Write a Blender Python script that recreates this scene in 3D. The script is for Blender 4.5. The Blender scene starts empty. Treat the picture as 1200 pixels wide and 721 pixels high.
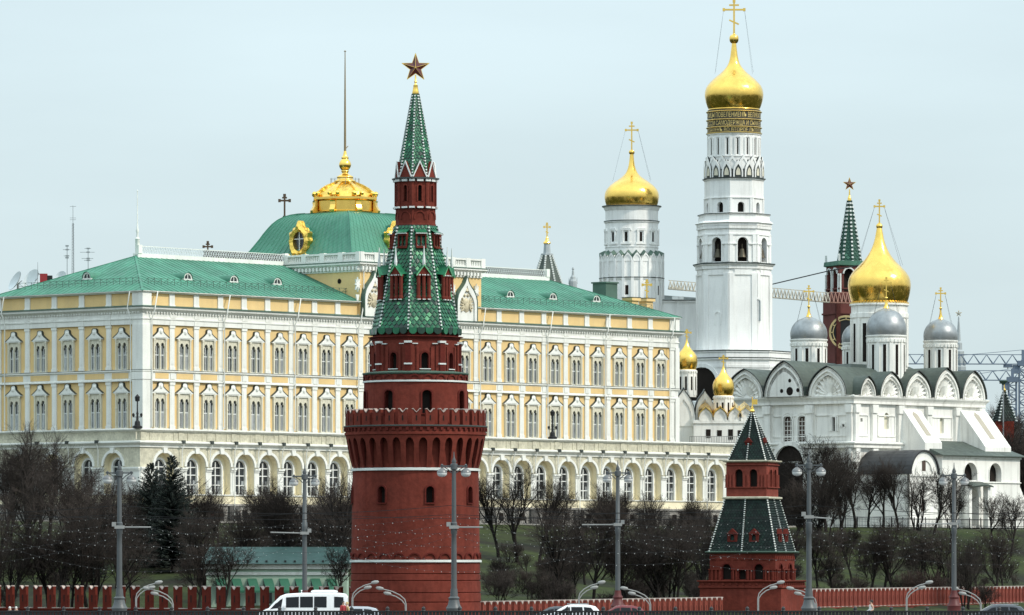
import bpy, bmesh, math, random
from mathutils import Vector, Matrix
from math import sin, cos, pi, radians, sqrt, atan2
random.seed(11)
scene = bpy.context.scene
C = scene.collection
F, HY, CX = 6500.0, 662.0, 600.0          # focal length and horizon measured on the 1200 px wide photograph

# ------------------------------------------------------------------ camera, sky, sun, exposure
cd = bpy.data.cameras.new('camera')
cam = bpy.data.objects.new('camera', cd); C.objects.link(cam)
cam.location = (0, 0, 0); cam.rotation_euler = (radians(90), 0, 0)
cd.sensor_width = 36; cd.lens = F / 1200 * 36
cd.shift_y = (HY - 360.5) / 1200
cd.clip_start = 5; cd.clip_end = 40000
scene.camera = cam

SUN_EL, SUN_AZ = radians(43), radians(118)   # azimuth clockwise from the view direction: right and a little behind the camera
world = bpy.data.worlds.new("World"); scene.world = world; world.use_nodes = True
nt = world.node_tree; nt.nodes.clear()
sky = nt.nodes.new('ShaderNodeTexSky'); sky.sky_type = 'NISHITA'; sky.sun_disc = False
sky.sun_elevation = SUN_EL; sky.sun_rotation = SUN_AZ
sky.air_density = 1.0; sky.dust_density = 1.2; sky.ozone_density = 1.6
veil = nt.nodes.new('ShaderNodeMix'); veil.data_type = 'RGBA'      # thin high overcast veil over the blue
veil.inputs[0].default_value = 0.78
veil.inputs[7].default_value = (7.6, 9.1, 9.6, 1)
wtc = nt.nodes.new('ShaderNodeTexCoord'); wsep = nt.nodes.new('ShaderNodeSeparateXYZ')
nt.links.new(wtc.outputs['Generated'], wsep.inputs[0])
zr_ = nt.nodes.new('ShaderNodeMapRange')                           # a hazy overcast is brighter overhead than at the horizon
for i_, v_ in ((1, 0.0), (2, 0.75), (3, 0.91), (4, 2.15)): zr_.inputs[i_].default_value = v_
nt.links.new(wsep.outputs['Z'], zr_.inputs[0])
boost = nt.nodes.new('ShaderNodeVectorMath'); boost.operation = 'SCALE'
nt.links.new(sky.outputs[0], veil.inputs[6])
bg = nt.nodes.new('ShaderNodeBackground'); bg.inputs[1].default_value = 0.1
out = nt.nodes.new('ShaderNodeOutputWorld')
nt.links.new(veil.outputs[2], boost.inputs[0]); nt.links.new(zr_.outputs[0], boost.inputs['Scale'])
cln = nt.nodes.new('ShaderNodeTexNoise'); cln.inputs['Scale'].default_value = 2.2; cln.inputs['Detail'].default_value = 5   # faint thin cloud
cmp_ = nt.nodes.new('ShaderNodeMapping'); cmp_.inputs['Scale'].default_value = (3, 3, 14)
nt.links.new(wtc.outputs['Generated'], cmp_.inputs[0]); nt.links.new(cmp_.outputs[0], cln.inputs['Vector'])
clr = nt.nodes.new('ShaderNodeMapRange'); clr.inputs[1].default_value = .35; clr.inputs[2].default_value = .7; clr.inputs[3].default_value = .955; clr.inputs[4].default_value = 1.05
nt.links.new(cln.outputs['Fac'], clr.inputs[0])
cb_ = nt.nodes.new('ShaderNodeVectorMath'); cb_.operation = 'SCALE'
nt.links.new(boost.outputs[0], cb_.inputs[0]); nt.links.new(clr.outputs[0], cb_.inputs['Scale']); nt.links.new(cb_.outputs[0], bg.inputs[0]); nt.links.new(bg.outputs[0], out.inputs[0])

sd = bpy.data.lights.new('sun', 'SUN'); sd.energy = 2.7; sd.angle = radians(2.0); sd.color = (1.0, 0.93, 0.82)
sun = bpy.data.objects.new('sun', sd); C.objects.link(sun)
sdir = Vector((sin(SUN_AZ) * cos(SUN_EL), cos(SUN_AZ) * cos(SUN_EL), sin(SUN_EL)))
sun.rotation_euler = sdir.to_track_quat('Z', 'Y').to_euler()
sun.location = (200, -50, 300)
scene.view_settings.view_transform = 'Standard'
scene.view_settings.look = 'None'
scene.view_settings.exposure = 0.0
scene.view_settings.gamma = 1.0
scene.view_settings.use_curve_mapping = False

# ------------------------------------------------------------------ helpers
def W(px, py, Y):
    return Vector(((px - CX) * Y / F, Y, (HY - py) * Y / F))

class MB:
    """collects faces, links them as one mesh object"""
    def __init__(s): s.v = []; s.f = []; s.m = []; s.c = []
    def cut(s): s.c.append((len(s.v), len(s.f)))        # a new separate piece starts here
    def build_each(s, name, mats, parent=None, smooth=None):
        cuts = s.c + [(len(s.v), len(s.f))]
        for (v0, f0), (v1, f1) in zip(cuts, cuts[1:]):
            if f1 == f0: continue
            b = MB(); b.v = s.v[v0:v1]; b.f = [tuple(i - v0 for i in f) for f in s.f[f0:f1]]; b.m = s.m[f0:f1]
            b.build(name, mats, parent, smooth)
    def face(s, pts, m=0):
        i = len(s.v); s.v += [tuple(p) for p in pts]; s.f.append(tuple(range(i, i + len(pts)))); s.m.append(m)
    def box(s, x0, x1, y0, y1, z0, z1, m=0):
        i = len(s.v)
        s.v += [(x0,y0,z0),(x1,y0,z0),(x1,y1,z0),(x0,y1,z0),(x0,y0,z1),(x1,y0,z1),(x1,y1,z1),(x0,y1,z1)]
        for q in ((3,2,1,0),(4,5,6,7),(0,1,5,4),(1,2,6,5),(2,3,7,6),(3,0,4,7)):
            s.f.append(tuple(i + k for k in q)); s.m.append(m)
    def obox(s, c, ax, ay, az, m=0):
        """box from centre and three half-axis vectors"""
        c, ax, ay, az = Vector(c), Vector(ax), Vector(ay), Vector(az)
        i = len(s.v)
        for sz in (-1, 1):
            for sx, sy in ((-1,-1),(1,-1),(1,1),(-1,1)):
                s.v.append(tuple(c + ax*sx + ay*sy + az*sz))
        for q in ((3,2,1,0),(4,5,6,7),(0,1,5,4),(1,2,6,5),(2,3,7,6),(3,0,4,7)):
            s.f.append(tuple(i + k for k in q)); s.m.append(m)
    def bar(s, a, b, w, h=None, m=0, up=(0,0,1)):
        a, b = Vector(a), Vector(b); d = b - a
        if d.length < 1e-6: return
        u = Vector(up); d.normalize()
        x = d.cross(u)
        if x.length < 1e-4: x = d.cross(Vector((1,0,0)))
        x.normalize(); y = x.cross(d).normalized()
        s.obox((a + b) / 2, d * ((b - a).length / 2), x * (w / 2), y * ((h or w) / 2), m)
    def lathe(s, prof, n=48, c=(0, 0), ph=0.0, m=0, cap=True):
        i = len(s.v); k = len(prof)
        for (r, z) in prof:
            for j in range(n):
                a = ph + 2 * pi * j / n
                s.v.append((c[0] + r * sin(a), c[1] - r * cos(a), z))
        for q in range(k - 1):
            for j in range(n):
                j2 = (j + 1) % n
                s.f.append((i + q*n + j, i + q*n + j2, i + (q+1)*n + j2, i + (q+1)*n + j)); s.m.append(m)
        if cap:
            s.f.append(tuple(i + (k-1)*n + j for j in range(n))); s.m.append(m)
            s.f.append(tuple(i + j for j in reversed(range(n)))); s.m.append(m)
    def tube(s, pts, r, n=6, m=0, cap=True):
        pts = [Vector(p) for p in pts]
        rs = r if isinstance(r, (list, tuple)) else [r] * len(pts)
        i = len(s.v); prev = None
        for k, p in enumerate(pts):
            d = (pts[min(k+1, len(pts)-1)] - pts[max(k-1, 0)])
            if d.length < 1e-9: d = Vector((0,0,1))
            d.normalize()
            if prev is None:
                x = d.orthogonal().normalized()
            else:
                x = prev - d * prev.dot(d)
                if x.length < 1e-6: x = d.orthogonal()
                x.normalize()
            prev = x; y = d.cross(x)
            for j in range(n):
                a = 2 * pi * j / n
                s.v.append(tuple(p + x * (rs[k] * cos(a)) + y * (rs[k] * sin(a))))
        for k in range(len(pts) - 1):
            for j in range(n):
                j2 = (j + 1) % n
                s.f.append((i+k*n+j, i+k*n+j2, i+(k+1)*n+j2, i+(k+1)*n+j)); s.m.append(m)
        if cap:
            s.f.append(tuple(i + j for j in reversed(range(n)))); s.m.append(m)
            b = i + (len(pts)-1)*n
            s.f.append(tuple(b + j for j in range(n))); s.m.append(m)
    def prism(s, poly, fn, d0, d1, m=0, mside=None, back=True):
        """poly of (s, z); fn(s, d, z) gives a point; extruded from depth d0 to d1"""
        i = len(s.v); n = len(poly)
        s.v += [tuple(fn(a, d0, b)) for a, b in poly] + [tuple(fn(a, d1, b)) for a, b in poly]
        s.f.append(tuple(i + n + j for j in range(n))); s.m.append(m)
        if back: s.f.append(tuple(i + j for j in reversed(range(n)))); s.m.append(m)
        for j in range(n):
            j2 = (j + 1) % n
            s.f.append((i+j, i+j2, i+n+j2, i+n+j)); s.m.append(m if mside is None else mside)
    def ring(s, prof, rect, m=0, close=True):
        """sweep a profile of (outward d, z) round a rectangle u0,u1,v0,v1 with mitred corners"""
        u0, u1, v0, v1 = rect
        for (da, za), (db, zb) in zip(prof, prof[1:]):
            A = [(u0-da, v0-da), (u1+da, v0-da), (u1+da, v1+da), (u0-da, v1+da)]
            B = [(u0-db, v0-db), (u1+db, v0-db), (u1+db, v1+db), (u0-db, v1+db)]
            for q in range(4):
                r = (q + 1) % 4
                s.face([(*A[q], za), (*A[r], za), (*B[r], zb), (*B[q], zb)], m)
    def arched_wall(s, fn, s0, s1, z0, z1, ops, depth, m=0, mrev=None, ds=1e9, n=12):
        """wall strip with openings (c, w, sill, spring, kind); kind round / flat / keel"""
        mrev = m if mrev is None else mrev
        def plain(a, b):
            k = max(1, int(math.ceil((b - a) / ds - 1e-6)))
            for j in range(k):
                p, q = a + (b-a)*j/k, a + (b-a)*(j+1)/k
                s.face([fn(p,0,z0), fn(q,0,z0), fn(q,0,z1), fn(p,0,z1)], m)
        cur = s0
        for (c, w, sill, spring, kind) in sorted(ops):
            if c - w > cur + 1e-6: plain(cur, c - w)
            arc = arch_pts(c, w, spring, kind, n)
            if sill > z0 + 1e-6:
                for (a, _), (b, _) in zip(arc, arc[1:]):
                    s.face([fn(a,0,z0), fn(b,0,z0), fn(b,0,sill), fn(a,0,sill)], m)
            for (a, za), (b, zb) in zip(arc, arc[1:]):
                s.face([fn(a,0,za), fn(b,0,zb), fn(b,0,z1), fn(a,0,z1)], m)
            outl = [(c-w, sill)] + arc + [(c+w, sill), (c-w, sill)]
            for (a, za), (b, zb) in zip(outl, outl[1:]):
                if abs(a-b) + abs(za-zb) < 1e-6: continue
                s.face([fn(a,0,za), fn(b,0,zb), fn(b,-depth,zb), fn(a,-depth,za)], mrev)
            cur = c + w
        if s1 > cur + 1e-6: plain(cur, s1)
    def arch_panel(s, fn, op, d, m=0, n=12):
        c, w, sill, spring, kind = op
        arc = arch_pts(c, w, spring, kind, n)
        for (a, za), (b, zb) in zip(arc, arc[1:]):
            s.face([fn(a,d,sill), fn(b,d,sill), fn(b,d,zb), fn(a,d,za)], m)
    def arch_frame(s, fn, op, t, d0, d1, m=0, n=12, legs=True, tz=None):
        """raised band of width t round an arch, from depth d0 to d1"""
        c, w, sill, spring, kind = op
        tz = t if tz is None else tz
        inn = arch_pts(c, w, spring, kind, n); ou = arch_pts(c, w + t, spring, kind, n)
        if kind == 'flat': ou = [(a, z + tz) for a, z in ou]
        if legs: inn = [(c-w, sill)] + inn + [(c+w, sill)]; ou = [(c-w-t, sill)] + ou + [(c+w+t, sill)]
        for k in range(len(inn) - 1):
            a, b, p, q = inn[k], inn[k+1], ou[k], ou[k+1]
            s.face([fn(a[0],d1,a[1]), fn(b[0],d1,b[1]), fn(q[0],d1,q[1]), fn(p[0],d1,p[1])], m)
            s.face([fn(p[0],d1,p[1]), fn(q[0],d1,q[1]), fn(q[0],d0,q[1]), fn(p[0],d0,p[1])], m)
            s.face([fn(a[0],d0,a[1]), fn(b[0],d0,b[1]), fn(b[0],d1,b[1]), fn(a[0],d1,a[1])], m)
    def build(s, name, mats, parent=None, smooth=None, loc=None, rotz=0):
        me = bpy.data.meshes.new(name)
        if not isinstance(mats, (list, tuple)): mats = [mats]
        me.from_pydata(s.v, [], s.f)
        for mt in mats: me.materials.append(mt)
        me.polygons.foreach_set('material_index', s.m)
        bm = bmesh.new(); bm.from_mesh(me)
        if smooth is not None:
            bmesh.ops.remove_doubles(bm, verts=bm.verts, dist=0.0005)
            bmesh.ops.recalc_face_normals(bm, faces=bm.faces)
            for f in bm.faces: f.smooth = True
            lim = radians(smooth)
            for e in bm.edges:
                if len(e.link_faces) != 2 or e.calc_face_angle(9) > lim: e.smooth = False
        bm.to_mesh(me); bm.free(); me.update()
        o = bpy.data.objects.new(name, me); C.objects.link(o)
        if parent: o.parent = parent
        if loc: o.location = loc
        if rotz: o.rotation_euler = (0, 0, rotz)
        return o

def arch_pts(c, w, spring, kind='round', n=12):
    if kind == 'flat': return [(c-w, spring), (c+w, spring)]
    if kind == 'round': return [(c - w*cos(pi*j/n), spring + w*sin(pi*j/n)) for j in range(n+1)]
    if kind == 'low': return [(c - w*cos(pi*j/n), spring + .62*w*sin(pi*j/n)) for j in range(n+1)]
    if kind == 'keel':
        half = [(1, 0), (1.02, .25), (.93, .55), (.72, .85), (.42, 1.12), (.2, 1.32), (.07, 1.55), (0, 1.78)]
        return [(c - w*a, spring + w*b) for a, b in half] + [(c + w*a, spring + w*b) for a, b in reversed(half[:-1])]
    if kind == 'trefoil':
        half = [(1, 0), (1.0, .45), (.78, .75), (.62, .85), (.7, 1.15), (.55, 1.5), (.25, 1.75), (0, 1.85)]
        return [(c - w*a, spring + w*b) for a, b in half] + [(c + w*a, spring + w*b) for a, b in reversed(half[:-1])]
    if kind == 'gable': return [(c-w, spring), (c, spring + 1.5*w), (c+w, spring)]

def flat_front(s, d, z): return (s, -d, z)          # wall running along +x, facing -y
def flat_left(s, d, z): return (-d, s, z)           # wall running along +y, facing -x
def at_v(v): return lambda s, d, z: (s, v - d, z)
def at_u(u): return lambda s, d, z: (u - d, s, z)
def round_map(rfun, c=(0, 0)):
    """angle s measured from the viewer's side, positive to the right"""
    def fn(s, d, z):
        r = rfun(z) + d
        return (c[0] + r * sin(s), c[1] - r * cos(s), z)
    return fn
def poly_map(R, n, ph, k, c=(0, 0)):
    """face k of an n-gon with circumradius R; s runs from the middle of the face"""
    am = ph + 2*pi*(k + .5)/n; ap = R * cos(pi / n)
    t = (cos(am), sin(am)); o = (sin(am), -cos(am))
    return (lambda s, d, z: (c[0] + o[0]*(ap+d) + t[0]*s, c[1] + o[1]*(ap+d) + t[1]*s, z)), R * sin(pi / n), am

def thing(name, label, cat, loc=(0, 0, 0), rotz=0, group=None):
    o = bpy.data.objects.new(name, None); C.objects.link(o)
    o.empty_display_size = .5
    o.location = loc; o.rotation_euler = (0, 0, rotz)
    o['label'] = label; o['category'] = cat
    if group: o['group'] = group
    return o
def tag(o, label, cat, group=None):
    o['label'] = label; o['category'] = cat
    if group: o['group'] = group
    return o
def structure(o): o['kind'] = 'structure'; return o
def copy_tree(o, parent=None):
    c = o.copy(); C.objects.link(c)
    if parent: c.parent = parent
    for ch in list(o.children): copy_tree(ch, c)
    return c
def dup(o, loc, rotz=0, label=None, group=None, scale=None):
    c = copy_tree(o); c.location = loc; c.rotation_euler = (0, 0, rotz)
    if label: c['label'] = label
    if group: c['group'] = group
    if scale: c.scale = scale
    return c
def cpart(o, parent, loc, rotz=0):
    c = copy_tree(o, parent); c.location = loc; c.rotation_euler = (0, 0, rotz); return c

def cross(mb, x, y, z0, h, w, t, dx=(1, 0, 0), m=0, slant=True):
    d = Vector(dx).normalized(); p = Vector((x, y, z0)); up = Vector((0, 0, 1)); n = d.cross(up)
    mb.obox(p + up*h/2, d*t/2, n*t/2, up*h/2, m)
    mb.obox(p + up*h*.74, d*w/2, n*t*.42, up*t/2, m)
    mb.obox(p + up*h*.88, d*w*.24, n*t*.42, up*t*.45, m)
    if slant:
        sl = (d*1 - up*.45).normalized()
        mb.obox(p + up*h*.36, sl*w*.26, n*t*.42, sl.cross(n)*t*.42, m)
    for q in (-1, 1): mb.obox(p + up*h*.74 + d*(q*w/2), d*t*.7, n*t*.6, up*t*.9, m)
    mb.obox(p + up*h, d*t*.8, n*t*.6, up*t*.8, m)

def pprof(Y, pts, z0=0.0):
    """profile measured in photo pixels at depth Y: (radius px, y px) to metres"""
    k = Y / F
    return [(r * k, (HY - y) * k - z0) for r, y in pts]
def curve_prof(pts, sub=5):
    """catmull-rom smoothing of a lathe profile"""
    o = []
    for i in range(len(pts) - 1):
        p0, p1, p2, p3 = pts[max(i-1,0)], pts[i], pts[i+1], pts[min(i+2, len(pts)-1)]
        for j in range(sub):
            t = j / sub
            o.append(tuple(.5*((2*p1[q]) + (-p0[q]+p2[q])*t + (2*p0[q]-5*p1[q]+4*p2[q]-p3[q])*t*t + (-p0[q]+3*p1[q]-3*p2[q]+p3[q])*t**3) for q in (0, 1)))
    o.append(pts[-1]); return o

# ------------------------------------------------------------------ materials
def mat(name, col, rough=.75, metal=0.0, var=.10, scale=.35, fine=.06, streak=0.0, bump=0.0, bscale=6.0, dirt=(.25,.22,.18), rnd=0.0, spec=.4, lines=0.0, lscale=1.0, ldir='Z', coat=0.0):
    m = bpy.data.materials.new(name); m.use_nodes = True
    t = m.node_tree; N = t.nodes; L = t.links
    b = N['Principled BSDF']; b.inputs['Roughness'].default_value = rough; b.inputs['Metallic'].default_value = metal
    b.inputs['Specular IOR Level'].default_value = spec
    if coat: b.inputs['Coat Weight'].default_value = coat; b.inputs['Coat Roughness'].default_value = .12
    tc = N.new('ShaderNodeTexCoord')
    def noise(sc, det=4, vec=None):
        n = N.new('ShaderNodeTexNoise'); n.inputs['Scale'].default_value = sc; n.inputs['Detail'].default_value = det
        L.new(vec or tc.outputs['Object'], n.inputs['Vector']); return n
    def mul(c, fac):
        x = N.new('ShaderNodeMix'); x.data_type = 'RGBA'; x.blend_type = 'MULTIPLY'; x.inputs[0].default_value = 1
        L.new(c, x.inputs[6]); L.new(fac, x.inputs[7]); return x.outputs[2]
    def rng(v, lo, hi, a=.3, bb=.7):
        r = N.new('ShaderNodeMapRange'); r.inputs[1].default_value = a; r.inputs[2].default_value = bb
        r.inputs[3].default_value = lo; r.inputs[4].default_value = hi; L.new(v, r.inputs[0]); return r.outputs[0]
    rgb = N.new('ShaderNodeRGB'); rgb.outputs[0].default_value = (*col, 1); c = rgb.outputs[0]
    if var: c = mul(c, rng(noise(scale, 5).outputs['Fac'], 1 - var, 1 + var*.6))
    if fine: c = mul(c, rng(noise(bscale, 3).outputs['Fac'], 1 - fine, 1 + fine*.6))
    if streak:
        mp = N.new('ShaderNodeMapping'); mp.inputs['Scale'].default_value = (1.3, 1.3, .12)
        L.new(tc.outputs['Object'], mp.inputs['Vector'])
        f = rng(noise(1.0, 6, mp.outputs[0]).outputs['Fac'], 0, streak, .5, .78)
        x = N.new('ShaderNodeMix'); x.data_type = 'RGBA'; L.new(f, x.inputs[0]); L.new(c, x.inputs[6]); x.inputs[7].default_value = (*dirt, 1); c = x.outputs[2]
    if lines:
        wv = N.new('ShaderNodeTexWave'); wv.bands_direction = ldir; wv.inputs['Scale'].default_value = lscale
        wv.inputs['Distortion'].default_value = .15
        L.new(tc.outputs['Object'], wv.inputs['Vector'])
        c = mul(c, rng(wv.outputs['Fac'], 1 - lines, 1.0, .0, .25))
    if rnd:
        oi = N.new('ShaderNodeObjectInfo'); c = mul(c, rng(oi.outputs['Random'], 1 - rnd, 1 + rnd*.4, 0, 1))
    L.new(c, b.inputs['Base Color'])
    if var or bump:
        r = rng(noise(scale*3).outputs['Fac'], max(.02, rough - .12), min(1, rough + .12)); L.new(r, b.inputs['Roughness'])
    if bump:
        bp = N.new('ShaderNodeBump'); bp.inputs['Strength'].default_value = bump; bp.inputs['Distance'].default_value = .15
        L.new(noise(bscale, 5).outputs['Fac'], bp.inputs['Height']); L.new(bp.outputs[0], b.inputs['Normal'])
    return m
M = {}
M['red_shade'] = mat('weathered_shaded_brick', (.125,.022,.014), .9, var=.25, scale=.3, fine=.2, bscale=2.2, streak=.4, dirt=(.06,.012,.01), spec=.1)  # brick streaked by weather, with shade also mixed into its base colour
M['far_red'] = mat('distant_hazy_brick', (.135,.048,.042), .9, var=.2, spec=.1)  # distance haze mixed into the brick colour of the clock tower
M['far_gold'] = mat('hazed_far_gilding', (.42,.33,.16), .6, var=.2)  # gilding greyed in colour to imitate distance haze
M['far_tile_a'] = mat('far_green_tile', (.03,.085,.062), .6, var=.3, spec=.2)  # both far tile greens carry distance haze in their colour
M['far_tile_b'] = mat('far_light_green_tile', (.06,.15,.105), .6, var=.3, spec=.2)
M['relief'] = mat('carved_cream_relief', (.60,.52,.36), .85, var=.3, scale=1.5, bump=1.0, bscale=2.6)
M['niche'] = mat('beige_niche_plaster', (.40,.36,.29), .85, streak=.2)
M['yellow'] = mat('ochre_plaster', (.77,.545,.25), .85, streak=.3, dirt=(.55,.42,.25))
M['reveal'] = mat('pale_yellow_plaster', (.84,.75,.53), .85, streak=.15, dirt=(.5,.42,.28))
M['white'] = mat('white_plaster', (.80,.795,.74), .8, streak=.34, dirt=(.45,.43,.38), var=.08)
M['cool_white'] = mat('whitewashed_stone', (.83,.825,.80), .82, streak=.5, dirt=(.45,.44,.42), var=.12, scale=.12)
M['church_white'] = mat('weathered_whitewash', (.84,.825,.775), .85, streak=.5, dirt=(.36,.34,.30), var=.15, scale=.15)
M['stone'] = mat('cream_limestone', (.58,.545,.42), .88, streak=.3, dirt=(.33,.31,.25), var=.22, scale=.6, fine=.2, bscale=3)
M['basement'] = mat('grey_granite', (.33,.31,.28), .85, var=.25, scale=.5, fine=.15, bscale=2)
M['dark_stone'] = mat('dark_granite', (.10,.095,.088), .8, var=.3)
M['aedicule'] = mat('beige_window_surround', (.68,.64,.51), .85, streak=.2)
M['capdark'] = mat('dark_lead_flashing', (.05,.06,.055), .6, var=.2)
M['capgreen'] = mat('green_flashing', (.075,.13,.10), .55, var=.2)
M['roof'] = mat('green_painted_sheet_roof', (.064,.228,.150), .6, var=.28, scale=.22, fine=.08, bscale=2.0, streak=.25, dirt=(.075,.16,.12), lines=.2, lscale=.5, ldir='X')
M['domegreen'] = mat('green_dome_sheet', (.055,.215,.138), .5, var=.14, scale=.4, lines=.22, lscale=.55, ldir='DIAGONAL', streak=.25, dirt=(.05,.15,.105))
M['church_roof'] = mat('grey_green_church_roof', (.062,.08,.066), .6, var=.25, scale=.4, streak=.3, dirt=(.05,.06,.05))
M['black_roof'] = mat('dark_sheet_roof', (.035,.035,.037), .5, var=.3)
M['gold'] = mat('gilded_copper', (.93,.60,.145), .22, 1.0, var=.14, scale=.5, fine=.06, bump=.03, bscale=1.5)
M['gold_relief'] = mat('gilded_relief', (.90,.60,.13), .3, 1.0, var=.2, scale=1.5, bump=1.0, bscale=1.6)
M['gold_letter'] = mat('gilded_lettering', (.78,.58,.22), .4, .6, var=.15)
M['silver'] = mat('silvered_sheet', (.31,.325,.33), .42, .6, var=.25, scale=.6, streak=.35, dirt=(.22,.23,.24))
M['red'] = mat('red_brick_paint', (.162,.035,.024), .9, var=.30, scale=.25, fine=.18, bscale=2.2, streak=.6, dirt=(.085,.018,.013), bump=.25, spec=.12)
M['red_bright'] = mat('fresh_red_brick', (.215,.052,.037), .85, var=.18, scale=.3, fine=.2, bscale=2.5, streak=.3, dirt=(.13,.028,.02), bump=.15, spec=.12)
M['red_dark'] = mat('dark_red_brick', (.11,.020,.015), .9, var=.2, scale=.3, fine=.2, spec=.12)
M['tile_a'] = mat('dark_green_glaze', (.006,.036,.021), .3, var=.35, scale=1.2, rnd=0, spec=.5)
M['tile_b'] = mat('mid_green_glaze', (.02,.135,.066), .34, var=.35, scale=1.2, spec=.28)
M['tile_c'] = mat('light_green_glaze', (.13,.39,.19), .34, var=.35, scale=1.2, spec=.28)
M['tile_d'] = mat('aged_green_tile', (.006,.013,.011), .62, var=.4, scale=1.0, spec=.2)
M['tile_e'] = mat('aged_dark_tile', (.009,.022,.017), .62, var=.4, scale=1.0, spec=.2)
M['bead'] = mat('white_ceramic', (.66,.68,.65), .5, var=.15)
M['capstone'] = mat('pinkish_cap_stone', (.42,.33,.29), .8, var=.3, scale=1.5)
M['glass'] = mat('window_glass', (.03,.035,.04), .15, var=.3, scale=.8, spec=.6, rnd=.4)
M['curtain'] = mat('drawn_curtain_behind_glass', (.34,.36,.37), .35, var=.35, scale=1.1, spec=.5, rnd=.75)
M['frame'] = mat('white_window_frame', (.76,.77,.75), .6, var=.08)
M['dark'] = mat('unlit_interior', (.02,.016,.014), .95, var=.2, spec=.1)
M['brown'] = mat('brown_door_wood', (.07,.045,.035), .7, var=.25)
M['iron'] = mat('black_cast_iron', (.009,.009,.010), .55, var=.25)
M['pole'] = mat('grey_painted_pole', (.08,.087,.09), .5, var=.15, streak=.2, dirt=(.1,.1,.1))
M['polelight'] = mat('light_grey_steel', (.27,.27,.26), .5, var=.15)
M['polered'] = mat('red_painted_pole_base', (.085,.012,.011), .6, var=.15)
M['globe'] = mat('milk_glass_globe', (.62,.62,.6), .25, var=.05)
M['hood'] = mat('grey_lamp_hood', (.17,.17,.17), .4, .3, var=.15)
M['ruby'] = mat('ruby_glass', (.10,.012,.012), .2, var=.2, spec=.7)
M['spruce'] = mat('spruce_needles', (.009,.016,.011), .8, var=.4, scale=1.5)
M['bark'] = mat('dark_bark', (.020,.017,.015), .95, var=.3, scale=1, spec=.1)
M['twig'] = mat('bare_twigs', (.050,.040,.035), .95, var=.35, scale=.4, rnd=.6, spec=.1)
M['twig_red'] = mat('reddish_twigs', (.05,.028,.02), .9, var=.3, scale=.4)
M['asphalt'] = mat('asphalt', (.05,.05,.052), .9, var=.2, fine=.2)
M['granite'] = mat('kerb_granite', (.28,.26,.25), .8, var=.2)
M['water'] = mat('river_water', (.03,.045,.045), .08, var=.1, bump=.4, bscale=.6)
M['carwhite'] = mat('white_car_paint', (.80,.80,.80), .3, var=.03, coat=.6)
M['carred'] = mat('red_car_paint', (.15,.010,.013), .3, var=.05, coat=.6)
M['carsilver'] = mat('silver_car_paint', (.42,.43,.45), .3, .5, var=.05, coat=.6)
M['cardark'] = mat('graphite_car_paint', (.07,.075,.085), .3, .3, var=.05, coat=.6)
M['carglass'] = mat('car_glass', (.008,.009,.011), .12, var=.1, spec=.25)
M['tyre'] = mat('tyre_rubber', (.02,.02,.02), .85, var=.2)
M['chrome'] = mat('alloy_rim', (.5,.5,.5), .3, .9, var=.05)
M['tail'] = mat('tail_light', (.35,.02,.02), .2, var=.05)
M['dish'] = mat('pale_grp_dish', (.62,.66,.66), .6, var=.1)
M['steel'] = mat('galvanised_steel', (.30,.31,.32), .5, .5, var=.15)
M['crane_grey'] = mat('hazed_crane_paint', (.50,.46,.38), .7, var=.15)  # paleness is distance haze mixed into the paint colour
M['crane_red'] = mat('red_crane_paint', (.33,.17,.13), .7, var=.15)
M['crane_blue'] = mat('blue_grey_crane_paint', (.13,.17,.23), .7, var=.15)
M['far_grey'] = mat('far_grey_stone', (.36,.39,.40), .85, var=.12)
M['pav_wall'] = mat('pale_green_pavilion_wall', (.34,.45,.35), .8, var=.12)
M['pav_roof'] = mat('blue_green_pavilion_roof', (.022,.06,.055), .6, var=.2)
M['awning'] = mat('green_canvas', (.03,.125,.075), .8, var=.15)
M['skin'] = mat('skin', (.52,.33,.24), .6, var=.08)
M['hair'] = mat('dark_hair', (.03,.022,.018), .7, var=.2)
M['hairgrey'] = mat('white_hair', (.66,.65,.62), .7, var=.1)
M['cloth_red'] = mat('red_cloth', (.30,.03,.035), .85, var=.1)
M['cloth_white'] = mat('white_cloth', (.76,.76,.74), .85, var=.06)
M['cloth_dark'] = mat('dark_cloth', (.025,.025,.032), .85, var=.15)
M['cloth_tan'] = mat('tan_cloth', (.50,.37,.18), .85, var=.1)
# ------------------------------------------------------------------ the ground, river, bridge deck
RC, RS = cos(radians(48)), sin(radians(48))           # the palace front runs along (RC, RS)
PX0, PY0, GZ = -56.6, 850.0, 6.4                      # near corner of the palace and the plateau level
WALL_Z = -6.2
def smooth(t): t = max(0.0, min(1.0, t)); return t*t*(3 - 2*t)
def ground_z(x, y):
    s1 = (x + 3.4)*(-.94) + (y - 603)*.342             # behind the river wall
    s2 = (x + 15)*.586 + (y - 602)*.81                 # behind the west wall
    s = min(s1, s2)
    p = (x - PX0)*RS - (y - PY0)*RC                    # in front of the palace line
    if s < 0: 
        return WALL_Z - 7.5*smooth((-s - 45)/12)
    if p > 14:
        t = max(0, s - 8)/max(1e-6, (s - 8) + (p - 14))
        return WALL_Z + .5 + (GZ - WALL_Z - .5)*(.35*t + .65*smooth(t))
    return GZ + 9.0*smooth((-p - 45)/40)
def frange(a, b, n): return [a + (b-a)*i/n for i in range(n+1)]
xs = [-9000, -3000, -900, -400, -260, -180] + frange(-150, 190, 110) + [220, 300, 450, 900, 3000, 9000]
ys = [-200, 120, 300, 420, 480, 520] + frange(540, 1060, 150) + [1090, 1150, 1300, 1700, 2600, 5000, 12000]
g = MB(); nx = len(xs)
rg = random.Random(3)
for y in ys:
    for x in xs:
        z = ground_z(x, y)
        if 560 < y < 1060 and -150 < x < 190: z += rg.uniform(-.12, .12)
        g.v.append((x, y, z))
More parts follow.
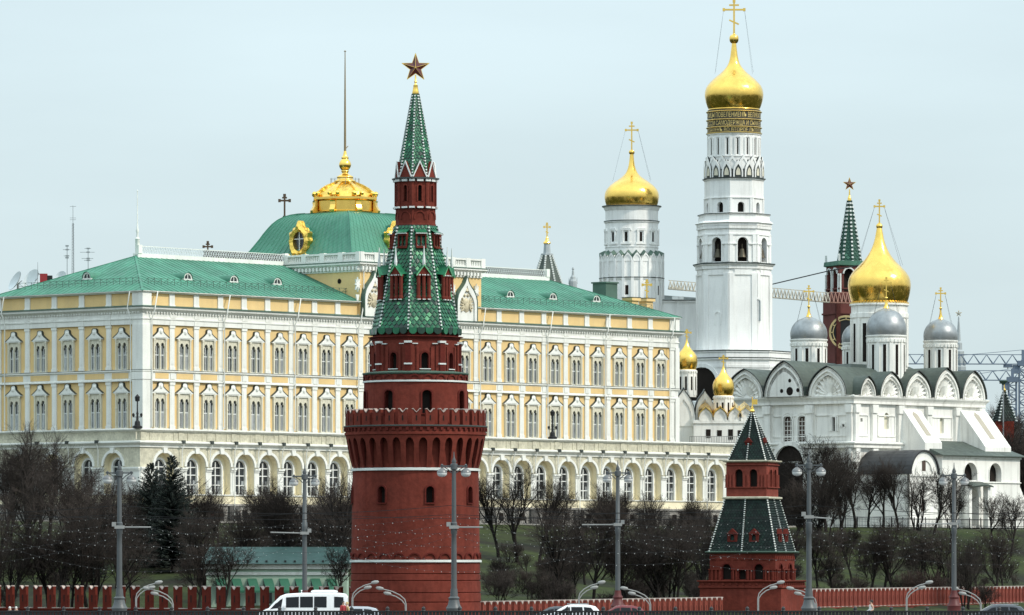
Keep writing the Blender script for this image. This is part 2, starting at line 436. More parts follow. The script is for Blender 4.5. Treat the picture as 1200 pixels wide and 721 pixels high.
for j in range(len(ys)-1):
    for i in range(nx-1):
        g.f.append((j*nx+i, j*nx+i+1, (j+1)*nx+i+1, (j+1)*nx+i)); g.m.append(0)
gm = bpy.data.materials.new('early_spring_grass'); gm.use_nodes = True
t = gm.node_tree; N = t.nodes; L = t.links
b = N['Principled BSDF']; b.inputs['Roughness'].default_value = .95; b.inputs['Specular IOR Level'].default_value = .15
tc = N.new('ShaderNodeTexCoord')
def nz(sc, det=6):
    n = N.new('ShaderNodeTexNoise'); n.inputs['Scale'].default_value = sc; n.inputs['Detail'].default_value = det
    L.new(tc.outputs['Object'], n.inputs['Vector']); return n
def ramp(src, stops):
    r = N.new('ShaderNodeValToRGB'); L.new(src, r.inputs[0]); e = r.color_ramp.elements
    e[0].position, e[0].color = stops[0][0], (*stops[0][1], 1); e[1].position, e[1].color = stops[-1][0], (*stops[-1][1], 1)
    for p, c in stops[1:-1]: q = e.new(p); q.color = (*c, 1)
    return r
r1 = ramp(nz(.06).outputs['Fac'], [(.34, (.016,.014,.008)), (.45, (.022,.027,.009)), (.57, (.036,.049,.011)), (.7, (.026,.030,.011))])
r2 = ramp(nz(1.4).outputs['Fac'], [(.3, (.55,.55,.55)), (.7, (1.15,1.15,1.15))])
mx = N.new('ShaderNodeMix'); mx.data_type = 'RGBA'; mx.blend_type = 'MULTIPLY'; mx.inputs[0].default_value = 1
L.new(r1.outputs[0], mx.inputs[6]); L.new(r2.outputs[0], mx.inputs[7]); L.new(mx.outputs[2], b.inputs['Base Color'])
bp = N.new('ShaderNodeBump'); bp.inputs['Strength'].default_value = .8; L.new(nz(3).outputs['Fac'], bp.inputs['Height']); L.new(bp.outputs[0], b.inputs['Normal'])
structure(g.build('ground', gm, smooth=60))
w = MB(); w.face([(-9000,-200,-12.5),(9000,-200,-12.5),(9000,556,-12.5),(-9000,556,-12.5)]); structure(w.build('river_water', M['water']))
d = MB()                                              # the bridge in front: deck with raised pavements
d.box(-75, 75, 368, 428, -5.6, -4.34); 
for y0, y1 in ((368.2, 374.5), (414, 427.8)): d.box(-75, 75, y0, y1, -4.339, -4.20, 1)
structure(d.build('bridge_road', [M['asphalt'], M['granite']]))
for q in (-52, 0, 52): d = MB(); d.box(q-4, q+4, 370, 426, -13.4, -5.61); structure(d.build('bridge_pier', M['granite']))
pv = MB()                                             # the road along the palace front
for k in range(30):
    pts = []
    for u in (-60 + k*9, -60 + (k+1)*9):
        for q in (-4.2, -10):
            x, y = PX0 + RC*u + RS*(-q), PY0 + RS*u - RC*(-q)
            pts.append((x, y, GZ + .10))
    pv.face([pts[0], pts[2], pts[3], pts[1]])
structure(pv.build('palace_road', M['granite']))
# ------------------------------------------------------------------ the palace
LU, LV = 126.3, 33.0
def u_of(px, v=0.0):
    q = (px - CX)/F; return (PX0 - RS*v - q*PY0 - q*RC*v)/(q*RS - RC)
def v_of(px, u=0.0):
    q = (px - CX)/F; return (PX0 + RC*u - q*PY0 - q*RS*u)/(q*RC + RS)
pal = thing('palace', 'long yellow and white palace with green roof and gilded dome behind the round tower', 'palace', (PX0, PY0, GZ), radians(48))
WIN = [186,214.5,243,271,298.5,326,353.5,381,408,435,462,489,516,543,570,597,623,649,674,699,724,748.8,773]
WU = [u_of(p, .1) for p in WIN]
WLV = [v_of(p, .1) for p in (144.5, 113, 81, 49, 18)]
Z_L, Z_B0, Z_B1, Z_E, Z_C, Z_R = 14.5, 21.8, 23.5, 30.5, 33.4, 35.6
H_UP, H_LO = 4.3, 4.75
wl = MB()
for fn, a, bnd, cs in ((flat_front, 0, LU, WU), (flat_left, 0, LV, WLV)):
    wl.arched_wall(fn, a, bnd, Z_L, Z_B0, [(c, 1.3, Z_L+.12, Z_L+.1+H_LO, 'flat') for c in cs], .6)
    wl.arched_wall(fn, a, bnd, Z_B0, Z_E, [(c, 1.3, Z_B1+.12, Z_B1+.1+H_UP, 'flat') for c in cs], .6)
    wl.arched_wall(fn, a, bnd, Z_E, Z_R, [], 0)
wl.face([(LU,0,Z_L),(LU,LV,Z_L),(LU,LV,Z_R),(LU,0,Z_R)]); wl.face([(LU,LV,Z_L),(0,LV,Z_L),(0,LV,Z_R),(LU,LV,Z_R)])
wl.face([(.7,.7,Z_L),(LU,.7,Z_L),(LU,.7,Z_E),(.7,.7,Z_E)]); wl.face([(.7,.7,Z_L),(.7,LV,Z_L),(.7,LV,Z_E),(.7,.7,Z_E)])
wl.build('upper_wall', M['yellow'], pal)
RECT = (0, LU, 0, LV)
cn = MB()
cn.ring([(.02,Z_E),(.30,Z_E),(.30,Z_E+.75),(.42,Z_E+.8),(.42,Z_E+1.0),(.30,Z_E+1.05),(.30,Z_E+1.75),(.45,Z_E+1.9),(.6,Z_E+2.05),(1.0,Z_E+2.35),(1.05,Z_E+2.65)], RECT, 0)
cn.ring([(1.05,Z_E+2.65),(1.16,Z_E+2.66),(1.16,Z_E+2.80),(.0,Z_E+2.98)], RECT, 1)
dz = Z_E + 1.72
for j in range(int(LU/.62)): cn.box(.3+j*.62, .58+j*.62, -.56, -.3, dz, dz+.3, 0)
for j in range(int(LV/.62)): cn.box(-.56, -.3, .3+j*.62, .58+j*.62, dz, dz+.3, 0)
cn.build('cornice', [M['white'], M['capgreen']], pal)
bc = MB()
bc.ring([(.01,Z_B0),(.42,Z_B0),(.42,Z_B0+.2),(.26,Z_B0+.25),(.26,Z_B1-.3),(.5,Z_B1-.2),(.5,Z_B1),(.02,Z_B1+.06)], RECT, 0)
bc.ring([(.5,Z_B1+.0),(.53,Z_B1+.0),(.53,Z_B1+.05),(.3,Z_B1+.1)], RECT, 1)
bc.build('belt_course', [M['white'], M['capdark']], pal)
ev = MB(); ev.ring([(.02,Z_R-.3),(.36,Z_R-.28),(.5,Z_R-.12),(.72,Z_R-.06),(.72,Z_R+.05),(.4,Z_R+.12)], RECT, 0)
ev.build('eaves_moulding', M['white'], pal)
# windows: three variants of drawn curtains for each tier, on the front and round the corner
def make_window(h, ph, kind, rr):
    w = MB(); fn = flat_front; L2 = .47; cx = .55; sp = h - 1.0
    ops = [(-cx, L2, 0, sp, 'trefoil'), (cx, L2, 0, sp, 'trefoil')]
    w.arched_wall(fn, -1.46, 1.46, 0, h + ph, ops, .24)
    w.face([fn(-1.46,-.2,0), fn(-1.46,0,0), fn(-1.46,0,h+ph), fn(-1.46,-.2,h+ph)]); w.face([fn(1.46,-.2,0), fn(1.46,0,0), fn(1.46,0,h+ph), fn(1.46,-.2,h+ph)])
    for op in ops: w.arch_frame(fn, op, .07, 0, .06)
    for q in (-1.25, 1.25):
        w.box(q-.13, q+.13, -.16, -.02, 0, h+ph-.3); w.box(q-.2, q+.2, -.2, -.02, h+ph-.3, h+ph); w.box(q-.18, q+.18, -.19, -.02, h*.62, h*.66)
    w.box(-.11, .11, -.13, -.01, 0, sp+.5)
    w.box(-1.6, 1.6, -.34, .05, -.16, .02)
    v = [x for x in w.v]; w.v = [(a, b - .15, c) for a, b, c in v]
    wo = w.build('window', M['aedicule'])
    p = MB()
    for (c, l2, sl, s_, k) in ops:
        split = h*rr
        p.arch_panel(fn, (c, l2, split, s_, k), -.06, 0)
        cuts = {'open': [(-1,-.35,1),(-.35,.45,0),(.45,1,1)], 'drawn': [(-1,.0,1),(.0,.22,0),(.22,1,1)], 'bare': [(-1,-.6,1),(-.6,1,0)]}[kind]
        for a, b_, mm in cuts:
            zlow = 0.0
            p.face([fn(c+a*l2,-.06,zlow), fn(c+b_*l2,-.06,zlow), fn(c+b_*l2,-.06,split), fn(c+a*l2,-.06,split)], mm)
    p.v = [(a, b - .02, c) for a, b, c in p.v]
    po = p.build('pane', [M['glass'], M['curtain']], wo)
    f = MB()
    for (c, l2, sl, s_, k) in ops:
        f.box(c-.04, c+.04, -.02, .06, 0, sp+.35); f.box(c-l2, c+l2, -.03, .065, h*.52-.06, h*.52+.07)
        f.box(c-l2, c-l2+.09, -.02, .06, 0, sp); f.box(c+l2-.09, c+l2, -.02, .06, 0, sp); f.box(c-l2, c+l2, -.02, .06, 0, .1)
    f.build('frame', M['frame'], wo)
    g = MB(); z0 = h + ph
    half = [(1.82,0),(1.82,.10),(1.45,.36),(1.0,.64),(.68,.90),(.54,1.04),(.52,1.36),(.44,1.54),(.24,1.64),(0,1.67)]
    poly = [(-a, z0+b) for a, b in half] + [(a, z0+b) for a, b in reversed(half[:-1])]
    g.prism(poly, fn, .05, .36, 0)
    inner = [(-a*.72, z0+.16+b*.68) for a, b in half] + [(a*.72, z0+.16+b*.68) for a, b in reversed(half[:-1])]
    g.prism(inner, fn, .36, .42, 0)
    g.lathe([(.0,0),(.22,.05),(.26,.3),(.2,.5),(0,.6)], 8, (0, -.40), 0, 0)
    n0 = len(g.v) - 5*8
    g.v[n0:] = [(a, b, c + z0 + .75) for a, b, c in g.v[n0:]]
    for (a, b_) in zip(poly, poly[1:]):
        if abs(a[0]-b_[0]) < .02: continue
        g.bar(fn(a[0],.31,a[1]+.02), fn(b_[0],.31,b_[1]+.02), .60, .09, 1, up=(0,-1,0)) if False else g.prism([(a[0],a[1]+.003),(b_[0],b_[1]+.003),(b_[0]*1.03,b_[1]+.055),(a[0]*1.03,a[1]+.055)], fn, .0, .44, 1)
    g.build('pediment', [M['white'], M['capdark']], wo)
    return wo
rw = random.Random(5)
protos = {}
for tier, (h, ph, rr) in (('u', (H_UP, .5, .62)), ('l', (H_LO, .62, .55))):
    for k in ('open', 'drawn', 'bare'): protos[tier, k] = [make_window(h, ph, k, rr), False]
def put_window(tier, kind, loc, rz):
    o, used = protos[tier, kind]
    if not used:
        o.parent = pal; o.location = loc; o.rotation_euler = (0,0,rz); protos[tier, kind][1] = True
    else: cpart(o, pal, loc, rz)
for i, u in enumerate(WU):
    put_window('u', ['bare','bare','drawn','open','bare'][rw.randrange(5)], (u, 0, Z_B1+.1), 0)
    put_window('l', ['open','open','drawn','bare'][rw.randrange(4)], (u, 0, Z_L+.1), 0)
for v in WLV:
    put_window('u', 'drawn', (0, v, Z_B1+.1), -pi/2); put_window('l', 'drawn', (0, v, Z_L+.1), -pi/2)
# pilasters, attic piers, panels of the belt course
mids = [(a+b)/2 for a, b in zip(WU, WU[1:])]; PU = mids + [LU - 1.2]
lm = [(a+b)/2 for a, b in zip(WLV, WLV[1:])]; PV = lm + [32.2]
def pilaster(h):
    p = MB(); p.box(-.5,.5,-.2,.02,.0,h); p.box(-.58,.58,-.28,.02,0,.5); p.box(-.58,.58,-.30,.02,h-.5,h-.02)
    p.box(-.28,.28,-.24,-.2,.9,h-1.0); return p.build('pilaster', M['white'], pal)
pl, pu_ = pilaster(Z_B0 - Z_L), pilaster(Z_E - Z_B1)
ap = MB(); ap.box(-.56,.56,-.2,.02,.0,2.0); ap.box(-.62,.62,-.28,.02,0,.22); ap_o = ap.build('attic_pier', M['white'], pal)
fp = MB(); fp.box(-.62,.62,-.38,-.28,.0,.72); fp.box(-.6,.6,-.38,-.28,1.06,1.72); fp_o = fp.build('frieze_block', M['white'], pal)
first = True
for lst, ff in ((PU, lambda q: ((q,0),0)), (PV, lambda q: ((0,q),-pi/2))):
    for q in lst:
        (x, y), rz = ff(q)
        for o, z in ((pl, Z_L), (pu_, Z_B1+.06), (ap_o, Z_C), (fp_o, Z_E)):
            if first: o.location = (x, y, z); o.rotation_euler = (0,0,rz)
            else: cpart(o, pal, (x, y, z), rz)
        first = False
for z0, z1 in ((Z_L, Z_B0), (Z_B1+.06, Z_E), (Z_C, Z_R-.28)):
    cp = MB(); cp.box(-.42, 1.5, -.42, 0, z0, z1); cp.box(-.42, 0, 0, 1.9, z0, z1); cp.build('corner_pier', M['white'], pal)
    cp = MB(); cp.box(LU-.6, LU+.42, -.44, .5, z0, z1); cp.build('corner_pier', M['white'], pal)
cp = MB(); cp.box(-.5, 1.7, -.5, 0, Z_B0+.26, Z_B1-.3); cp.box(-.5, 0, 0, 2.1, Z_B0+.26, Z_B1-.3); cp.build('corner_pier', M['white'], pal)
edges = [1.6] + PU
for a, b_ in zip(edges, edges[1:]): p_ = MB(); p_.box(a+.85, b_-.85, -.30, -.255, Z_B0+.42, Z_B1-.42); p_.build('belt_panel', M['yellow'], pal)
edges = [2.0] + PV
for a, b_ in zip(edges, edges[1:]): p_ = MB(); p_.box(-.30, -.255, a+.85, b_-.85, Z_B0+.42, Z_B1-.42); p_.build('belt_panel', M['yellow'], pal)
for q in PU: p_ = MB(); p_.box(q-.5, q+.5, -.36, -.255, Z_B0+.4, Z_B1-.42); p_.build('belt_block', M['white'], pal)
def pipe(pts, r=.1): 
    p = MB(); p.tube(pts, r, 6); return p.build('downpipe', M['white'], pal, smooth=40)
for px in (178, 263, 346, 420, 563, 642, 709, 785):
    u = u_of(px, -.6)
    pipe([(u+1.1,-.75,Z_R-.1),(u,-1.3,Z_C-.4),(u,-1.3,Z_E+2.2),(u,-.62,Z_E+.9),(u,-.62,Z_L+.2)])
for px in (5.5, 153):
    v = v_of(px, -.6)
    pipe([(-.8,v,Z_R-.1),(-1.3,v,Z_C-.4),(-.62,v,Z_E+.9),(-.62,v,Z_L+.2)])
# arcade floor
EU, EVF, ELU = 141.0, -1.5, -2.0
AP = [192,229.5,258.5,286.5,314,342.5,370.5,396.5,423.7,450.9,478.2,505.4,532.6,559.8,587,612,638,664.5,689.5,715.5,740.5,765,790,814,838]
AU = [u_of(p, EVF) for p in AP]; AV = [v_of(p, ELU) for p in (133, 98, 62.5, 27)]
SILL, SPR, AR = 4.46, 8.75, 2.08
ar = MB(); rb = MB(); tr = MB()
for fn, fb, a, e, cs, bound in ((at_v(EVF), at_v(EVF+1.05), ELU, EU, AU, None), (at_u(ELU), at_u(ELU+1.05), EVF, LV, AV, None)):
    ops = [(c, AR, SILL, SPR, 'round') for c in cs]
    ar.arched_wall(fn, a, e, 3.0, 14.12, ops, 1.07, 0, 1)
    rb.arched_wall(fb, a+1.4, e-.5, 3.0, 12.4, [(c, 1.3, SILL+.02, SPR-.1, 'round') for c in cs], .4, 0)
    rb.face([fb(a+1.4,-.5,3), fb(e,-.5,3), fb(e,-.5,12.4), fb(a+1.4,-.5,12.4)])
    for c in cs:
        tr.arch_frame(fn, (c, AR+.04, SPR, SPR, 'round'), .42, 0, .2, 0, legs=False)
        tr.prism([(c-.32,SPR+AR-.1),(c+.32,SPR+AR-.1),(c+.45,SPR+AR+.75),(c-.45,SPR+AR+.75)], fn, 0, .42)
    bnds = [a] + [(p+q)/2 for p, q in zip(cs, cs[1:])] + [e]
    for (p, q), c in zip(zip(bnds, bnds[1:]), cs):
        for x0, x1 in ((p, c-AR), (c+AR, q)):
            if x1 - x0 < .3: continue
            tr.prism([(x0,SILL),(x1,SILL),(x1,SPR-.75),(x0,SPR-.75)], fn, 0, .12)
            tr.prism([(x0-.0,SPR-.75),(x1,SPR-.75),(x1,SPR-.45),(x0,SPR-.45)], fn, 0, .25)
            tr.prism([(x0-.05,SPR-.45),(x1+.05,SPR-.45),(x1+.05,SPR-.18),(x0-.05,SPR-.18)], fn, 0, .42)
            tr.prism([(x0,SILL),(x1,SILL),(x1,SILL+.5),(x0,SILL+.5)], fn, .12, .24)
        w_ = MB(); w_.arch_frame(fb, (c, 1.16, SILL, SPR-.1, 'round'), .3, -.3, .12); 
        w_.prism([(c-1.5,SILL-.2),(c+1.5,SILL-.2),(c+1.5,SILL),(c-1.5,SILL)], fb, -.1, .3)
        for s_ in (-.5, .5): w_.prism([(c+s_*.72-.06,SILL),(c+s_*.72+.06,SILL),(c+s_*.72+.06,SPR+.6),(c+s_*.72-.06,SPR+.6)], fb, -.3, -.12) if False else None
        w_.prism([(c-.09,SILL),(c+.09,SILL),(c+.09,SPR+.8),(c-.09,SPR+.8)], fb, -.3, -.1)
        for zz in (SILL+1.5, SILL+3.0, SPR-.1): w_.prism([(c-1.16,zz-.07),(c+1.16,zz-.07),(c+1.16,zz+.07),(c-1.16,zz+.07)], fb, -.3, -.12)
        wo = w_.build('arched_window', M['frame'], pal)
        pn = MB(); pn.arch_panel(fb, (c, 1.3, SILL+2.2, SPR-.1, 'round'), -.28, 0)
        for a_, b_, mm in ((-1,-.55,1),(-.55,.5,0),(.5,1,1)): pn.face([fb(c+a_*1.3,-.28,SILL), fb(c+b_*1.3,-.28,SILL), fb(c+b_*1.3,-.28,SILL+2.2), fb(c+a_*1.3,-.28,SILL+2.2)], mm)
        pn.build('pane', [M['glass'], M['curtain']], wo)
ar.face([(EU,EVF,0),(EU,14,0),(EU,14,14.1),(EU,EVF,14.1)])
ar.build('arcade_wall', [M['stone'], M['reveal']], pal)
rb.build('arcade_recess', M['reveal'], pal)
tr.build('arcade_trim', M['white'], pal)
RA = (ELU, EU, EVF, LV)
ac = MB()
ac.ring([(.02,11.6),(.2,11.62),(.2,11.9),(.5,12.15),(.75,12.3),(.75,12.5),(.3,12.6),(.22,12.62)], RA, 0)
ac.ring([(.22,12.62),(.24,14.0)], RA, 1)
ac.ring([(.24,14.0),(.5,14.15),(.7,14.25),(.7,14.42),(.45,14.47)], RA, 0)
ac.ring([(.45,14.47),(-4,14.49)], RA, 2)
for q in [ELU+.4] + [(p+q)/2 for p, q in zip(AU, AU[1:])]:
    ac.box(q-.55, q+.55, EVF-.34, EVF-.2, 12.7, 13.95, 1)
    for dd in (-1.5, 1.5): ac.box(q+dd-.12, q+dd+.12, EVF-.32, EVF-.2, 12.75, 13.9, 1)
ac.build('terrace_cornice', [M['white'], M['stone'], M['capdark']], pal)
bs = MB()
bs.ring([(.05,-7),(.05,2.7)], RA, 0); bs.ring([(.05,2.7),(.3,2.75),(.3,3.02),(.02,3.06)], RA, 0)
bs.ring([(.05,3.06),(.04,4.3)], RA, 2); bs.ring([(.04,4.3),(.25,4.34),(.25,4.46),(.02,4.5)], RA, 3)
for lst, ff in (([(p+q)/2 for p, q in zip(AU, AU[1:])], 0), ([(p+q)/2 for p, q in zip(AV, AV[1:])], 1)):
    for q in lst:
        for zz in range(5):
            r_ = (q-1.05, q+1.05)
            if ff == 0: bs.box(*r_, EVF-.5, EVF, -.2+zz*.58, .34+zz*.58, 1)
            else: bs.box(ELU-.5, ELU, *r_, -.2+zz*.58, .34+zz*.58, 1)
for q in AU: bs.box(q-.55, q+.55, EVF-.1, EVF-.04, .9, 2.1, 4)
bs.build('basement', [M['basement'], M['dark_stone'], M['reveal'], M['white'], M['dark']], pal)
for i, (p, q) in enumerate(zip([ELU] + AU, AU)):
    if i == 0: continue
    m_ = (p+q)/2
    pp = MB(); pp.tube([(m_,EVF-.85,12.3),(m_,EVF-.85,11.9),(m_,EVF-.5,11.2),(m_,EVF-.5,.3 if i % 3 == 0 else SPR)], .085, 6)
    pp.box(m_-.25, m_+.25, EVF-1.05, EVF-.6, 12.25, 12.75, 1)
    pp.build('downpipe', [M['white'], M['capdark']], pal, smooth=40)
for q in AV[:-1]:
    m_ = q + 2.9; pp = MB(); pp.tube([(ELU-.85,m_,12.3),(ELU-.5,m_,11.2),(ELU-.5,m_,SPR)], .085, 6); pp.box(ELU-1.05, ELU-.6, m_-.25, m_+.25, 12.25, 12.75, 1)
    pp.build('downpipe', [M['white'], M['capdark']], pal, smooth=40)
# hip roof
RU0, RU1, RV, RZ, OV = 14.5, 111.8, 16.5, 42.15, .75
rf = MB()
A, B_, Cc, D = (-OV,-OV,Z_R+.06), (LU+OV,-OV,Z_R+.06), (LU+OV,LV+OV,Z_R+.06), (-OV,LV+OV,Z_R+.06)
P, Q = (RU0,RV,RZ), (RU1,RV,RZ)
rf.face([A,B_,Q,P]); rf.face([B_,Cc,Q]); rf.face([Cc,D,P,Q]); rf.face([D,A,P])
for a, b_ in ((A,P),(B_,Q),(P,Q),(D,P)): rf.bar(a, b_, .35, .12)
SL = (RZ - Z_R - .06)/(RV + OV)
def roof_z(v): return Z_R + .06 + SL*(v + OV)
def roof_zl(u): return Z_R + .06 + (RZ - Z_R - .06)*(u + OV)/(RU0 + OV)
k = 0
u = 1.2
while u < LU - .5:                                      # standing seams
    vt = min(RV, (u + OV)/(RU0 + OV)*(RV + OV) - OV, (LU + OV - u)/(LU + OV - RU1)*(RV + OV) - OV) - .1
    rf.bar((u,-OV,roof_z(-OV)+.03),(u,vt,roof_z(vt)+.03), .05, .07); u += 1.15
v = 1.0
while v < LV - .5:
    ut = min(RU0, (v + OV)/(RV + OV)*(RU0 + OV) - OV, (LV + OV - v)/(RV + OV)*(RU0 + OV) - OV) - .1
    if ut > 0: rf.bar((-OV,v,roof_zl(-OV)+.03),(ut,v,roof_zl(ut)+.03), .05, .07)
    v += 1.15
rf.build('roof', M['roof'], pal)
sg = MB()                                               # snow guard rail
z_ = roof_z(2.4); n_ = 84
for h_ in (.45, .95): sg.bar((3.5,2.4,z_+h_),(LU-3.5,2.4,z_+h_), .05)
for j in range(n_+1):
    u = 3.5 + (LU-7)*j/n_
    sg.bar((u,2.4,z_),(u,2.4,z_+1.0), .06); sg.bar((u,2.4,z_+.95),(u,3.3,roof_z(3.3)), .04)
ux = 2.1; z_ = roof_zl(ux)
for h_ in (.45, .95): sg.bar((ux,3.0,z_+h_),(ux,LV-3.0,z_+h_), .05)
for j in range(20):
    v = 3.0 + (LV-6)*j/19; sg.bar((ux,v,z_),(ux,v,z_+1.0), .06); sg.bar((ux,v,z_+.95),(ux+.9,v,roof_zl(ux+.9)), .04)
sg.build('snow_guard', M['capgreen'], pal)
def dormer():
    d = MB(); fn = flat_front
    op = (0, .72, .1, .12, 'round')
    d.arch_frame(fn, op, .22, -.3, .05, 0); d.box(-.95,.95,-.08,.35,-.2,.1,0)
    d.box(-.05,.05,-.02,.1,.1,.82,0)
    arc = arch_pts(0, 1.02, .12, 'round', 12)
    for (a, za), (b, zb) in zip(arc, arc[1:]):
        d.face([(a,-.18,za),(b,-.18,zb),(b,(zb+.2)/SL+.1,zb),(a,(za+.2)/SL+.1,za)], 1)
        d.face([(a,-.18,za),(b,-.18,zb),(b*.94,-.18,.12+(zb-.12)*.94),(a*.94,-.18,.12+(za-.12)*.94)], 1)
    o = d.build('dormer', [M['white'], M['roof']], pal)
    p = MB(); p.arch_panel(fn, op, -.12, 0); p.build('pane', M['glass'], o); return o
dm = dormer(); fst = True
for px in (220, 274, 325, 598, 648, 699):
    v = 5.4; u = u_of(px, v); loc = (u, v, roof_z(v)+.1)
    if fst: dm.location = loc; fst = False
    else: cpart(dm, pal, loc)
ul = 5.0; vv = v_of(102, ul); cpart(dm, pal, (ul, vv, roof_zl(ul)+.1), -pi/2)
# ridge terrace with lattice railing
for a, b_ in ((RU0, 48.2), (76.2, RU1)):
    rd = MB(); lat = MB()
    rd.box(a, b_, RV-.6, RV+.6, RZ-.5, RZ+.42)
    rd.box(a, b_, RV-.5, RV-.38, RZ+1.5, RZ+1.6); 
    n_ = int((b_-a)/.55)
    for j in range(n_):
        p, q = a+(b_-a)*j/n_, a+(b_-a)*(j+1)/n_
        lat.bar((p,RV-.44,RZ+.42),(q,RV-.44,RZ+1.5), .07); lat.bar((p,RV-.44,RZ+1.5),(q,RV-.44,RZ+.42), .07)
        lat.bar((p,RV-.44,RZ+.96),(q,RV-.44,RZ+.96), .07)
    for q in (a+.4, b_-.4): rd.box(q-.4, q+.4, RV-.7, RV+.1, RZ+.4, RZ+1.75)
    rd.box(76.2 if a > 50 else 30, b_, RV+.1, RV+.5, RZ+.4, RZ+1.5, 1)
    rd.build('ridge_curb', [M['white'], M['brown']], pal); lat.build('ridge_lattice', M['dish'], pal)
fl = MB(); fl.lathe([(.35,RZ+.2),(.35,RZ+2.6),(.42,RZ+2.7),(.2,RZ+2.9),(.16,RZ+3.6),(.26,RZ+3.9),(.16,RZ+4.3),(.09,RZ+5.2),(.06,RZ+10.2)], 10, (RU0+.2, RV-.2))
fl.lathe([(0,RZ+10.1),(.14,RZ+10.25),(0,RZ+10.4)], 8, (RU0+.2, RV-.2))
fl.build('corner_finial', M['white'], pal, smooth=40)
for px, y in ((740, 0), (757, 0)):
    ch = MB()
    v = 13.0; u = u_of(px, v); z0 = 36; z1 = 39.55
    ch.box(u-.85,u+.85,v-.85,v+.85,z0,z1-.5,0); ch.box(u-1.15,u+1.15,v-1.15,v+1.15,z1-.5,z1,0); ch.box(u-1.2,u+1.2,v-1.2,v+1.2,z1,z1+.12,1)
    ch.build('chimney', [M['yellow'], M['capdark']], pal)
vt = MB(); v = 15; u = u_of(709, v); vt.box(u-1.5,u+1.5,v-1.5,v+1.5,36,41.9); vt.box(u-1.7,u+1.7,v-1.7,v+1.7,41.9,42.15); vt.build('roof_vent', M['capgreen'], pal)
# the raised middle with gables, balustrade and dome
BU0, BU1, BV0, BV1 = 47.75, 76.5, -.5, 32.0
RB = (BU0, BU1, BV0, BV1)
cb = MB(); cb.ring([(0,Z_C-.1),(0,41.2)], RB, 0); cb.build('attic_wall', M['yellow'], pal)
cc = MB()
cc.ring([(.02,40.4),(.15,40.42),(.15,40.6),(.12,40.62),(.12,41.2),(.5,41.45),(.75,41.6),(.75,41.85)], RB, 0)
cc.ring([(.75,41.85),(.82,41.86),(.82,41.98),(.1,42.1)], RB, 1)
j = BU0
while j < BU1: cc.box(j, j+.4, BV0-.6, BV0-.1, 40.7, 41.25); j += .8
j = BV0
while j < BV1: cc.box(BU0-.6, BU0-.1, j, j+.4, 40.7, 41.25); j += .8
cc.build('attic_cornice', [M['white'], M['capgreen']], pal)
bl = MB(); zb0, zb1 = 42.0, 43.5
bl.ring([(.3,zb0),(.3,zb0+.35),(-.2,zb0+.36)], RB, 0); bl.ring([(-.2,zb1-.28),(.35,zb1-.28),(.35,zb1),(-.25,zb1+.02),(-.25,zb1-.28)], RB, 0)
def balrow(fn, a, b_, npost):
    for q in range(npost+1):
        s_ = a + (b_-a)*q/npost; bl.prism([(s_-.5,zb0),(s_+.5,zb0),(s_+.5,zb1+.08),(s_-.5,zb1+.08)], fn, -.4, .42)
    n_ = int((b_-a)/.42)
    for q in range(n_):
        s_ = a + (b_-a)*(q+.5)/n_; bl.prism([(s_-.11,zb0+.3),(s_+.11,zb0+.3),(s_+.11,zb1-.25),(s_-.11,zb1-.25)], fn, -.05, .15)
balrow(at_v(BV0), BU0-.1, BU1+.1, 8); balrow(at_u(BU0), BV0-.1, BV1+.1, 8)
bl.build('balustrade', M['white'], pal)
tk = MB(); tk.box(BU0+.6,BU1-.6,BV0+.6,BV1-.6,zb0-.2,zb0+.2); tk.build('attic_deck', M['capgreen'], pal)
ks = [u_of(p, BV0-.2) for p in (436.5, 463.6, 490.7, 517.6, 544.5)]
kz = Z_C - .1
for c in ks:
    kk = MB(); fn = at_v(BV0)
    half = [(2.35,0),(2.35,2.6),(2.3,3.4),(2.0,4.3),(1.5,5.0),(.95,5.55),(.5,6.1),(.2,6.7),(0,7.2)]
    o_ = [(c-a,kz+b) for a, b in half] + [(c+a,kz+b) for a, b in reversed(half[:-1])]
    i_ = [(c-a*.78,kz+b*.80) for a, b in half] + [(c+a*.78,kz+b*.80) for a, b in reversed(half[:-1])]
    kk.prism(o_, fn, 0, .5, 0); 
    for (a, b_), (p, q) in zip(zip(o_, o_[1:]), zip(i_, i_[1:])):
        kk.prism([a, b_, q, p], fn, .5, .8, 0)
        kk.prism([a, b_, (c+(b_[0]-c)*1.07, b_[1]+.12), (c+(a[0]-c)*1.07, a[1]+.12)], fn, .0, .86, 1)
    ko = kk.build('gable', [M['white'], M['capgreen']], pal)
    em = MB()                                            # crowned relief with two spread wings
    em.lathe([(0,-1.3),(.6,-.95),(.8,0),(.6,.8),(0,1.2)], 14)
    em.v = [(c + a, BV0 - .52 + b*.32, kz + 2.6 + z) for a, b, z in em.v]
    for sx in (-1, 1):
        for a0 in range(5):
            t0 = radians(-50 + a0*27); em.bar((c+sx*.5,BV0-.62,kz+2.6),(c+sx*(.5+1.0*cos(t0)),BV0-.62,kz+2.6+1.35*sin(t0)), .3, .22)
        em.lathe([(0,-.3),(.28,0),(0,.35)], 8); n0 = len(em.v)-24
        em.v[n0:] = [(c + sx*.38 + a, BV0 - .65 + b*.6, kz + 4.15 + z) for a, b, z in em.v[n0:]]
    em.lathe([(0,-.2),(.42,-.05),(.3,.3),(0,.5)], 8); n0 = len(em.v)-32
    em.v[n0:] = [(c + a, BV0 - .65 + b*.6, kz + 4.9 + z) for a, b, z in em.v[n0:]]
    em.build('relief', M['relief'], ko, smooth=35)
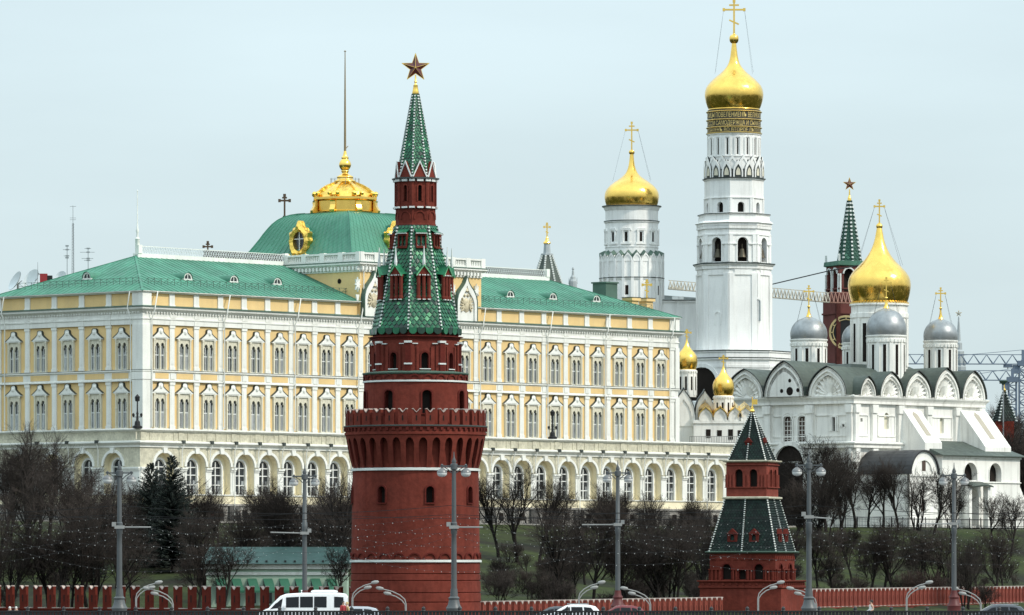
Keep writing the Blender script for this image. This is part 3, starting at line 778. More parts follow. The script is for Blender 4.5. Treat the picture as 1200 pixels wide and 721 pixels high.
for c in [ks[0]-3.4] + [(a+b)/2 for a, b in zip(ks, ks[1:])] + [ks[4]+2.9]:
    st = MB(); fn = at_v(BV0); zc = kz + 5.0
    for q in range(8):
        a = q*pi/4; st.prism([(c+.95*cos(a)*.75, zc+1.2*sin(a)), (c+.35*cos(a+.39), zc+.35*sin(a+.39)), (c, zc), (c+.35*cos(a-.39), zc+.35*sin(a-.39))], fn, 0, .28)
    st.prism([(c-.4,zc-1.6),(c+.4,zc-1.6),(c+.15,zc-2.6),(c-.15,zc-2.6)], fn, 0, .2)
    st.build('attic_rosette', M['white'], pal)
rw_ = MB(); 
for vq in (4.0,): 
    for q in range(12):
        a = 2*pi*q/12; b2 = 2*pi*(q+1)/12
        rw_.face([(BU0-.04,vq,39.0),(BU0-.04,vq+.42*cos(a),39.0+.42*sin(a)),(BU0-.04,vq+.42*cos(b2),39.0+.42*sin(b2))])
rw_.build('round_window', M['dark'], pal)
pipe([(BU0+.6,BV0-.9,41.4),(BU0+.6,BV0-.3,40.2),(BU0+.6,BV0-.3,Z_C)])
DU0, DU1, DV0, DV1, DZ = 50.6, 73.4, 3.9, 28.9, 43.6
DCU, DCV = (DU0+DU1)/2, 16.4; DH = 51.0 - DZ
dprof = [(1,0),(.96,.08),(.915,.18),(.868,.31),(.825,.43),(.79,.54),(.75,.65),(.705,.76),(.655,.85),(.595,.92),(.53,.965),(.46,.99),(.385,1.0)]
dm_ = MB()
def dpt(s_, z_, q): 
    a, b_ = ((-1,-1),(1,-1),(1,1),(-1,1))[q]
    return (DCU + a*s_*(DU1-DU0)/2, DCV + b_*s_*(DV1-DV0)/2, DZ + z_*DH)
for (s0, z0), (s1, z1) in zip(dprof, dprof[1:]):
    for q in range(4):
        r = (q+1) % 4
        dm_.face([dpt(s0,z0,q), dpt(s0,z0,r), dpt(s1,z1,r), dpt(s1,z1,q)])
    for q in range(4): dm_.bar(dpt(s0,z0,q), dpt(s1,z1,q), .22, .22)
dm_.face([dpt(.385,1,q) for q in range(4)])
# overlapping sheet courses
for q in (0, 3):
    r = (q+1) % 4
    for kx in range(1, 22):
        f_ = kx/22
        prev = None
        for (s0, z0) in dprof:
            a, b_ = Vector(dpt(s0,z0,q)), Vector(dpt(s0,z0,r)); pnt = a.lerp(b_, f_)
            if prev is not None: dm_.bar(prev, pnt, .05, .10)
            prev = pnt
dm_.build('dome', M['domegreen'], pal, smooth=30)
k = 905/F
def ky(y): return (HY - y)*k - GZ
ln = MB()
ln.lathe([(r*k, ky(y)) for r, y in [(38.5,252),(39,248),(37,247.5),(36.2,247),(36.5,236),(38,235.4),(40,234),(40,231.5),(38,231),(37,229.5)]], 8, (DCU, DCV), pi/8)
ln.build('gilded_lantern', M['gold'], pal, smooth=25)
l2 = MB(); l2.lathe(curve_prof([(r*k, ky(y)) for r, y in [(36.5,230),(34,226),(29,221.5),(22,217.5),(15,214.8),(12.5,214)]], 4), 8, (DCU, DCV), pi/8)
for q in range(8):
    a = pi/8 + q*pi/4
    for (r0, y0), (r1, y1) in zip([(37,230),(34.5,226),(29.5,221.5),(22.5,217.5),(15,214.5)], [(34.5,226),(29.5,221.5),(22.5,217.5),(15,214.5),(12,213.5)]):
        l2.bar((DCU+r0*k*sin(a), DCV-r0*k*cos(a), ky(y0)), (DCU+r1*k*sin(a), DCV-r1*k*cos(a), ky(y1)), .55, .4)
    a2 = q*pi/4
    for w_, y_ in ((10, 241.5),):
        if False: l2.obox((DCU+34.2*k*sin(a2), DCV-34.2*k*cos(a2), ky(241.5)), (cos(a2)*8*k, sin(a2)*8*k, 0), (sin(a2)*.1,-cos(a2)*.1,0), (0,0,4.2*k))
        for dd in (-9.5, 9.5): l2.lathe([(0,ky(230.5)),(.3,ky(229)),(.42,ky(227)),(.25,ky(225)),(0,ky(224))], 6, (DCU+36*k*sin(a2)+cos(a2)*dd*k, DCV-36*k*cos(a2)+sin(a2)*dd*k))
l2.build('lantern_cupola', M['gold_relief'], pal, smooth=35)
for q in range(8):
    a = pi/8 + q*pi/4; so = MB()
    pr = [(36.5,250),(42.5,250),(43.2,247),(41.3,244.5),(39.6,241),(39.4,237.5),(40.6,236),(36.5,235.5)]
    so.prism([(r*k, ky(y)) for r, y in pr], lambda s_, d_, z_: (DCU+s_*sin(a)+d_*cos(a), DCV-s_*cos(a)+d_*sin(a), z_), -.45, .45)
    so.build('scroll_bracket', M['gold'], pal)
l3 = MB(); l3.lathe(curve_prof([(r*k, ky(y)) for r, y in [(12.5,214),(13.2,212.5),(12.8,211),(10,210),(9.6,207.5),(9.8,206.4),(7,204.5),(4.4,203),(3.6,201.5),(4.6,200),(4.2,198.6),(6.6,195),(7.1,191.5),(5.8,188),(3.8,185.5),(4.6,184),(3.2,182.5),(2.2,180),(1.4,176)]], 3), 20, (DCU, DCV))
l3.build('gilded_finial', M['gold'], pal, smooth=50)
fp_ = MB(); fp_.tube([(DCU,DCV,ky(178)),(DCU,DCV,ky(120)),(DCU,DCV,ky(60))], [.2,.15,.07], 8); fp_.lathe([(0,ky(60)),(.22,ky(59)),(0,ky(57.5))], 8, (DCU,DCV)); fp_.bar((DCU,DCV,ky(174)),(DCU+.7,DCV,ky(170)), .1)
fp_.build('flagpole', mat('bronze_flagpole', (.26,.19,.10), .5, .3), pal, smooth=40)
lr = MB()
for q in range(16):
    a = q*pi/8; b2 = (q+1)*pi/8
    p0 = (DCU+17*k*sin(a), DCV-17*k*cos(a)); p1 = (DCU+17*k*sin(b2), DCV-17*k*cos(b2))
    lr.bar((*p0,ky(217)),(*p0,ky(208)), .04); lr.bar((*p0,ky(209)),(*p1,ky(209)), .03)
lr.build('lantern_rail', M['steel'], pal)
def eye(fn, hood):
    fr = MB(); zc = 46.0
    out_ = []
    for q in range(72):
        a = 2*pi*q/72; rr_ = 1 + .045*cos(12*a) + .34*math.exp(-((a-pi/2)/.20)**2) + .20*(math.exp(-((a-4.05)/.22)**2) + math.exp(-((a-5.37)/.22)**2)) + .08*(math.exp(-((a-.55)/.2)**2) + math.exp(-((a-2.59)/.2)**2))
        out_.append((2.15*rr_*cos(a), zc + 2.45*rr_*sin(a)))
    inn = [(1.2*cos(2*pi*q/72), zc + 1.55*sin(2*pi*q/72)) for q in range(72)]
    mid = [((a[0]+b_[0])/2, (a[1]+b_[1])/2) for a, b_ in zip(out_, inn)]
    for q in range(72):
        r = (q+1) % 72
        fr.face([fn(out_[q][0],.15,out_[q][1]), fn(out_[r][0],.15,out_[r][1]), fn(mid[r][0],.55,mid[r][1]), fn(mid[q][0],.55,mid[q][1])])
        fr.face([fn(mid[q][0],.55,mid[q][1]), fn(mid[r][0],.55,mid[r][1]), fn(inn[r][0],.2,inn[r][1]), fn(inn[q][0],.2,inn[q][1])])
        fr.face([fn(out_[q][0],.15,out_[q][1]), fn(out_[r][0],.15,out_[r][1]), fn(out_[r][0],-1.0,out_[r][1]), fn(out_[q][0],-1.0,out_[q][1])])
        fr.face([fn(inn[q][0],.2,inn[q][1]), fn(inn[r][0],.2,inn[r][1]), fn(inn[r][0],-.3,inn[r][1]), fn(inn[q][0],-.3,inn[q][1])])
    fr.prism([(-2.6,zc-2.9),(2.6,zc-2.9),(2.4,zc-2.2),(-2.4,zc-2.2)], fn, -1, .5)
    for q in range(-2, 3): 
        c0 = Vector(fn(q*.9, .3, zc-2.45)); fr.lathe([(0,-.45),(.35,-.2),(.4,.1),(0,.5)], 6); n0 = len(fr.v)-24; fr.v[n0:] = [tuple(Vector(x)+c0) for x in fr.v[n0:]]
    fo = fr.build('oval_window', M['gold_relief'], pal, smooth=40)
    pn = MB(); pn.face([fn(a, -.25, b_) for a, b_ in inn]); pn.build('pane', M['glass'], fo)
    mu = MB(); mu.prism([(-.06,zc-1.6),(.06,zc-1.6),(.06,zc+1.6),(-.06,zc+1.6)], fn, -.22, -.05); mu.prism([(-1.25,zc+.35),(1.25,zc+.35),(1.25,zc+.47),(-1.25,zc+.47)], fn, -.22, -.05); mu.build('frame', M['frame'], fo)
    hd = MB()
    for q in range(0, 36):
        hd.face([fn(out_[q][0]*.95,-.5,zc+(out_[q][1]-zc)*.95), fn(out_[q+1][0]*.95,-.5,zc+(out_[q+1][1]-zc)*.95), fn(out_[q+1][0]*.8,-5.5,zc+(out_[q+1][1]-zc)*.55), fn(out_[q][0]*.8,-5.5,zc+(out_[q][1]-zc)*.55)])
    hd.build('hood', M['domegreen'], fo)
eye(lambda s_, d_, z_: (51.2 - d_, DCV - s_, z_), 0)
eye(lambda s_, d_, z_: (DCU + s_, 4.7 - d_, z_), 0)
# ------------------------------------------------------------------ helpers shared by the brick towers
def star(name, parent, c, R, rz=0, m=None):
    mb = MB(); pts = []
    for q in range(10):
        a = pi/2 + q*pi/5; r = R if q % 2 == 0 else R*.40
        pts.append((r*cos(a), r*sin(a)))
    T = R*.17
    for q in range(10):
        p, n = pts[q], pts[(q+1) % 10]
        mb.face([(p[0],0,p[1]),(n[0],0,n[1]),(0,-T,0)]); mb.face([(n[0],0,n[1]),(p[0],0,p[1]),(0,T,0)])
    o = mb.build(name, m or M['ruby'], parent, loc=c, rotz=rz)
    e = MB()
    for q in range(10):
        p, n = pts[q], pts[(q+1) % 10]
        e.bar((p[0],0,p[1]),(n[0],0,n[1]), R*.032, R*.032, up=(0,1,0))
        if q % 2 == 0: e.bar((p[0],0,p[1]),(0,-T*1.04,0), R*.025, R*.025, up=(0,1,0))
    e.build('star_edge', M['gold'], o); return o
def tile_tent(parent, n, ph, rings, c=(0,0), tile=.5, mats=None, name='tent', chev=True, ribs=True, bead=.22, seed=1, faces=None):
    """n-sided tent clad in overlapping pointed glazed tiles; rings = [(circumradius, z) ...] from the bottom up"""
    rr = random.Random(seed); mb = MB()
    def vert(q, r): a = ph + 2*pi*q/n; return (c[0] + r*sin(a), c[1] - r*cos(a))
    for (r0, z0), (r1, z1) in zip(rings, rings[1:]):
        rows = max(1, int(round(sqrt((z1-z0)**2 + (r1-r0)**2)/(tile*.72))))
        for q in range(n):
            A, B = Vector((*vert(q,r0),z0)), Vector((*vert(q+1,r0),z0)); Cc, D = Vector((*vert(q+1,r1),z1)), Vector((*vert(q,r1),z1))
            nrm = (B-A).cross(D-A)
            if nrm.length < 1e-6: nrm = (B-A).cross(Cc-A)
            nrm.normalize()
            mb.face([A,B,Cc,D], 0)
            cols = max(2, int(round((B-A).length/tile)))
            def P(f, t): return A.lerp(B, f).lerp(D.lerp(Cc, f), t)
            for i in range(rows):
                t0, t1 = i/rows, min(1.0, (i+1.35)/rows)
                off = .5 if i % 2 else 0
                for j in range(cols + (1 if off else 0)):
                    f0, f1 = max(0, (j-off)/cols), min(1, (j+1-off)/cols)
                    if f1 - f0 < .2/cols: continue
                    fm = (f0+f1)/2
                    ph_ = (i + int(2*abs((fm*cols) % 4 - 2))) % 4 if chev else rr.randrange(4)
                    mi = (2, 1, 0, 1)[ph_] if chev else (0,0,1,1)[ph_]
                    if rr.random() < .12: mi = rr.randrange(3) if chev else rr.randrange(2)
                    lift = nrm*(tile*.17)
                    tm = (t0+t1)/2
                    mb.face([P(fm,t0)+lift*.9, P(f1,tm)+lift*.25, P(fm,t1)+lift*.05, P(f0,tm)+lift*.25], mi)
                    mb.face([P(fm,t0)+lift*.9, P(f1,tm)+lift*.25, P(f1,tm)-lift*.1, P(fm,t0)-lift*.1], 0)
                    mb.face([P(fm,t0)+lift*.9, P(f0,tm)+lift*.25, P(f0,tm)-lift*.1, P(fm,t0)-lift*.1], 0)
    o = mb.build(name, mats or [M['tile_a'], M['tile_b'], M['tile_c']], parent)
    if ribs:
        for q in range(n):
            rb = MB()
            for (r0, z0), (r1, z1) in zip(rings, rings[1:]):
                A, B = Vector((*vert(q,r0),z0)), Vector((*vert(q,r1),z1)); Lr = (B-A).length; k = max(1, int(Lr/(bead*2.1)))
                od = Vector((*vert(q,1),0)) - Vector((c[0],c[1],0))
                tx = Vector((-od.y, od.x, 0)); ax = (B-A).normalized()
                for j in range(k*2):
                    pnt = A.lerp(B, (j+.5)/(k*2)) + od*.06
                    if j % 2 == 0: rb.obox(pnt, ax*bead*.46, tx*bead*.52, od*bead*.5, 0)
                    else: rb.obox(pnt, ax*bead*.5, tx*bead*.34, od*bead*.3, 1)
            rb.build('rib', [M['bead'], M['tile_a']], parent)
    return o
def swallow_merlon(w, h, t, mats, cap=True):
    """swallow-tail merlon standing at the origin, front facing -y"""
    mb = MB(); fn = flat_front
    top = [(w/2,h),(w*.34,h+.02),(w*.16,h-.2),(0,h-.34),(-w*.16,h-.2),(-w*.34,h+.02),(-w/2,h)]
    mb.prism([(-w/2,0),(w/2,0)] + top, fn, -t/2, t/2, 0)
    if cap:
        tp = list(reversed(top))
        for a, b in zip(tp, tp[1:]): mb.prism([a, b, (b[0],b[1]+.10), (a[0],a[1]+.10)], fn, -t/2-.06, t/2+.06, 1)
    mb.prism([(-.07,h*.30),(.07,h*.30),(.07,h*.62),(-.07,h*.62)], fn, t/2-.1, t/2+.008, 2)
    return mb.build('merlon', mats)

# ------------------------------------------------------------------ the big round corner tower
TY = 600.0; tk_ = TY/F; TX = (487-CX)*tk_
rt = thing('round_tower', 'big round red brick tower with tiled green tent and ruby star on top', 'tower', (TX, TY, WALL_Z-.4))
Zt = lambda y: (HY - y)*tk_ - (WALL_Z - .4)
def rad(pts):
    P_ = [(Zt(y), r*tk_) for r, y in pts]
    def f(z):
        for (za, ra), (zb, rb) in zip(P_, P_[1:]):
            if z <= zb: return ra + (rb-ra)*max(0, min(1, (z-za)/(zb-za)))
        return P_[-1][1]
    return f
base_r = rad([(77.5,735),(75.4,660),(73.8,551)])
fnb = round_map(base_r)
def ang(px, y, rf): 
    q = (px-487)*tk_/rf(Zt(y)); return math.asin(max(-1, min(1, q)))
bw = MB(); wz0, wz1 = Zt(590), Zt(571)
wa = [ang(413.5,575,base_r), ang(449,575,base_r), ang(505,575,base_r), ang(550.5,575,base_r)]
bw.arched_wall(fnb, -pi, pi, Zt(600), Zt(551), [(a, .066 , wz0, wz1, 'flat') for a in wa], .8, 0, 0, ds=.09)
n = 72
zs = []
for y in (735, 706.5, 706, 705.2, 704.7, 695.5, 695, 694.2, 693.7, 681.5, 681, 680.2, 679.7, 673.5, 673, 672.2, 671.7, 657.5, 600):
    zs.append((base_r(Zt(y)) - (.10 if any(abs(y-g) < .45 for g in (705.6, 694.6, 680.6, 672.6)) else 0), Zt(y)))
bw.lathe(zs, n, cap=False)
bw.build('base_wall', M['red'], rt, smooth=20)
def tower_window(fn, a, w, z0, z1, parent, r, depth=.7, arch=True, frame=None):
    o_ = MB(); op = (a, w, z0, z1, 'low')
    sc = r
    pts = [(a-w, z0)] + [(a - w*cos(pi*j/8), z1 + w*sc*sin(pi*j/8)) for j in range(9)] + [(a+w, z0)]
    pin = MB()
    for d0 in (.02,): 
        for p, q in zip(pts, pts[1:]): 
            k_ = 1.0 + .32
            e = lambda s_: (a + (s_[0]-a)*k_, s_[1] + (.32*w*sc if s_[1] >= z1 - 1e-6 else 0))
            P0, Q0 = e(p), e(q)
            o_.face([fn(P0[0],.12,P0[1]), fn(Q0[0],.12,Q0[1]), fn(q[0],.12,q[1]), fn(p[0],.12,p[1])], 0)
            o_.face([fn(P0[0],.12,P0[1]), fn(Q0[0],.12,Q0[1]), fn(Q0[0],-.05,Q0[1]), fn(P0[0],-.05,P0[1])], 0)
            o_.face([fn(p[0],.12,p[1]), fn(q[0],.12,q[1]), fn(q[0],-depth,q[1]), fn(p[0],-depth,p[1])], 0)
    o_.face([fn(a-w*1.4,.18,z0-.12), fn(a+w*1.4,.18,z0-.12), fn(a+w*1.4,.18,z0), fn(a-w*1.4,.18,z0)], 1)
    o_.face([fn(a-w*1.4,.18,z0), fn(a+w*1.4,.18,z0), fn(a+w*1.4,-depth,z0), fn(a-w*1.4,-depth,z0)], 1)
    wo = o_.build('window', [frame or M['red_dark'], M['red_dark']], parent)
    pn = MB(); pn.face([fn(s_, -depth+.05, z_) for s_, z_ in pts]); pn.build('opening', M['dark'], wo)
    return wo
# the arched heads: cut in the wall as flat lintels above, so the holes are made a little taller
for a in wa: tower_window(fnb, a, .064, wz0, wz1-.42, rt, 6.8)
def stringcourse(y, r, th=.22, out_=.2, m=None):
    mb = MB(); z = Zt(y); R0 = r*tk_
    mb.lathe([(R0-.1,z-th/2),(R0+out_,z-th/2),(R0+out_,z+th/2),(R0-.1,z+th/2+.05)], 72, cap=False)
    return mb.build('string_course', m or M['bead'], rt, smooth=30)
stringcourse(657.8, 75.3); stringcourse(551, 73.8, .24)
ba = MB()
for j in range(26):                                     # blind arcade above the lower white course
    a0 = 2*pi*j/26; zA = Zt(655); ba.cut()
    for q in range(8):
        t0, t1 = pi*q/8, pi*(q+1)/8; hw = 2*pi/26*.42
        p = lambda t, f, d_: fnb(a0 - hw*f*cos(t), d_, zA + hw*7*f*sin(t)*.95)
        ba.face([p(t0,1,.16), p(t1,1,.16), p(t1,.76,.16), p(t0,.76,.16)]); ba.face([p(t0,1,.16), p(t1,1,.16), p(t1,1,0), p(t0,1,0)]); ba.face([p(t0,.76,.16), p(t1,.76,.16), p(t1,.76,0), p(t0,.76,0)])
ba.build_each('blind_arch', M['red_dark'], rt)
# machicolated gallery
ga = MB(); NA = 32
rtop = 82.0*tk_; zA, zB, zC = Zt(549), Zt(511), Zt(500.5)
fl_r = lambda z: base_r(Zt(551)) + (rtop - base_r(Zt(551)))*max(0, min(1, (z-zA)/(zB-zA)))**.8
fng = round_map(lambda z: fl_r(z))
ga.lathe([(base_r(Zt(551))-.2, zA-.1), (base_r(Zt(551))-.15, zC)], 72, cap=False, m=0)
hw = pi/NA
for j in range(NA):
    a0 = 2*pi*(j+.5)/NA + .03; w = hw*.62; spr = Zt(522)
    arc = [(a0 - w*cos(pi*q/8), spr + .62*sin(pi*q/8)*1.15) for q in range(9)]
    # pier faces between niches
    zz = [zA + (spr-zA)*q/6 for q in range(7)]
    for s0, s1 in ((a0-hw, a0-w), (a0+w, a0+hw)):
        for z0, z1 in zip(zz, zz[1:]): ga.face([fng(s0,0,z0), fng(s1,0,z0), fng(s1,0,z1), fng(s0,0,z1)])
        ga.face([fng(s0,0,spr), fng(s1,0,spr), fng(s1,0,zB), fng(s0,0,zB)])
    for (a, za), (b, zb) in zip(arc, arc[1:]):
        ga.face([fng(a,0,za), fng(b,0,zb), fng(b,0,zB), fng(a,0,zB)])
        ga.face([fng(a,0,za), fng(b,0,zb), fng(b,-(fl_r(zb)-base_r(Zt(551))),zb), fng(a,-(fl_r(za)-base_r(Zt(551))),za)], 1)
    for s_ in (a0-w, a0+w):
        for z0, z1 in zip(zz, zz[1:]):
            ga.face([fng(s_,0,z0), fng(s_,0,z1), fng(s_,-(fl_r(z1)-base_r(Zt(551)))-.02,z1), fng(s_,-(fl_r(z0)-base_r(Zt(551)))-.02,z0)], 1)
ga.lathe([(rtop-.02,zB-.02),(rtop+.12,zB+.05),(rtop+.12,zB+.3),(rtop,zB+.35),(rtop,zC-.25),(rtop+.16,zC-.2),(rtop+.16,zC),(rtop-2.2,zC+.02)], 72, cap=False)
for j in range(NA*2): a0 = pi*j/NA; ga.obox(fng(a0,.1,zB+.62), (cos(a0)*.16,sin(a0)*.16,0), (sin(a0)*.1,-cos(a0)*.1,0), (0,0,.16), 1)
ga.build('machicolation', [M['red'], M['red_dark']], rt, smooth=20)
stringcourse(500.6, 82.6, .12, .2, M['capdark'])
ml = swallow_merlon(.98, 1.72, .45, [M['red'], M['capstone'], M['dark']]); ml.parent = rt
for j in range(NA):
    a = 2*pi*(j+.0)/NA + .03 ; loc = ((rtop-.22)*sin(a), -(rtop-.22)*cos(a), zC)
    if j == 0: ml.location = loc; ml.rotation_euler = (0,0,a)
    else: cpart(ml, rt, loc, a)
# second drum
d2 = MB(); r2 = rad([(61.2,502),(60.3,438)]); fn2 = round_map(r2)
w2 = [ang(p, 470, r2) for p in (429, 456.8, 501.2, 540.5)]
w2 += [w2[-1]+.7+.66*q for q in range(5)]
d2.arched_wall(fn2, -pi, pi, zC, Zt(438), [(a, .092, Zt(486), Zt(459.5), 'flat') for a in w2 if abs(a) < pi-.1], .8, 0, 0, ds=.09)
d2.build('middle_drum', M['red'], rt, smooth=20)
for a in w2: tower_window(fn2, a, .092, Zt(486), Zt(459.5)-.36, rt, 4.6)
stringcourse(448.2, 60.6, .16, .14)
b2_ = MB()
for j in range(24):
    a0 = 2*pi*j/24; zq = Zt(446.6); b2_.cut()
    for q in range(8):
        t0, t1 = pi*q/8, pi*(q+1)/8; h2 = 2*pi/24*.44
        p = lambda t, f, d_: fn2(a0 - h2*f*cos(t), d_, zq + .62*f*sin(t))
        b2_.face([p(t0,1,.12), p(t1,1,.12), p(t1,.7,.12), p(t0,.7,.12)]); b2_.face([p(t0,1,.12), p(t1,1,.12), p(t1,1,0), p(t0,1,0)])
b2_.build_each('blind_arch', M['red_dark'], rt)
c2 = MB(); c2.lathe([(60*tk_,Zt(440.5)),(61.5*tk_,Zt(440)),(62.5*tk_,Zt(438.8)),(62.5*tk_,Zt(437.8)),(50*tk_,Zt(436))], 72, cap=False); c2.build('cornice', M['capgreen'], rt, smooth=30)
# octagonal storey under the tent
PH = radians(-8.5)
R3 = 52.0*tk_; z30, z31 = Zt(437), Zt(396)
o3 = MB(); NB = 8
for q in range(NB):
    fn, hwid, am = poly_map(R3, NB, PH, q)
    o3.arched_wall(fn, -hwid, hwid, z30, z31, [(0, .40, Zt(433.5), Zt(419), 'round')], .7, 0, 1)
    o3.prism([(-hwid+.08,z30),(-hwid+.62,z30),(-hwid+.62,Zt(404)),(-hwid+.08,Zt(404))], fn, 0, .14); o3.prism([(hwid-.62,z30),(hwid-.08,z30),(hwid-.08,Zt(404)),(hwid-.62,Zt(404))], fn, 0, .14)
    o3.prism([(-.95,z30),(-.65,z30),(-.65,Zt(408)),(-.95,Zt(408))], fn, 0, .12); o3.prism([(.65,z30),(.95,z30),(.95,Zt(408)),(.65,Zt(408))], fn, 0, .12)
o3.build('octagon_wall', [M['red'], M['red_dark']], rt)
for q in range(NB):
    fn, hwid, am = poly_map(R3, NB, PH, q)
    wo = MB(); op = (0, .40, Zt(433.5), Zt(419), 'round'); wo.arch_frame(fn, op, .18, 0, .1); wo.prism([(-.6,Zt(434.4)),(.6,Zt(434.4)),(.6,Zt(433.5)),(-.6,Zt(433.5))], fn, 0, .2, 1)
    w_ = wo.build('window', [M['red_dark'], M['bead']], rt)
    pn = MB(); pn.arch_panel(fn, op, -.6); pn.build('opening', M['dark'], w_)
wm = MB()
for q in range(NB):
    a = PH + 2*pi*q/NB; fn, hwid, am = poly_map(R3, NB, PH, q)
    c0 = Vector((R3*sin(a), -R3*cos(a), 0)); t_ = Vector((cos(a), sin(a), 0)); o_ = Vector((sin(a), -cos(a), 0))
    wm.cut(); wm.obox(c0 + o_*.05 + Vector((0,0,Zt(402.5))), t_*.4, o_*.25, (0,0,.11)); wm.cut(); wm.obox(c0 + o_*.05 + Vector((0,0,Zt(428))), t_*.42, o_*.22, (0,0,.08))
    for s_ in (-1.1, 1.1): wm.cut(); wm.prism([(s_-.3,Zt(405)),(s_+.3,Zt(405)),(s_+.3,Zt(404)),(s_-.3,Zt(404))], fn, 0, .2)
wm.build_each('white_block', M['bead'], rt)
pl3 = MB()
for q in range(NB):
    a = PH + 2*pi*q/NB; c0 = Vector((R3*sin(a), -R3*cos(a), 0)); o_ = Vector((sin(a), -cos(a), 0)); t_ = Vector((cos(a), sin(a), 0))
    pl3.obox(c0 + o_*.0 + Vector((0,0,(z30+Zt(403))/2)), t_*.3, o_*.2, (0,0,(Zt(403)-z30)/2))
    fn, hwid, am = poly_map(R3, NB, PH, q)
pl3.lathe([(R3,Zt(399.5)),(R3+.1,Zt(399)),(R3+.1,Zt(397)),(R3+.42,Zt(396.2)),(R3+.42,Zt(395.3)),(R3-.1,Zt(395)),(R3-.1,Zt(386))], 8, ph=PH, cap=False)
pl3.build('octagon_cornice', M['red_dark'], rt)
# the green tent with two galleries of dormers
def Rt(half): return half*tk_*1.02
tent_rings = [(Rt(50.5),Zt(388)),(Rt(44),Zt(355)),(Rt(36.5),Zt(320)),(Rt(29),Zt(288)),(Rt(24.5),Zt(265))]
tile_tent(rt, 8, PH, tent_rings, tile=.58, name='lower_tent', bead=.17, seed=4)
sc_ = MB()
for q in range(8):                                       # scalloped lower edge
    fn, hwid, am = poly_map(Rt(50.8), 8, PH, q)
    ns = 4
    for j in range(ns):
        c0 = -hwid + (j+.5)*2*hwid/ns; w_ = hwid/ns*.92
        sc_.prism([(c0-w_,Zt(386))] + [(c0 - w_*cos(pi*t/8), Zt(389.5) - w_*.85*sin(pi*t/8)) for t in range(9)] + [(c0+w_,Zt(386))], fn, .0, .3, j % 2)
sc_.build('scalloped_edge', [M['tile_b'], M['tile_a']], rt)
def tent_r(y):
    for (ra, za), (rb, zb) in zip(tent_rings, tent_rings[1:]):
        if Zt(y) <= zb + 1e-6: return ra + (rb-ra)*(Zt(y)-za)/(zb-za)
    return tent_rings[-1][0]
for (yb, yt, yapex, hwf, proj) in ((353, 323.5, 313.5, .43, 1.0), (292.5, 274.5, 268, .5, .35)):
    for q in range(8):
        Rb = tent_r(yb) + .15
        fn, hwid, am = poly_map(Rb, 8, PH, q)
        w_ = hwid*hwf; z0, z1, z2 = Zt(yb), Zt(yt), Zt(yapex)
        db = MB()
        big = yb > 320
        depth = (Rb - tent_r(yt))*.924 + .3
        db.prism([(-w_,z0),(w_,z0),(w_,z0+.14),(-w_,z0+.14)], fn, -depth, .18, 0)
        if big:
            for s_ in (-.82, 0, .82):
                c0 = Vector(fn(s_*w_, -.05, 0)); db.lathe([(.26,z0+.1),(.26,z0+.3),(.2,z0+.45),(.2,z1-.35),(.27,z1-.2),(.27,z1)], 8, (c0.x, c0.y), 0, 0)
            db.prism([(-w_*1.08,z1),(w_*1.08,z1),(0,z2)], fn, -depth, .12, 0)
        else:
            db.arched_wall(fn, -w_, w_, z0, z1, [(-w_*.42, .2, z0+.25, z1-.3, 'flat'), (w_*.42, .2, z0+.25, z1-.3, 'flat')], .4)
            for s_ in (-w_, w_): db.face([fn(s_,0,z0), fn(s_,-depth,z0), fn(s_,-depth,z1), fn(s_,0,z1)])
        do = db.build('dormer', [M['red'], M['bead']], rt)
        pn = MB(); pn.face([fn(-w_*.95,-.45,z0), fn(w_*.95,-.45,z0), fn(w_*.95,-.45,z1+.2), fn(-w_*.95,-.45,z1+.2)]); pn.build('opening', M['dark'], do)
        rf_ = MB()
        if big:
            for s_ in (-1, 1):
                rf_.face([fn(s_*w_*1.25,.3,z1-.05), fn(0,.3,z2+.14), fn(0,-depth-.9,z2+.25), fn(s_*w_*1.25,-depth-.4,z1+.2)], 0)
                rf_.prism([(s_*w_*1.25,z1-.05),(0,z2+.14),(0,z2-.03),(s_*w_*1.2,z1-.22)], fn, .12, .3, 1)
            rf_.lathe([(.16,z2),(.2,z2+.4),(.1,z2+1.2),(.04,z2+2.1)], 6, Vector(fn(0,.1,0)).xy[:], 0, 2)
        else:
            rf_.face([fn(-w_*1.1,.22,z1), fn(w_*1.1,.22,z1), fn(w_*1.0,-.9,z2), fn(-w_*1.0,-.9,z2)], 0)
            rf_.prism([(-w_*1.1,z1-.1),(w_*1.1,z1-.1),(w_*1.1,z1-.02),(-w_*1.1,z1-.02)], fn, 0, .25, 2)
        rf_.build('dormer_roof', [M['tile_b'], M['tile_c'], M['bead']], do)
        if big:
            wt = MB()
            for s_ in (-.82, 0, .82): wt.cut(); wt.prism([(s_*w_-.2,z1-.14),(s_*w_+.2,z1-.14),(s_*w_+.2,z1-.02),(s_*w_-.2,z1-.02)], fn, -.2, .2); 
            for s_ in (-.8,0,.8): wt.cut(); wt.prism([(s_*w_-.16,z0-.03),(s_*w_+.16,z0-.03),(s_*w_+.16,z0+.07),(s_*w_-.16,z0+.07)], fn, 0, .24)
            wt.build_each('white_block', M['bead'], do)
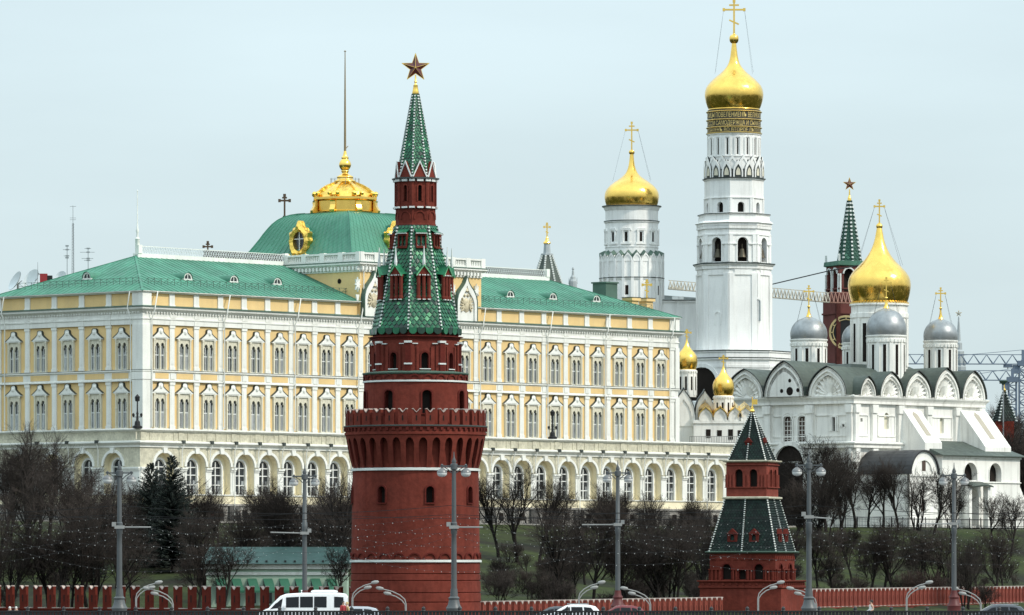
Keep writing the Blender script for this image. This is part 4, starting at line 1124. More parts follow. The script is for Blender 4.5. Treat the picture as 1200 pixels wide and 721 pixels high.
# brick lantern and top tent
R4 = Rt(23.2); o4 = MB()
o4.lathe([(R4*1.03,Zt(266)),(R4*1.03,Zt(263.5)),(R4,Zt(263)),(R4,Zt(246))], 8, ph=PH, cap=False)
for q in range(8):
    fn, hwid, am = poly_map(R4, 8, PH, q)
    o4.arched_wall(fn, -hwid, hwid, Zt(246), Zt(212), [(0, .20, Zt(237), Zt(220.5), 'round')], .5)
    for s_ in (-1, 1): o4.prism([(s_*hwid*.95-.1,Zt(242)),(s_*hwid*.95+.1,Zt(242)),(s_*hwid*.95+.1,Zt(214)),(s_*hwid*.95-.1,Zt(214))], fn, 0, .12)
    op = (0, .5, Zt(258), Zt(255), 'round'); o4.arch_frame(fn, op, .14, 0, .1); 
    o4.arch_frame(fn, (0,.2,Zt(237),Zt(220.5),'round'), .16, 0, .1)
o4.lathe([(R4,Zt(246)),(R4+.15,Zt(245.5)),(R4+.25,Zt(244)),(R4+.25,Zt(243)),(R4,Zt(242.3))], 8, ph=PH, cap=False)
o4.lathe([(R4,Zt(213)),(R4+.15,Zt(212)),(R4+.42,Zt(210.8)),(R4+.42,Zt(209.3)),(R4-.15,Zt(208.6))], 8, ph=PH, cap=False, m=1)
o4.build('lantern_wall', [M['red'], M['capdark']], rt)
l4 = MB()
for q in range(8):
    fn, hwid, am = poly_map(R4, 8, PH, q); l4.cut(); l4.prism([(-.22,Zt(236)),(.22,Zt(236)),(.22,Zt(220)),(-.22,Zt(220))], fn, -.5, -.42)
l4.build_each('opening', M['dark'], rt)
wt = MB()
for q in range(8):
    a = PH + 2*pi*q/8; o_ = Vector((sin(a), -cos(a), 0)); t_ = Vector((cos(a), sin(a), 0))
    for y_, hh, rr_ in ((212.6,.12,R4+.08), (244.2,.09,R4+.08)):
        fn, hwid, am = poly_map(R4, 8, PH, q); om = Vector((sin(am),-cos(am),0)); tm_ = Vector((cos(am),sin(am),0))
        wt.cut(); wt.obox(om*(rr_*.924+.1) + Vector((0,0,Zt(y_))), tm_*.34, om*.12, (0,0,hh))
        wt.cut(); wt.obox(o_*(rr_+.05) + Vector((0,0,Zt(y_))), t_*.3, o_*.12, (0,0,hh))
wt.build_each('white_block', M['bead'], rt)
for q in range(8):                                       # pointed brick gables at the foot of the top tent
    fn, hwid, am = poly_map(R4*.99, 8, PH, q)
    gb = MB(); gb.prism([(-hwid*.95,Zt(208.7)),(hwid*.95,Zt(208.7)),(0,Zt(190))], fn, -.3, .05, 0)
    for s_ in (-1, 1): gb.prism([(s_*hwid*1.0,Zt(208.7)),(0,Zt(189.2)),(0,Zt(192)),(s_*hwid*.84,Zt(208.7))], fn, .05, .16, 1)
    gb.build('gable', [M['red'], M['bead']], rt)
tile_tent(rt, 8, PH, [(Rt(21.5),Zt(208)),(Rt(17.5),Zt(187)),(Rt(10.5),Zt(148)),(Rt(3.4),Zt(110))], tile=.46, name='top_tent', bead=.15, seed=6)
fi = MB(); fi.lathe([(3.6*tk_,Zt(111)),(4.1*tk_,Zt(109)),(3.4*tk_,Zt(106)),(2.6*tk_,Zt(101.5)),(2.9*tk_,Zt(100.5)),(1.5*tk_,Zt(99)),(1.2*tk_,Zt(97)),(1.9*tk_,Zt(96)),(1.1*tk_,Zt(94.5)),(.7*tk_,Zt(88))], 12)
fi.build('star_base', M['gold'], rt, smooth=40)
star('star', rt, (0,0,Zt(79.5)), 17.0*tk_, 0)

# ------------------------------------------------------------------ the fortress walls with merlons
def fortress_wall(label, p0, dirv, length, ztop, zmer, period, mw, side=1, skip=lambda t: False):
    d = Vector((dirv[0], dirv[1])).normalized(); rz = atan2(d.y, d.x)
    o = thing('fortress_wall', label, 'wall', (p0[0], p0[1], WALL_Z - 1.0), rz)
    b = MB(); zb = ztop - (WALL_Z - 1.0) - zmer
    b.box(0, length, -.0, 2.6, -1, zb); b.box(0, length, -.08, -.0, zb-.55, zb-.3); b.box(0, length, -.14, 0, zb-.16, zb+.0, 0)
    b.build('wall', M['red_bright'] if side else M['red_shade'], o)  # the left wall takes the brick with shade mixed into its colour
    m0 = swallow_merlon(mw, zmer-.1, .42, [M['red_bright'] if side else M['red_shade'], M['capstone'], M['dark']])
    n_ = int(length/period); fst = True
    for j in range(n_):
        t = (j+.5)*period
        if skip(t): continue
        if fst: m0.parent = o; m0.location = (t, .36, zb); fst = False
        else: cpart(m0, o, (t, .36, zb))
    sl = MB()
    for j in range(n_ + 1):
        t = j*period; sl.cut(); sl.box(t-(period-mw)*.5, t+(period-mw)*.5, -.16, .5, zb+.004, zb+.10)
    sl.build_each('embrasure_sill', M['capstone'], o)
    return o
wd = Vector((.342, .94)).normalized()
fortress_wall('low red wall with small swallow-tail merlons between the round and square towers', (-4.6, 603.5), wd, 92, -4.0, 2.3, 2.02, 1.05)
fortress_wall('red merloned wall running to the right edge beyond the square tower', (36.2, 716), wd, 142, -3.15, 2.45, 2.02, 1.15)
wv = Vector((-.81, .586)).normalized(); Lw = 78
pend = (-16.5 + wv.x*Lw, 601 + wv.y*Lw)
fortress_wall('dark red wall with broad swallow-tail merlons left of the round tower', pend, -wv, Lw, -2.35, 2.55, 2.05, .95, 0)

# ------------------------------------------------------------------ the square tower on the river wall
S2 = 692.0; k2 = S2/F; A2 = radians(-18)
sq_ = thing('square_tower', 'small square red tower with two dark tiled tents and gold vane on the wall', 'tower', ((883-CX)*k2, S2+3.5, WALL_Z-.5), radians(-19))
Z2 = lambda y: (HY - y)*k2 - (WALL_Z - .5)
def sqm(h, q):
    """face q of a square of half-side h: 0 front, 1 right, 2 back, 3 left"""
    a = q*pi/2; o_ = (sin(a), -cos(a)); t_ = (cos(a), sin(a))
    return lambda s, d, z: (o_[0]*(h+d) + t_[0]*s, o_[1]*(h+d) + t_[1]*s, z)
H0, H1, H2 = 49.5*k2, 40.0*k2, 24.6*k2
bs = MB(); bs.ring([(0,0),(0,Z2(690)),(.15,Z2(689)),(.15,Z2(687)),(0,Z2(686)),(0,Z2(682.5)),(.3,Z2(681.5)),(.3,Z2(680.3)),(-1.2,Z2(680))], (-H0,H0,-H0,H0)); 
for q in range(4):
    fn = sqm(H0, q)
    for j in range(12): s_ = -H0 + (j+.5)*2*H0/12; bs.prism([(s_-.12,Z2(686)),(s_+.12,Z2(686)),(s_+.12,Z2(683)),(s_-.12,Z2(683))], fn, 0, .18)
bs.build('base_wall', M['red'], sq_)
bw = MB()
for q in range(4):
    fn = sqm(H1, q); ops = [(c*H1, .135*H1 if c else .11*H1, Z2(679), Z2(666.5) if c else Z2(671), 'round') for c in (-.48, 0, .5)]
    bw.arched_wall(fn, -H1, H1, Z2(680), Z2(648), ops, .5, 0, 1)
    for s_ in (-.92,-.8,-.68,-.27,-.18,.18,.27,.72,.82,.93):
        bw.prism([(s_*H1-.1,Z2(680)),(s_*H1+.1,Z2(680)),(s_*H1+.1,Z2(668)),(s_*H1-.1,Z2(668))], fn, 0, .22)
    bw.prism([(-H1,Z2(668)),(H1*-.62,Z2(668)),(H1*-.62,Z2(666.8)),(-H1,Z2(666.8))], fn, 0, .25); bw.prism([(-.35*H1,Z2(668)),(.35*H1,Z2(668)),(.35*H1,Z2(666.8)),(-.35*H1,Z2(666.8))], fn, 0, .25); bw.prism([(.63*H1,Z2(668)),(H1,Z2(668)),(H1,Z2(666.8)),(.63*H1,Z2(666.8))], fn, 0, .25)
    for j in range(9):
        s_ = -H1 + (j+.5)*2*H1/9; bw.prism([(s_-.3,Z2(656)),(s_+.3,Z2(656)),(s_,Z2(651.5))], fn, 0, .14)
bw.build('lower_storey', [M['red'], M['red_dark']], sq_)
for q in range(4):
    fn = sqm(H1, q)
    for c in (-.48, 0, .5):
        op = (c*H1, .135*H1 if c else .11*H1, Z2(679), Z2(666.5) if c else Z2(671), 'round')
        wo = MB(); wo.arch_frame(fn, op, .16, 0, .14); w_ = wo.build('window', M['red_dark'], sq_); pn = MB(); pn.arch_panel(fn, op, -.48); pn.build('opening', M['dark'], w_)
ce = MB(); ce.ring([(-.1,Z2(649)),(.35,Z2(648.4)),(.5,Z2(647.2)),(.5,Z2(646.4)),(-.6,Z2(645))], (-H1,H1,-H1,H1)); ce.build('eaves', M['capgreen'], sq_)
s45 = sqrt(2)
tile_tent(sq_, 4, pi/4, [(40.5*k2*s45,Z2(646.5)),(25.2*k2*s45,Z2(584))], tile=.5, mats=[M['tile_d'],M['tile_e'],M['tile_e']], name='lower_tent', chev=False, bead=.15, seed=8)
for q in range(4):                                       # a ridge of beads down the middle of each face
    rb = MB()
    for j in range(26):
        t = (j+.5)/26; h = (40.5 + (25.2-40.5)*t)*k2; fn = sqm(h, q); rb.obox(fn(-h*.02, .12, Z2(646.5 + (584-646.5)*t)), (.075,0,0), (0,.075,0), (0,0,.07))
    A_, B2_ = sqm(40.5*k2, q)(-.81*k2, .06, Z2(646.5)), sqm(25.2*k2, q)(-.5*k2, .06, Z2(584)); rb.bar(A_, B2_, .14, .1, 1); rb.build('rib', [M['bead'], M['tile_d']], sq_)
    for s_ in (-.36, .36):
        h = 38.6*k2; fn = sqm(h, q); c = s_*h*.95
        db = MB(); db.arched_wall(fn, c-.62, c+.62, Z2(635), Z2(626), [(c, .26, Z2(633.5), Z2(629), 'round')], .3); db.prism([(c-.75,Z2(626)),(c+.75,Z2(626)),(c,Z2(619.5))], fn, -1.6, .1)
        for e in (c-.62, c+.62): db.face([fn(e,0,Z2(635)), fn(e,-2,Z2(635)), fn(e,-2,Z2(626)), fn(e,0,Z2(626))])
        do = db.build('dormer', M['red_dark'], sq_); pn = MB(); pn.face([fn(c-.5,-.28,Z2(634.5)), fn(c+.5,-.28,Z2(634.5)), fn(c+.5,-.28,Z2(627)), fn(c-.5,-.28,Z2(627))]); pn.build('opening', M['dark'], do)
us = MB(); us.ring([(.3,Z2(585)),(.42,Z2(584)),(.42,Z2(582.4)),(.0,Z2(581.8))], (-H2,H2,-H2,H2), 1)
for q in range(4):
    fn = sqm(H2, q)
    us.arched_wall(fn, -H2, H2, Z2(583), Z2(541), [(c*H2, .19*H2, Z2(570.5), Z2(554.5), 'round') for c in (-.36, .36)], .5, 0, 0)
    for s_ in (-.93,-.78,-.62,-.1,.1,.62,.78,.93): us.prism([(s_*H2-.1,Z2(571)),(s_*H2+.1,Z2(571)),(s_*H2+.1,Z2(556)),(s_*H2-.1,Z2(556))], fn, 0, .16)
    for y0, y1, dd in ((571.5,570.5,.22),(556,554.8,.2),(545,544,.2)): us.prism([(-H2,Z2(y0)),(H2,Z2(y0)),(H2,Z2(y1)),(-H2,Z2(y1))], fn, 0, dd) if y0 != 556 else None
us.build('upper_storey', [M['red_bright'], M['stone']], sq_)
for q in range(4):
    fn = sqm(H2, q)
    for c in (-.36, .36):
        op = (c*H2, .19*H2, Z2(570.5), Z2(554.5), 'round'); wo = MB(); wo.arch_frame(fn, op, .14, 0, .12); w_ = wo.build('window', M['red_bright'], sq_); pn = MB(); pn.arch_panel(fn, op, -.48); pn.build('opening', M['dark'], w_)
ce = MB(); ce.ring([(-.1,Z2(542)),(.3,Z2(541.3)),(.4,Z2(540.2)),(.4,Z2(539.4)),(-.6,Z2(538.8))], (-H2,H2,-H2,H2)); ce.build('eaves', M['stone'], sq_)
tile_tent(sq_, 4, pi/4, [(22.8*k2*s45,Z2(539.5)),(1.2*k2*s45,Z2(482))], tile=.44, mats=[M['tile_d'],M['tile_e'],M['tile_e']], name='upper_tent', chev=False, bead=.14, seed=9)
for q in range(4):
    rb = MB()
    for j in range(22):
        t = (j+.5)/22; h = (22.8 + (1.2-22.8)*t)*k2; fn = sqm(h, q); rb.obox(fn(0, .1, Z2(539.5 + (482-539.5)*t)), (.07,0,0), (0,.07,0), (0,0,.065))
    rb.bar(sqm(22.8*k2, q)(0, .06, Z2(539.5)), sqm(1.2*k2, q)(0, .06, Z2(482)), .12, .1, 1); rb.build('rib', [M['bead'], M['tile_d']], sq_)
    h = 16.2*k2; fn = sqm(h, q); db = MB(); db.arched_wall(fn, -.42, .42, Z2(523.5), Z2(518), [(0, .2, Z2(522.5), Z2(519), 'flat')], .3); db.prism([(-.55,Z2(518)),(.55,Z2(518)),(0,Z2(512))], fn, -1.0, .1)
    do = db.build('dormer', M['red_dark'], sq_); pn = MB(); pn.face([fn(-.35,-.28,Z2(523)), fn(.35,-.28,Z2(523)), fn(.35,-.28,Z2(518)), fn(-.35,-.28,Z2(518))]); pn.build('opening', M['dark'], do)
va = MB(); va.lathe([(.28,Z2(483)),(.32,Z2(481)),(.16,Z2(478)),(.22,Z2(477)),(.07,Z2(475.5)),(.05,Z2(465))], 10); va.obox((.32,0,Z2(470.2)), (.36,0,0), (0,.04,0), (0,0,.33)); va.lathe([(0,Z2(466)),(.14,Z2(465)),(0,Z2(464))], 8)
va.build('gilded_vane', M['gold'], sq_, smooth=30)
# ------------------------------------------------------------------ white bell towers and churches
def onion(parent, Y, c, zoff, pts, name='onion_dome', m=None, n=48, sub=5):
    mb = MB(); mb.lathe(curve_prof([(r*Y/F, (HY-y)*Y/F - zoff) for r, y in pts], sub), n, c)
    return mb.build(name, m or M['gold'], parent, smooth=60)
def kokoshnik(mb, fn, c, w, z0, h, d0, d1, m=0, mi=1, t=.18, inset=True, edge=None):
    half = [(1,0),(1.0,.30),(.9,.52),(.68,.7),(.38,.83),(.15,.92),(0,1)]
    o_ = [(c-a*w, z0+b*h) for a, b in half] + [(c+a*w, z0+b*h) for a, b in reversed(half[:-1])]
    mb.prism(o_, fn, d0, d1, m, mside=edge, back=False)
    if inset:
        i_ = [(c-a*w*.72, z0+b*h*.74) for a, b in half] + [(c+a*w*.72, z0+b*h*.74) for a, b in reversed(half[:-1])]
        for (a, b_), (p, q) in zip(zip(o_, o_[1:]), zip(i_, i_[1:])): mb.prism([a, b_, q, p], fn, d1, d1+t, m)
        mb.face([fn(s_, d1+.02, z_) for s_, z_ in i_], mi)
def gilded_cross(parent, Y, px_c, c, zoff, ytop, ybot, wpx, t, dx=(1,0,0), name='cross', ball=None):
    k = Y/F; z0 = (HY-ybot)*k - zoff; h = (ybot-ytop)*k
    mb = MB(); cross(mb, c[0], c[1], z0, h, wpx*k, t, dx)
    if ball: mb.lathe(curve_prof([(0,z0-ball*k),(ball*k*.8,z0-ball*k*.5),(ball*k,z0),(ball*k*.8,z0+ball*k*.5),(0.02,z0+ball*k)], 3), 16, c)
    return mb.build(name, M['gold'], parent, smooth=35)
def guys(parent, c, ztop, span, zbot, rbot, dx=(1,0,0)):
    mb = MB(); d = Vector(dx); e = Vector((-d.y, d.x, 0))
    for sx in (-1, 1):
        for se in (-1, 1): mb.tube([(c[0]+d.x*span*sx, c[1]+d.y*span*sx, ztop), (c[0]+(d.x*sx*.85+e.x*se*.5)*rbot, c[1]+(d.y*sx*.85+e.y*se*.5)*rbot, zbot)], .018, 4)
    mb.build('guy_chain', M['iron'], parent)

# ---- the tall bell tower
IY = 1075.0; ik = IY/F; IZ = 15.4
iv = thing('bell_tower', 'tallest white octagonal bell tower with gilded onion dome and three lettered gold bands', 'bell tower', ((860.2-CX)*ik, IY, IZ))
zi = lambda y: (HY-y)*ik - IZ
IPH = radians(-10)
def RI(half): return half*ik*1.02
b = MB()
b.lathe([(RI(68),0),(RI(68),zi(472)),(RI(66.5),zi(471)),(RI(66.5),zi(424.5)),(RI(68.5),zi(423.5)),(RI(68.5),zi(421.5)),(RI(66),zi(421)),(RI(66),zi(415.5)),(RI(67.2),zi(415)),(RI(67.2),zi(413.3)),(RI(44),zi(412))], 8, ph=IPH, cap=False)
for j in range(8):
    fn, hw, am = poly_map(RI(66.5), 8, IPH, j)
    n_ = 18
    for q in range(n_): s_ = -hw + (q+.5)*2*hw/n_; b.prism([(s_-.25,zi(433)),(s_+.25,zi(433)),(s_+.25,zi(430)),(s_-.25,zi(430))], fn, 0, .12)
b.build('base_tier', M['cool_white'], iv)
le = MB(); le.lathe([(RI(67.6),zi(413.6)),(RI(67.9),zi(413.4)),(RI(67.9),zi(412.6)),(RI(60),zi(412))], 8, ph=IPH, cap=False); le.lathe([(RI(68.7),zi(422)),(RI(69),zi(421.7)),(RI(69),zi(421)),(RI(66),zi(420.8))], 8, ph=IPH, cap=False); le.build('ledge', M['capdark'], iv)
ba_ = MB(); fn, hw, am = poly_map(RI(66.5), 8, IPH, 7)
cx = -1.0
op = (cx, 3.3, zi(478), zi(452), 'round'); ba_.arch_panel(fn, op, .03, 0); o_ = ba_.build('great_arch', M['dark'], iv)
bf = MB(); bf.arch_frame(fn, op, .7, 0, .35); bf.build('arch_moulding', M['cool_white'], o_)
# lower octagon
Rl = RI(43.2); t1 = MB()
t1.lathe([(Rl+.12,zi(413)),(Rl,zi(330)),(Rl,zi(316.5))], 8, ph=IPH, cap=False)
for j in range(8):
    fn, hw, am = poly_map(Rl, 8, IPH, j)
    for s0, s1, y0, y1 in ((-hw*.98,-hw*.62,412,322),(hw*.62,hw*.98,412,322),(-hw*.62,hw*.62,324,318)):
        t1.prism([(s0,zi(y0)),(s1,zi(y0)),(s1,zi(y1)),(s0,zi(y1))], fn, 0.0, .22)
    for q in range(16): s_ = -hw + (q+.5)*2*hw/16; t1.prism([(s_-.2,zi(316.8)),(s_+.2,zi(316.8)),(s_+.2,zi(313.8)),(s_-.2,zi(313.8))], fn, 0, .3)
t1.lathe([(Rl,zi(317)),(Rl+.25,zi(316.6)),(Rl+.25,zi(313.5)),(Rl+.65,zi(312)),(Rl+.7,zi(310.6)),(Rl-.3,zi(309.6))], 8, ph=IPH, cap=False)
t1.build('lower_tier', M['cool_white'], iv)
lg = MB()
for yy, rr_ in ((310.4, Rl+.78), (262, RI(43.8)), (252.5, RI(42.4))):
    lg.lathe([(rr_-.2,zi(yy+1)),(rr_,zi(yy+.8)),(rr_,zi(yy-.6)),(rr_-1,zi(yy-1.1))], 8, ph=IPH, cap=False)
lg.build('ledge', M['capdark'], iv)
for j, (s_, y0, y1) in ((7, (.3, 382, 371)), (0, (2.9, 378, 356))):
    fn, hw, am = poly_map(Rl, 8, IPH, j); nw = MB(); op = (s_, .55, zi(y0), zi(y1), 'round'); nw.arch_frame(fn, op, .2, 0, .2); nw.arch_panel(fn, op, .03, 1); nw.build('window', [M['cool_white'], M['far_grey']], iv)
# belfry tier
R2_ = RI(42.2); t2 = MB()
for j in range(8):
    fn, hw, am = poly_map(R2_, 8, IPH, j)
    t2.arched_wall(fn, -hw, hw, zi(310), zi(262), [(0, 1.05, zi(308.5), zi(286.5), 'round')], 1.1)
    for s0, s1, y0, y1 in ((-hw*.98,-hw*.72,309,277),(hw*.72,hw*.98,309,277),(-hw,hw,288.5,287),(-hw,hw,277.5,276)):
        if y0 == 288.5:
            for e0, e1 in ((-hw,-1.15),(1.15,hw)): t2.prism([(e0,zi(y0)),(e1,zi(y0)),(e1,zi(y1)),(e0,zi(y1))], fn, 0, .28)
        else: t2.prism([(s0,zi(y0)),(s1,zi(y0)),(s1,zi(y1)),(s0,zi(y1))], fn, 0, .18)
    for q in range(16): s_ = -hw + (q+.5)*2*hw/16; t2.prism([(s_-.2,zi(270)),(s_+.2,zi(270)),(s_+.2,zi(267)),(s_-.2,zi(267))], fn, 0, .25)
    t2.arch_frame(fn, (0,1.05,zi(308.5),zi(286.5),'round'), .25, 0, .15)
t2.lathe([(R2_,zi(266.8)),(R2_+.2,zi(266.5)),(R2_+.25,zi(264)),(R2_+.6,zi(262.8)),(R2_+.2,zi(261)),(R2_-.1,zi(260)),(R2_-.2,zi(254)),(R2_+.1,zi(253)),(R2_-1.2,zi(251.6))], 8, ph=IPH, cap=False)
t2.build('belfry_tier', M['cool_white'], iv)
dk = MB(); dk.lathe([(R2_-1.3,zi(310)),(R2_-1.3,zi(262))], 8, ph=IPH); dk.build('belfry_interior', M['dark'], iv)
for j in range(8):
    am = IPH + 2*pi*(j+.5)/8; c0 = ((R2_*.924-.45)*sin(am), -(R2_*.924-.45)*cos(am))
    be = MB(); be.lathe(curve_prof([(.82,zi(303.5)),(.66,zi(301)),(.5,zi(297.5)),(.36,zi(294)),(.1,zi(293))], 3), 14, c0); be.lathe([(.08,zi(293)),(.08,zi(288))], 6, c0); be.build('bell', mat('bell_bronze_%d' % j, (.08,.07,.05), .5, .7) if j == 0 else bpy.data.materials['bell_bronze_0'], iv, smooth=40)
# third tier
R3_ = RI(34.3); t3 = MB()
for j in range(8):
    fn, hw, am = poly_map(R3_, 8, IPH, j)
    t3.arched_wall(fn, -hw, hw, zi(252), zi(212), [(0, .66, zi(250.5), zi(242.5), 'round')], .9)
    for s0, s1 in ((-hw,-hw*.8),(hw*.8,hw)): t3.prism([(s0,zi(251)),(s1,zi(251)),(s1,zi(234)),(s0,zi(234))], fn, 0, .15)
    t3.prism([(-hw,zi(234)),(hw,zi(234)),(hw,zi(233)),(-hw,zi(233))], fn, 0, .2)
t3.lathe([(R3_,zi(213)),(R3_+.2,zi(212.3)),(R3_+.3,zi(211)),(R3_-.6,zi(210.4))], 8, ph=IPH, cap=False)
t3.build('third_tier', M['cool_white'], iv)
dk = MB(); dk.lathe([(R3_-1.0,zi(251)),(R3_-1.0,zi(238))], 8, ph=IPH); dk.build('opening', M['dark'], iv)
lg = MB(); lg.lathe([(R3_+.3,zi(211.3)),(R3_+.42,zi(211)),(R3_+.42,zi(210)),(R3_-.5,zi(209.6))], 8, ph=IPH, cap=False); lg.build('ledge', M['capdark'], iv)
# drum with a crown of keel gables
dr = MB(); Rd = 30.6*ik
dr.lathe([(Rd,zi(211)),(Rd,zi(186)),(Rd+.15,zi(185.5)),(Rd+.15,zi(184)),(Rd,zi(183.5)),(Rd,zi(160)),(Rd+.2,zi(159)),(Rd+.2,zi(157))], 64, cap=False)
fn = round_map(lambda z: Rd)
for j in range(16):
    a = 2*pi*j/16 + .1
    for e in (-.105, .105): dr.prism([(a+e-.03,zi(184)),(a+e+.03,zi(184)),(a+e+.03,zi(163)),(a+e-.03,zi(163))], fn, 0, .16)
    dr.prism([(a-.12,zi(163)),(a+.12,zi(163)),(a,zi(160))], fn, 0, .18)
dr.build('drum', M['cool_white'], iv, smooth=25)
sl = MB()
for j in range(16):
    a = 2*pi*j/16 + .1; sl.cut(); sl.face([fn(a-.026,.02,zi(183)), fn(a+.026,.02,zi(183)), fn(a+.026,.02,zi(164)), fn(a-.026,.02,zi(164))])
sl.build_each('slit_window', M['dark'], iv)
ko = MB()
for tier, (y0, h, r, n_, off) in enumerate(((209.6, 3.4, 34.0, 16, 0), (200, 2.6, 32.4, 16, .5))):
    f2 = round_map(lambda z, r=r: r*ik)
    for j in range(n_):
        a = 2*pi*(j+off)/n_ + .1; kokoshnik(ko, f2, a, pi/n_*.84, zi(y0), h, -.7, .1, 0, 3 if not tier else 1, .14, edge=3); (kokoshnik(ko, f2, a, pi/n_*.36, zi(y0)+.35, h*.45, .1, .16, 2, 2, .05) if not tier else None)
ko.build('kokoshnik_crown', [M['cool_white'], M['cool_white'], M['aedicule'], M['capdark']], iv)
kb = MB(); kb.lathe([(33.6*ik,zi(209.5)),(33.2*ik,zi(203)),(31.2*ik,zi(194)),(30.7*ik,zi(190))], 48, cap=False); kb.build('crown_roof', M['capdark'], iv)
bd = MB(); bd.lathe([(30.8*ik,zi(157.5)),(32.0*ik,zi(156)),(31.2*ik,zi(155.5)),(31.2*ik,zi(130))], 64, cap=False); bd.build('inscription_drum', mat('dark_blue_band', (.045,.04,.03), .6), iv, smooth=30)
gr = MB()
for yy in (157.2, 150.5, 141.8, 132.0):
    r_ = 32.2*ik; gr.lathe([(r_-.35,zi(yy+.9)),(r_+.02,zi(yy+.7)),(r_+.12,zi(yy)),(r_+.02,zi(yy-.6)),(r_-.35,zi(yy-.8))], 64, cap=False)
gr.build('gilded_band', M['gold_letter'], iv, smooth=40)
def text_mesh(txt, size, depth=0.0):
    cu = bpy.data.curves.new('lettering', 'FONT'); cu.body = txt; cu.size = size; cu.extrude = depth; cu.resolution_u = 2
    ob = bpy.data.objects.new('lettering', cu); C.objects.link(ob)
    dg = bpy.context.evaluated_depsgraph_get(); me = bpy.data.meshes.new_from_object(ob.evaluated_get(dg))
    vs = [v.co.copy() for v in me.vertices]; fs = [tuple(p.vertices) for p in me.polygons]
    bpy.data.objects.remove(ob); bpy.data.curves.remove(cu); bpy.data.meshes.remove(me)
    return vs, fs
lines = ['ИЗВОЛЕНИЕМЪ СВЯТЫЯ ТРОИЦЫ ПОВЕЛЕНИЕМЪ ВЕЛИКАГО ГОСУДАРЯ ЦАРЯ ', 'И ВЕЛИКАГО КНЯЗЯ ВСЕЯ РОССІИ САМОДЕРЖЦА И СЫНА ЕГО БЛАГОВѢРНАГО ', 'ХРАМЪ СОВЕРШЕНЪ И ПОЗЛАЩЕНЪ ВО ВТОРОЕ ЛѢТО ГОСУДАРСТВА ИХЪ ']
for txt, y0, y1 in zip(lines, (139.4, 148.6, 156.2), (133.4, 143.2, 151.6)):
    vs, fs = text_mesh(txt, 1.0)
    x0, x1 = min(v.x for v in vs), max(v.x for v in vs); h = max(v.y for v in vs)
    r_ = 31.2*ik + .06; wr = 2*pi*.985; tm = MB()
    for v in vs:
        a = (v.x - x0)/(x1-x0)*wr - pi - .35; z = zi(y0) + v.y/h*(zi(y1)-zi(y0)); tm.v.append((r_*sin(a), -r_*cos(a), z))
    tm.f = fs; tm.m = [0]*len(fs); tm.build('inscription', M['gold_letter'], iv)
onion(iv, IY, (0,0), IZ, [(30,130.5),(30.3,129),(30,128),(31.8,124),(33.7,117),(34.3,110),(32.6,103),(28.4,97),(22.6,91.5),(16.8,86.7),(11.8,82),(7.4,76),(5.0,69),(3.6,60),(2.7,52),(2.2,48),(1.9,45)], n=64)
gilded_cross(iv, IY, 860, (0,0), IZ, 1.5, 40, 24, .34, ball=None)
bl = MB(); bl.lathe(curve_prof([(.3,zi(51.5)),(.75,zi(49.5)),(.9,zi(45.5)),(.75,zi(42)),(.25,zi(40)),(.2,zi(38))], 4), 20); bl.build('orb', M['gold'], iv, smooth=60)
guys(iv, (0,0), zi(10), 12*ik, zi(86), 26*ik)

# ---- the lower bell tower and the belfry block between them
UY = 1082.0; uk = UY/F
fl_ = thing('belfry_tower', 'white round belfry tower with gilded onion dome left of the tallest bell tower', 'bell tower', ((740.3-CX)*uk, UY, IZ))
zu = lambda y: (HY-y)*uk - IZ
b = MB(); b.lathe([(r*uk, zu(y)) for r, y in [(36.6,480),(36.6,306)]], 56, cap=False)
fn = round_map(lambda z: 36.6*uk); NQ = 22
for j in range(NQ):
    a = 2*pi*j/NQ
    b.prism([(a-.045,zu(400)),(a+.045,zu(400)),(a+.045,zu(306)),(a-.045,zu(306))], fn, 0, .28)
b.lathe([(36.6*uk,zu(330)),(37.6*uk,zu(329)),(38.2*uk,zu(327.2)),(36.6*uk,zu(326))], 56, cap=False)
b.lathe([(r*uk, zu(y)) for r, y in [(31.2,312),(31.0,291.5),(31.6,291),(31.6,290),(30.9,289.6),(30.9,262.5),(32.2,261.5),(32.4,260),(30.9,259.4),(30.9,248),(31.6,247),(33,244),(34.6,243),(34.6,242.2),(30,241.6)]], 56, cap=False)
b.build('tower_wall', M['cool_white'], fl_, smooth=30)
lg = MB(); lg.lathe([(r*uk, zu(y)) for r, y in [(34.4,243.2),(34.9,242.8),(34.9,241.8),(31,241.4)]], 56, cap=False); lg.lathe([(r*uk, zu(y)) for r, y in [(32.3,260.6),(32.8,260.3),(32.8,259.6),(31,259.3)]], 56, cap=False)
lg.lathe([(r*uk, zu(y)) for r, y in [(38.1,327.4),(38.5,327),(38.5,326.4),(36.8,326)]], 56, cap=False); lg.build('ledge', M['capdark'], fl_)
kk = MB(); f2 = round_map(lambda z: 37.2*uk)
for j in range(NQ): kokoshnik(kk, f2, 2*pi*(j+.5)/NQ, pi/NQ*.95, zu(308), 1.75, -1.0, 0, 0, 0, .12)
kk.build('kokoshnik_crown', M['cool_white'], fl_)
kr = MB()
for j in range(NQ):
    a = 2*pi*(j+.5)/NQ; w_ = pi/NQ
    for s_ in (-1, 1): kr.face([f2(a, .16, zu(308)+1.84), f2(a+s_*w_*.75, .16, zu(308)+1.15), f2(a+s_*w_*.9, -.8, zu(308)+1.5), f2(a, -.8, zu(308)+2.3)]); kr.face([f2(a, .16, zu(308)+1.84), f2(a+s_*w_*.75, .16, zu(308)+1.15), f2(a+s_*w_*.98, .16, zu(308)+.6), f2(a+s_*w_*.7, .13, zu(308)+1.0)])
kr.lathe([(36.5*uk,zu(304)),(31*uk,zu(299))], 40, cap=False); kr.build('crown_roof', M['capgreen'], fl_)
f3 = round_map(lambda z: 30.9*uk)
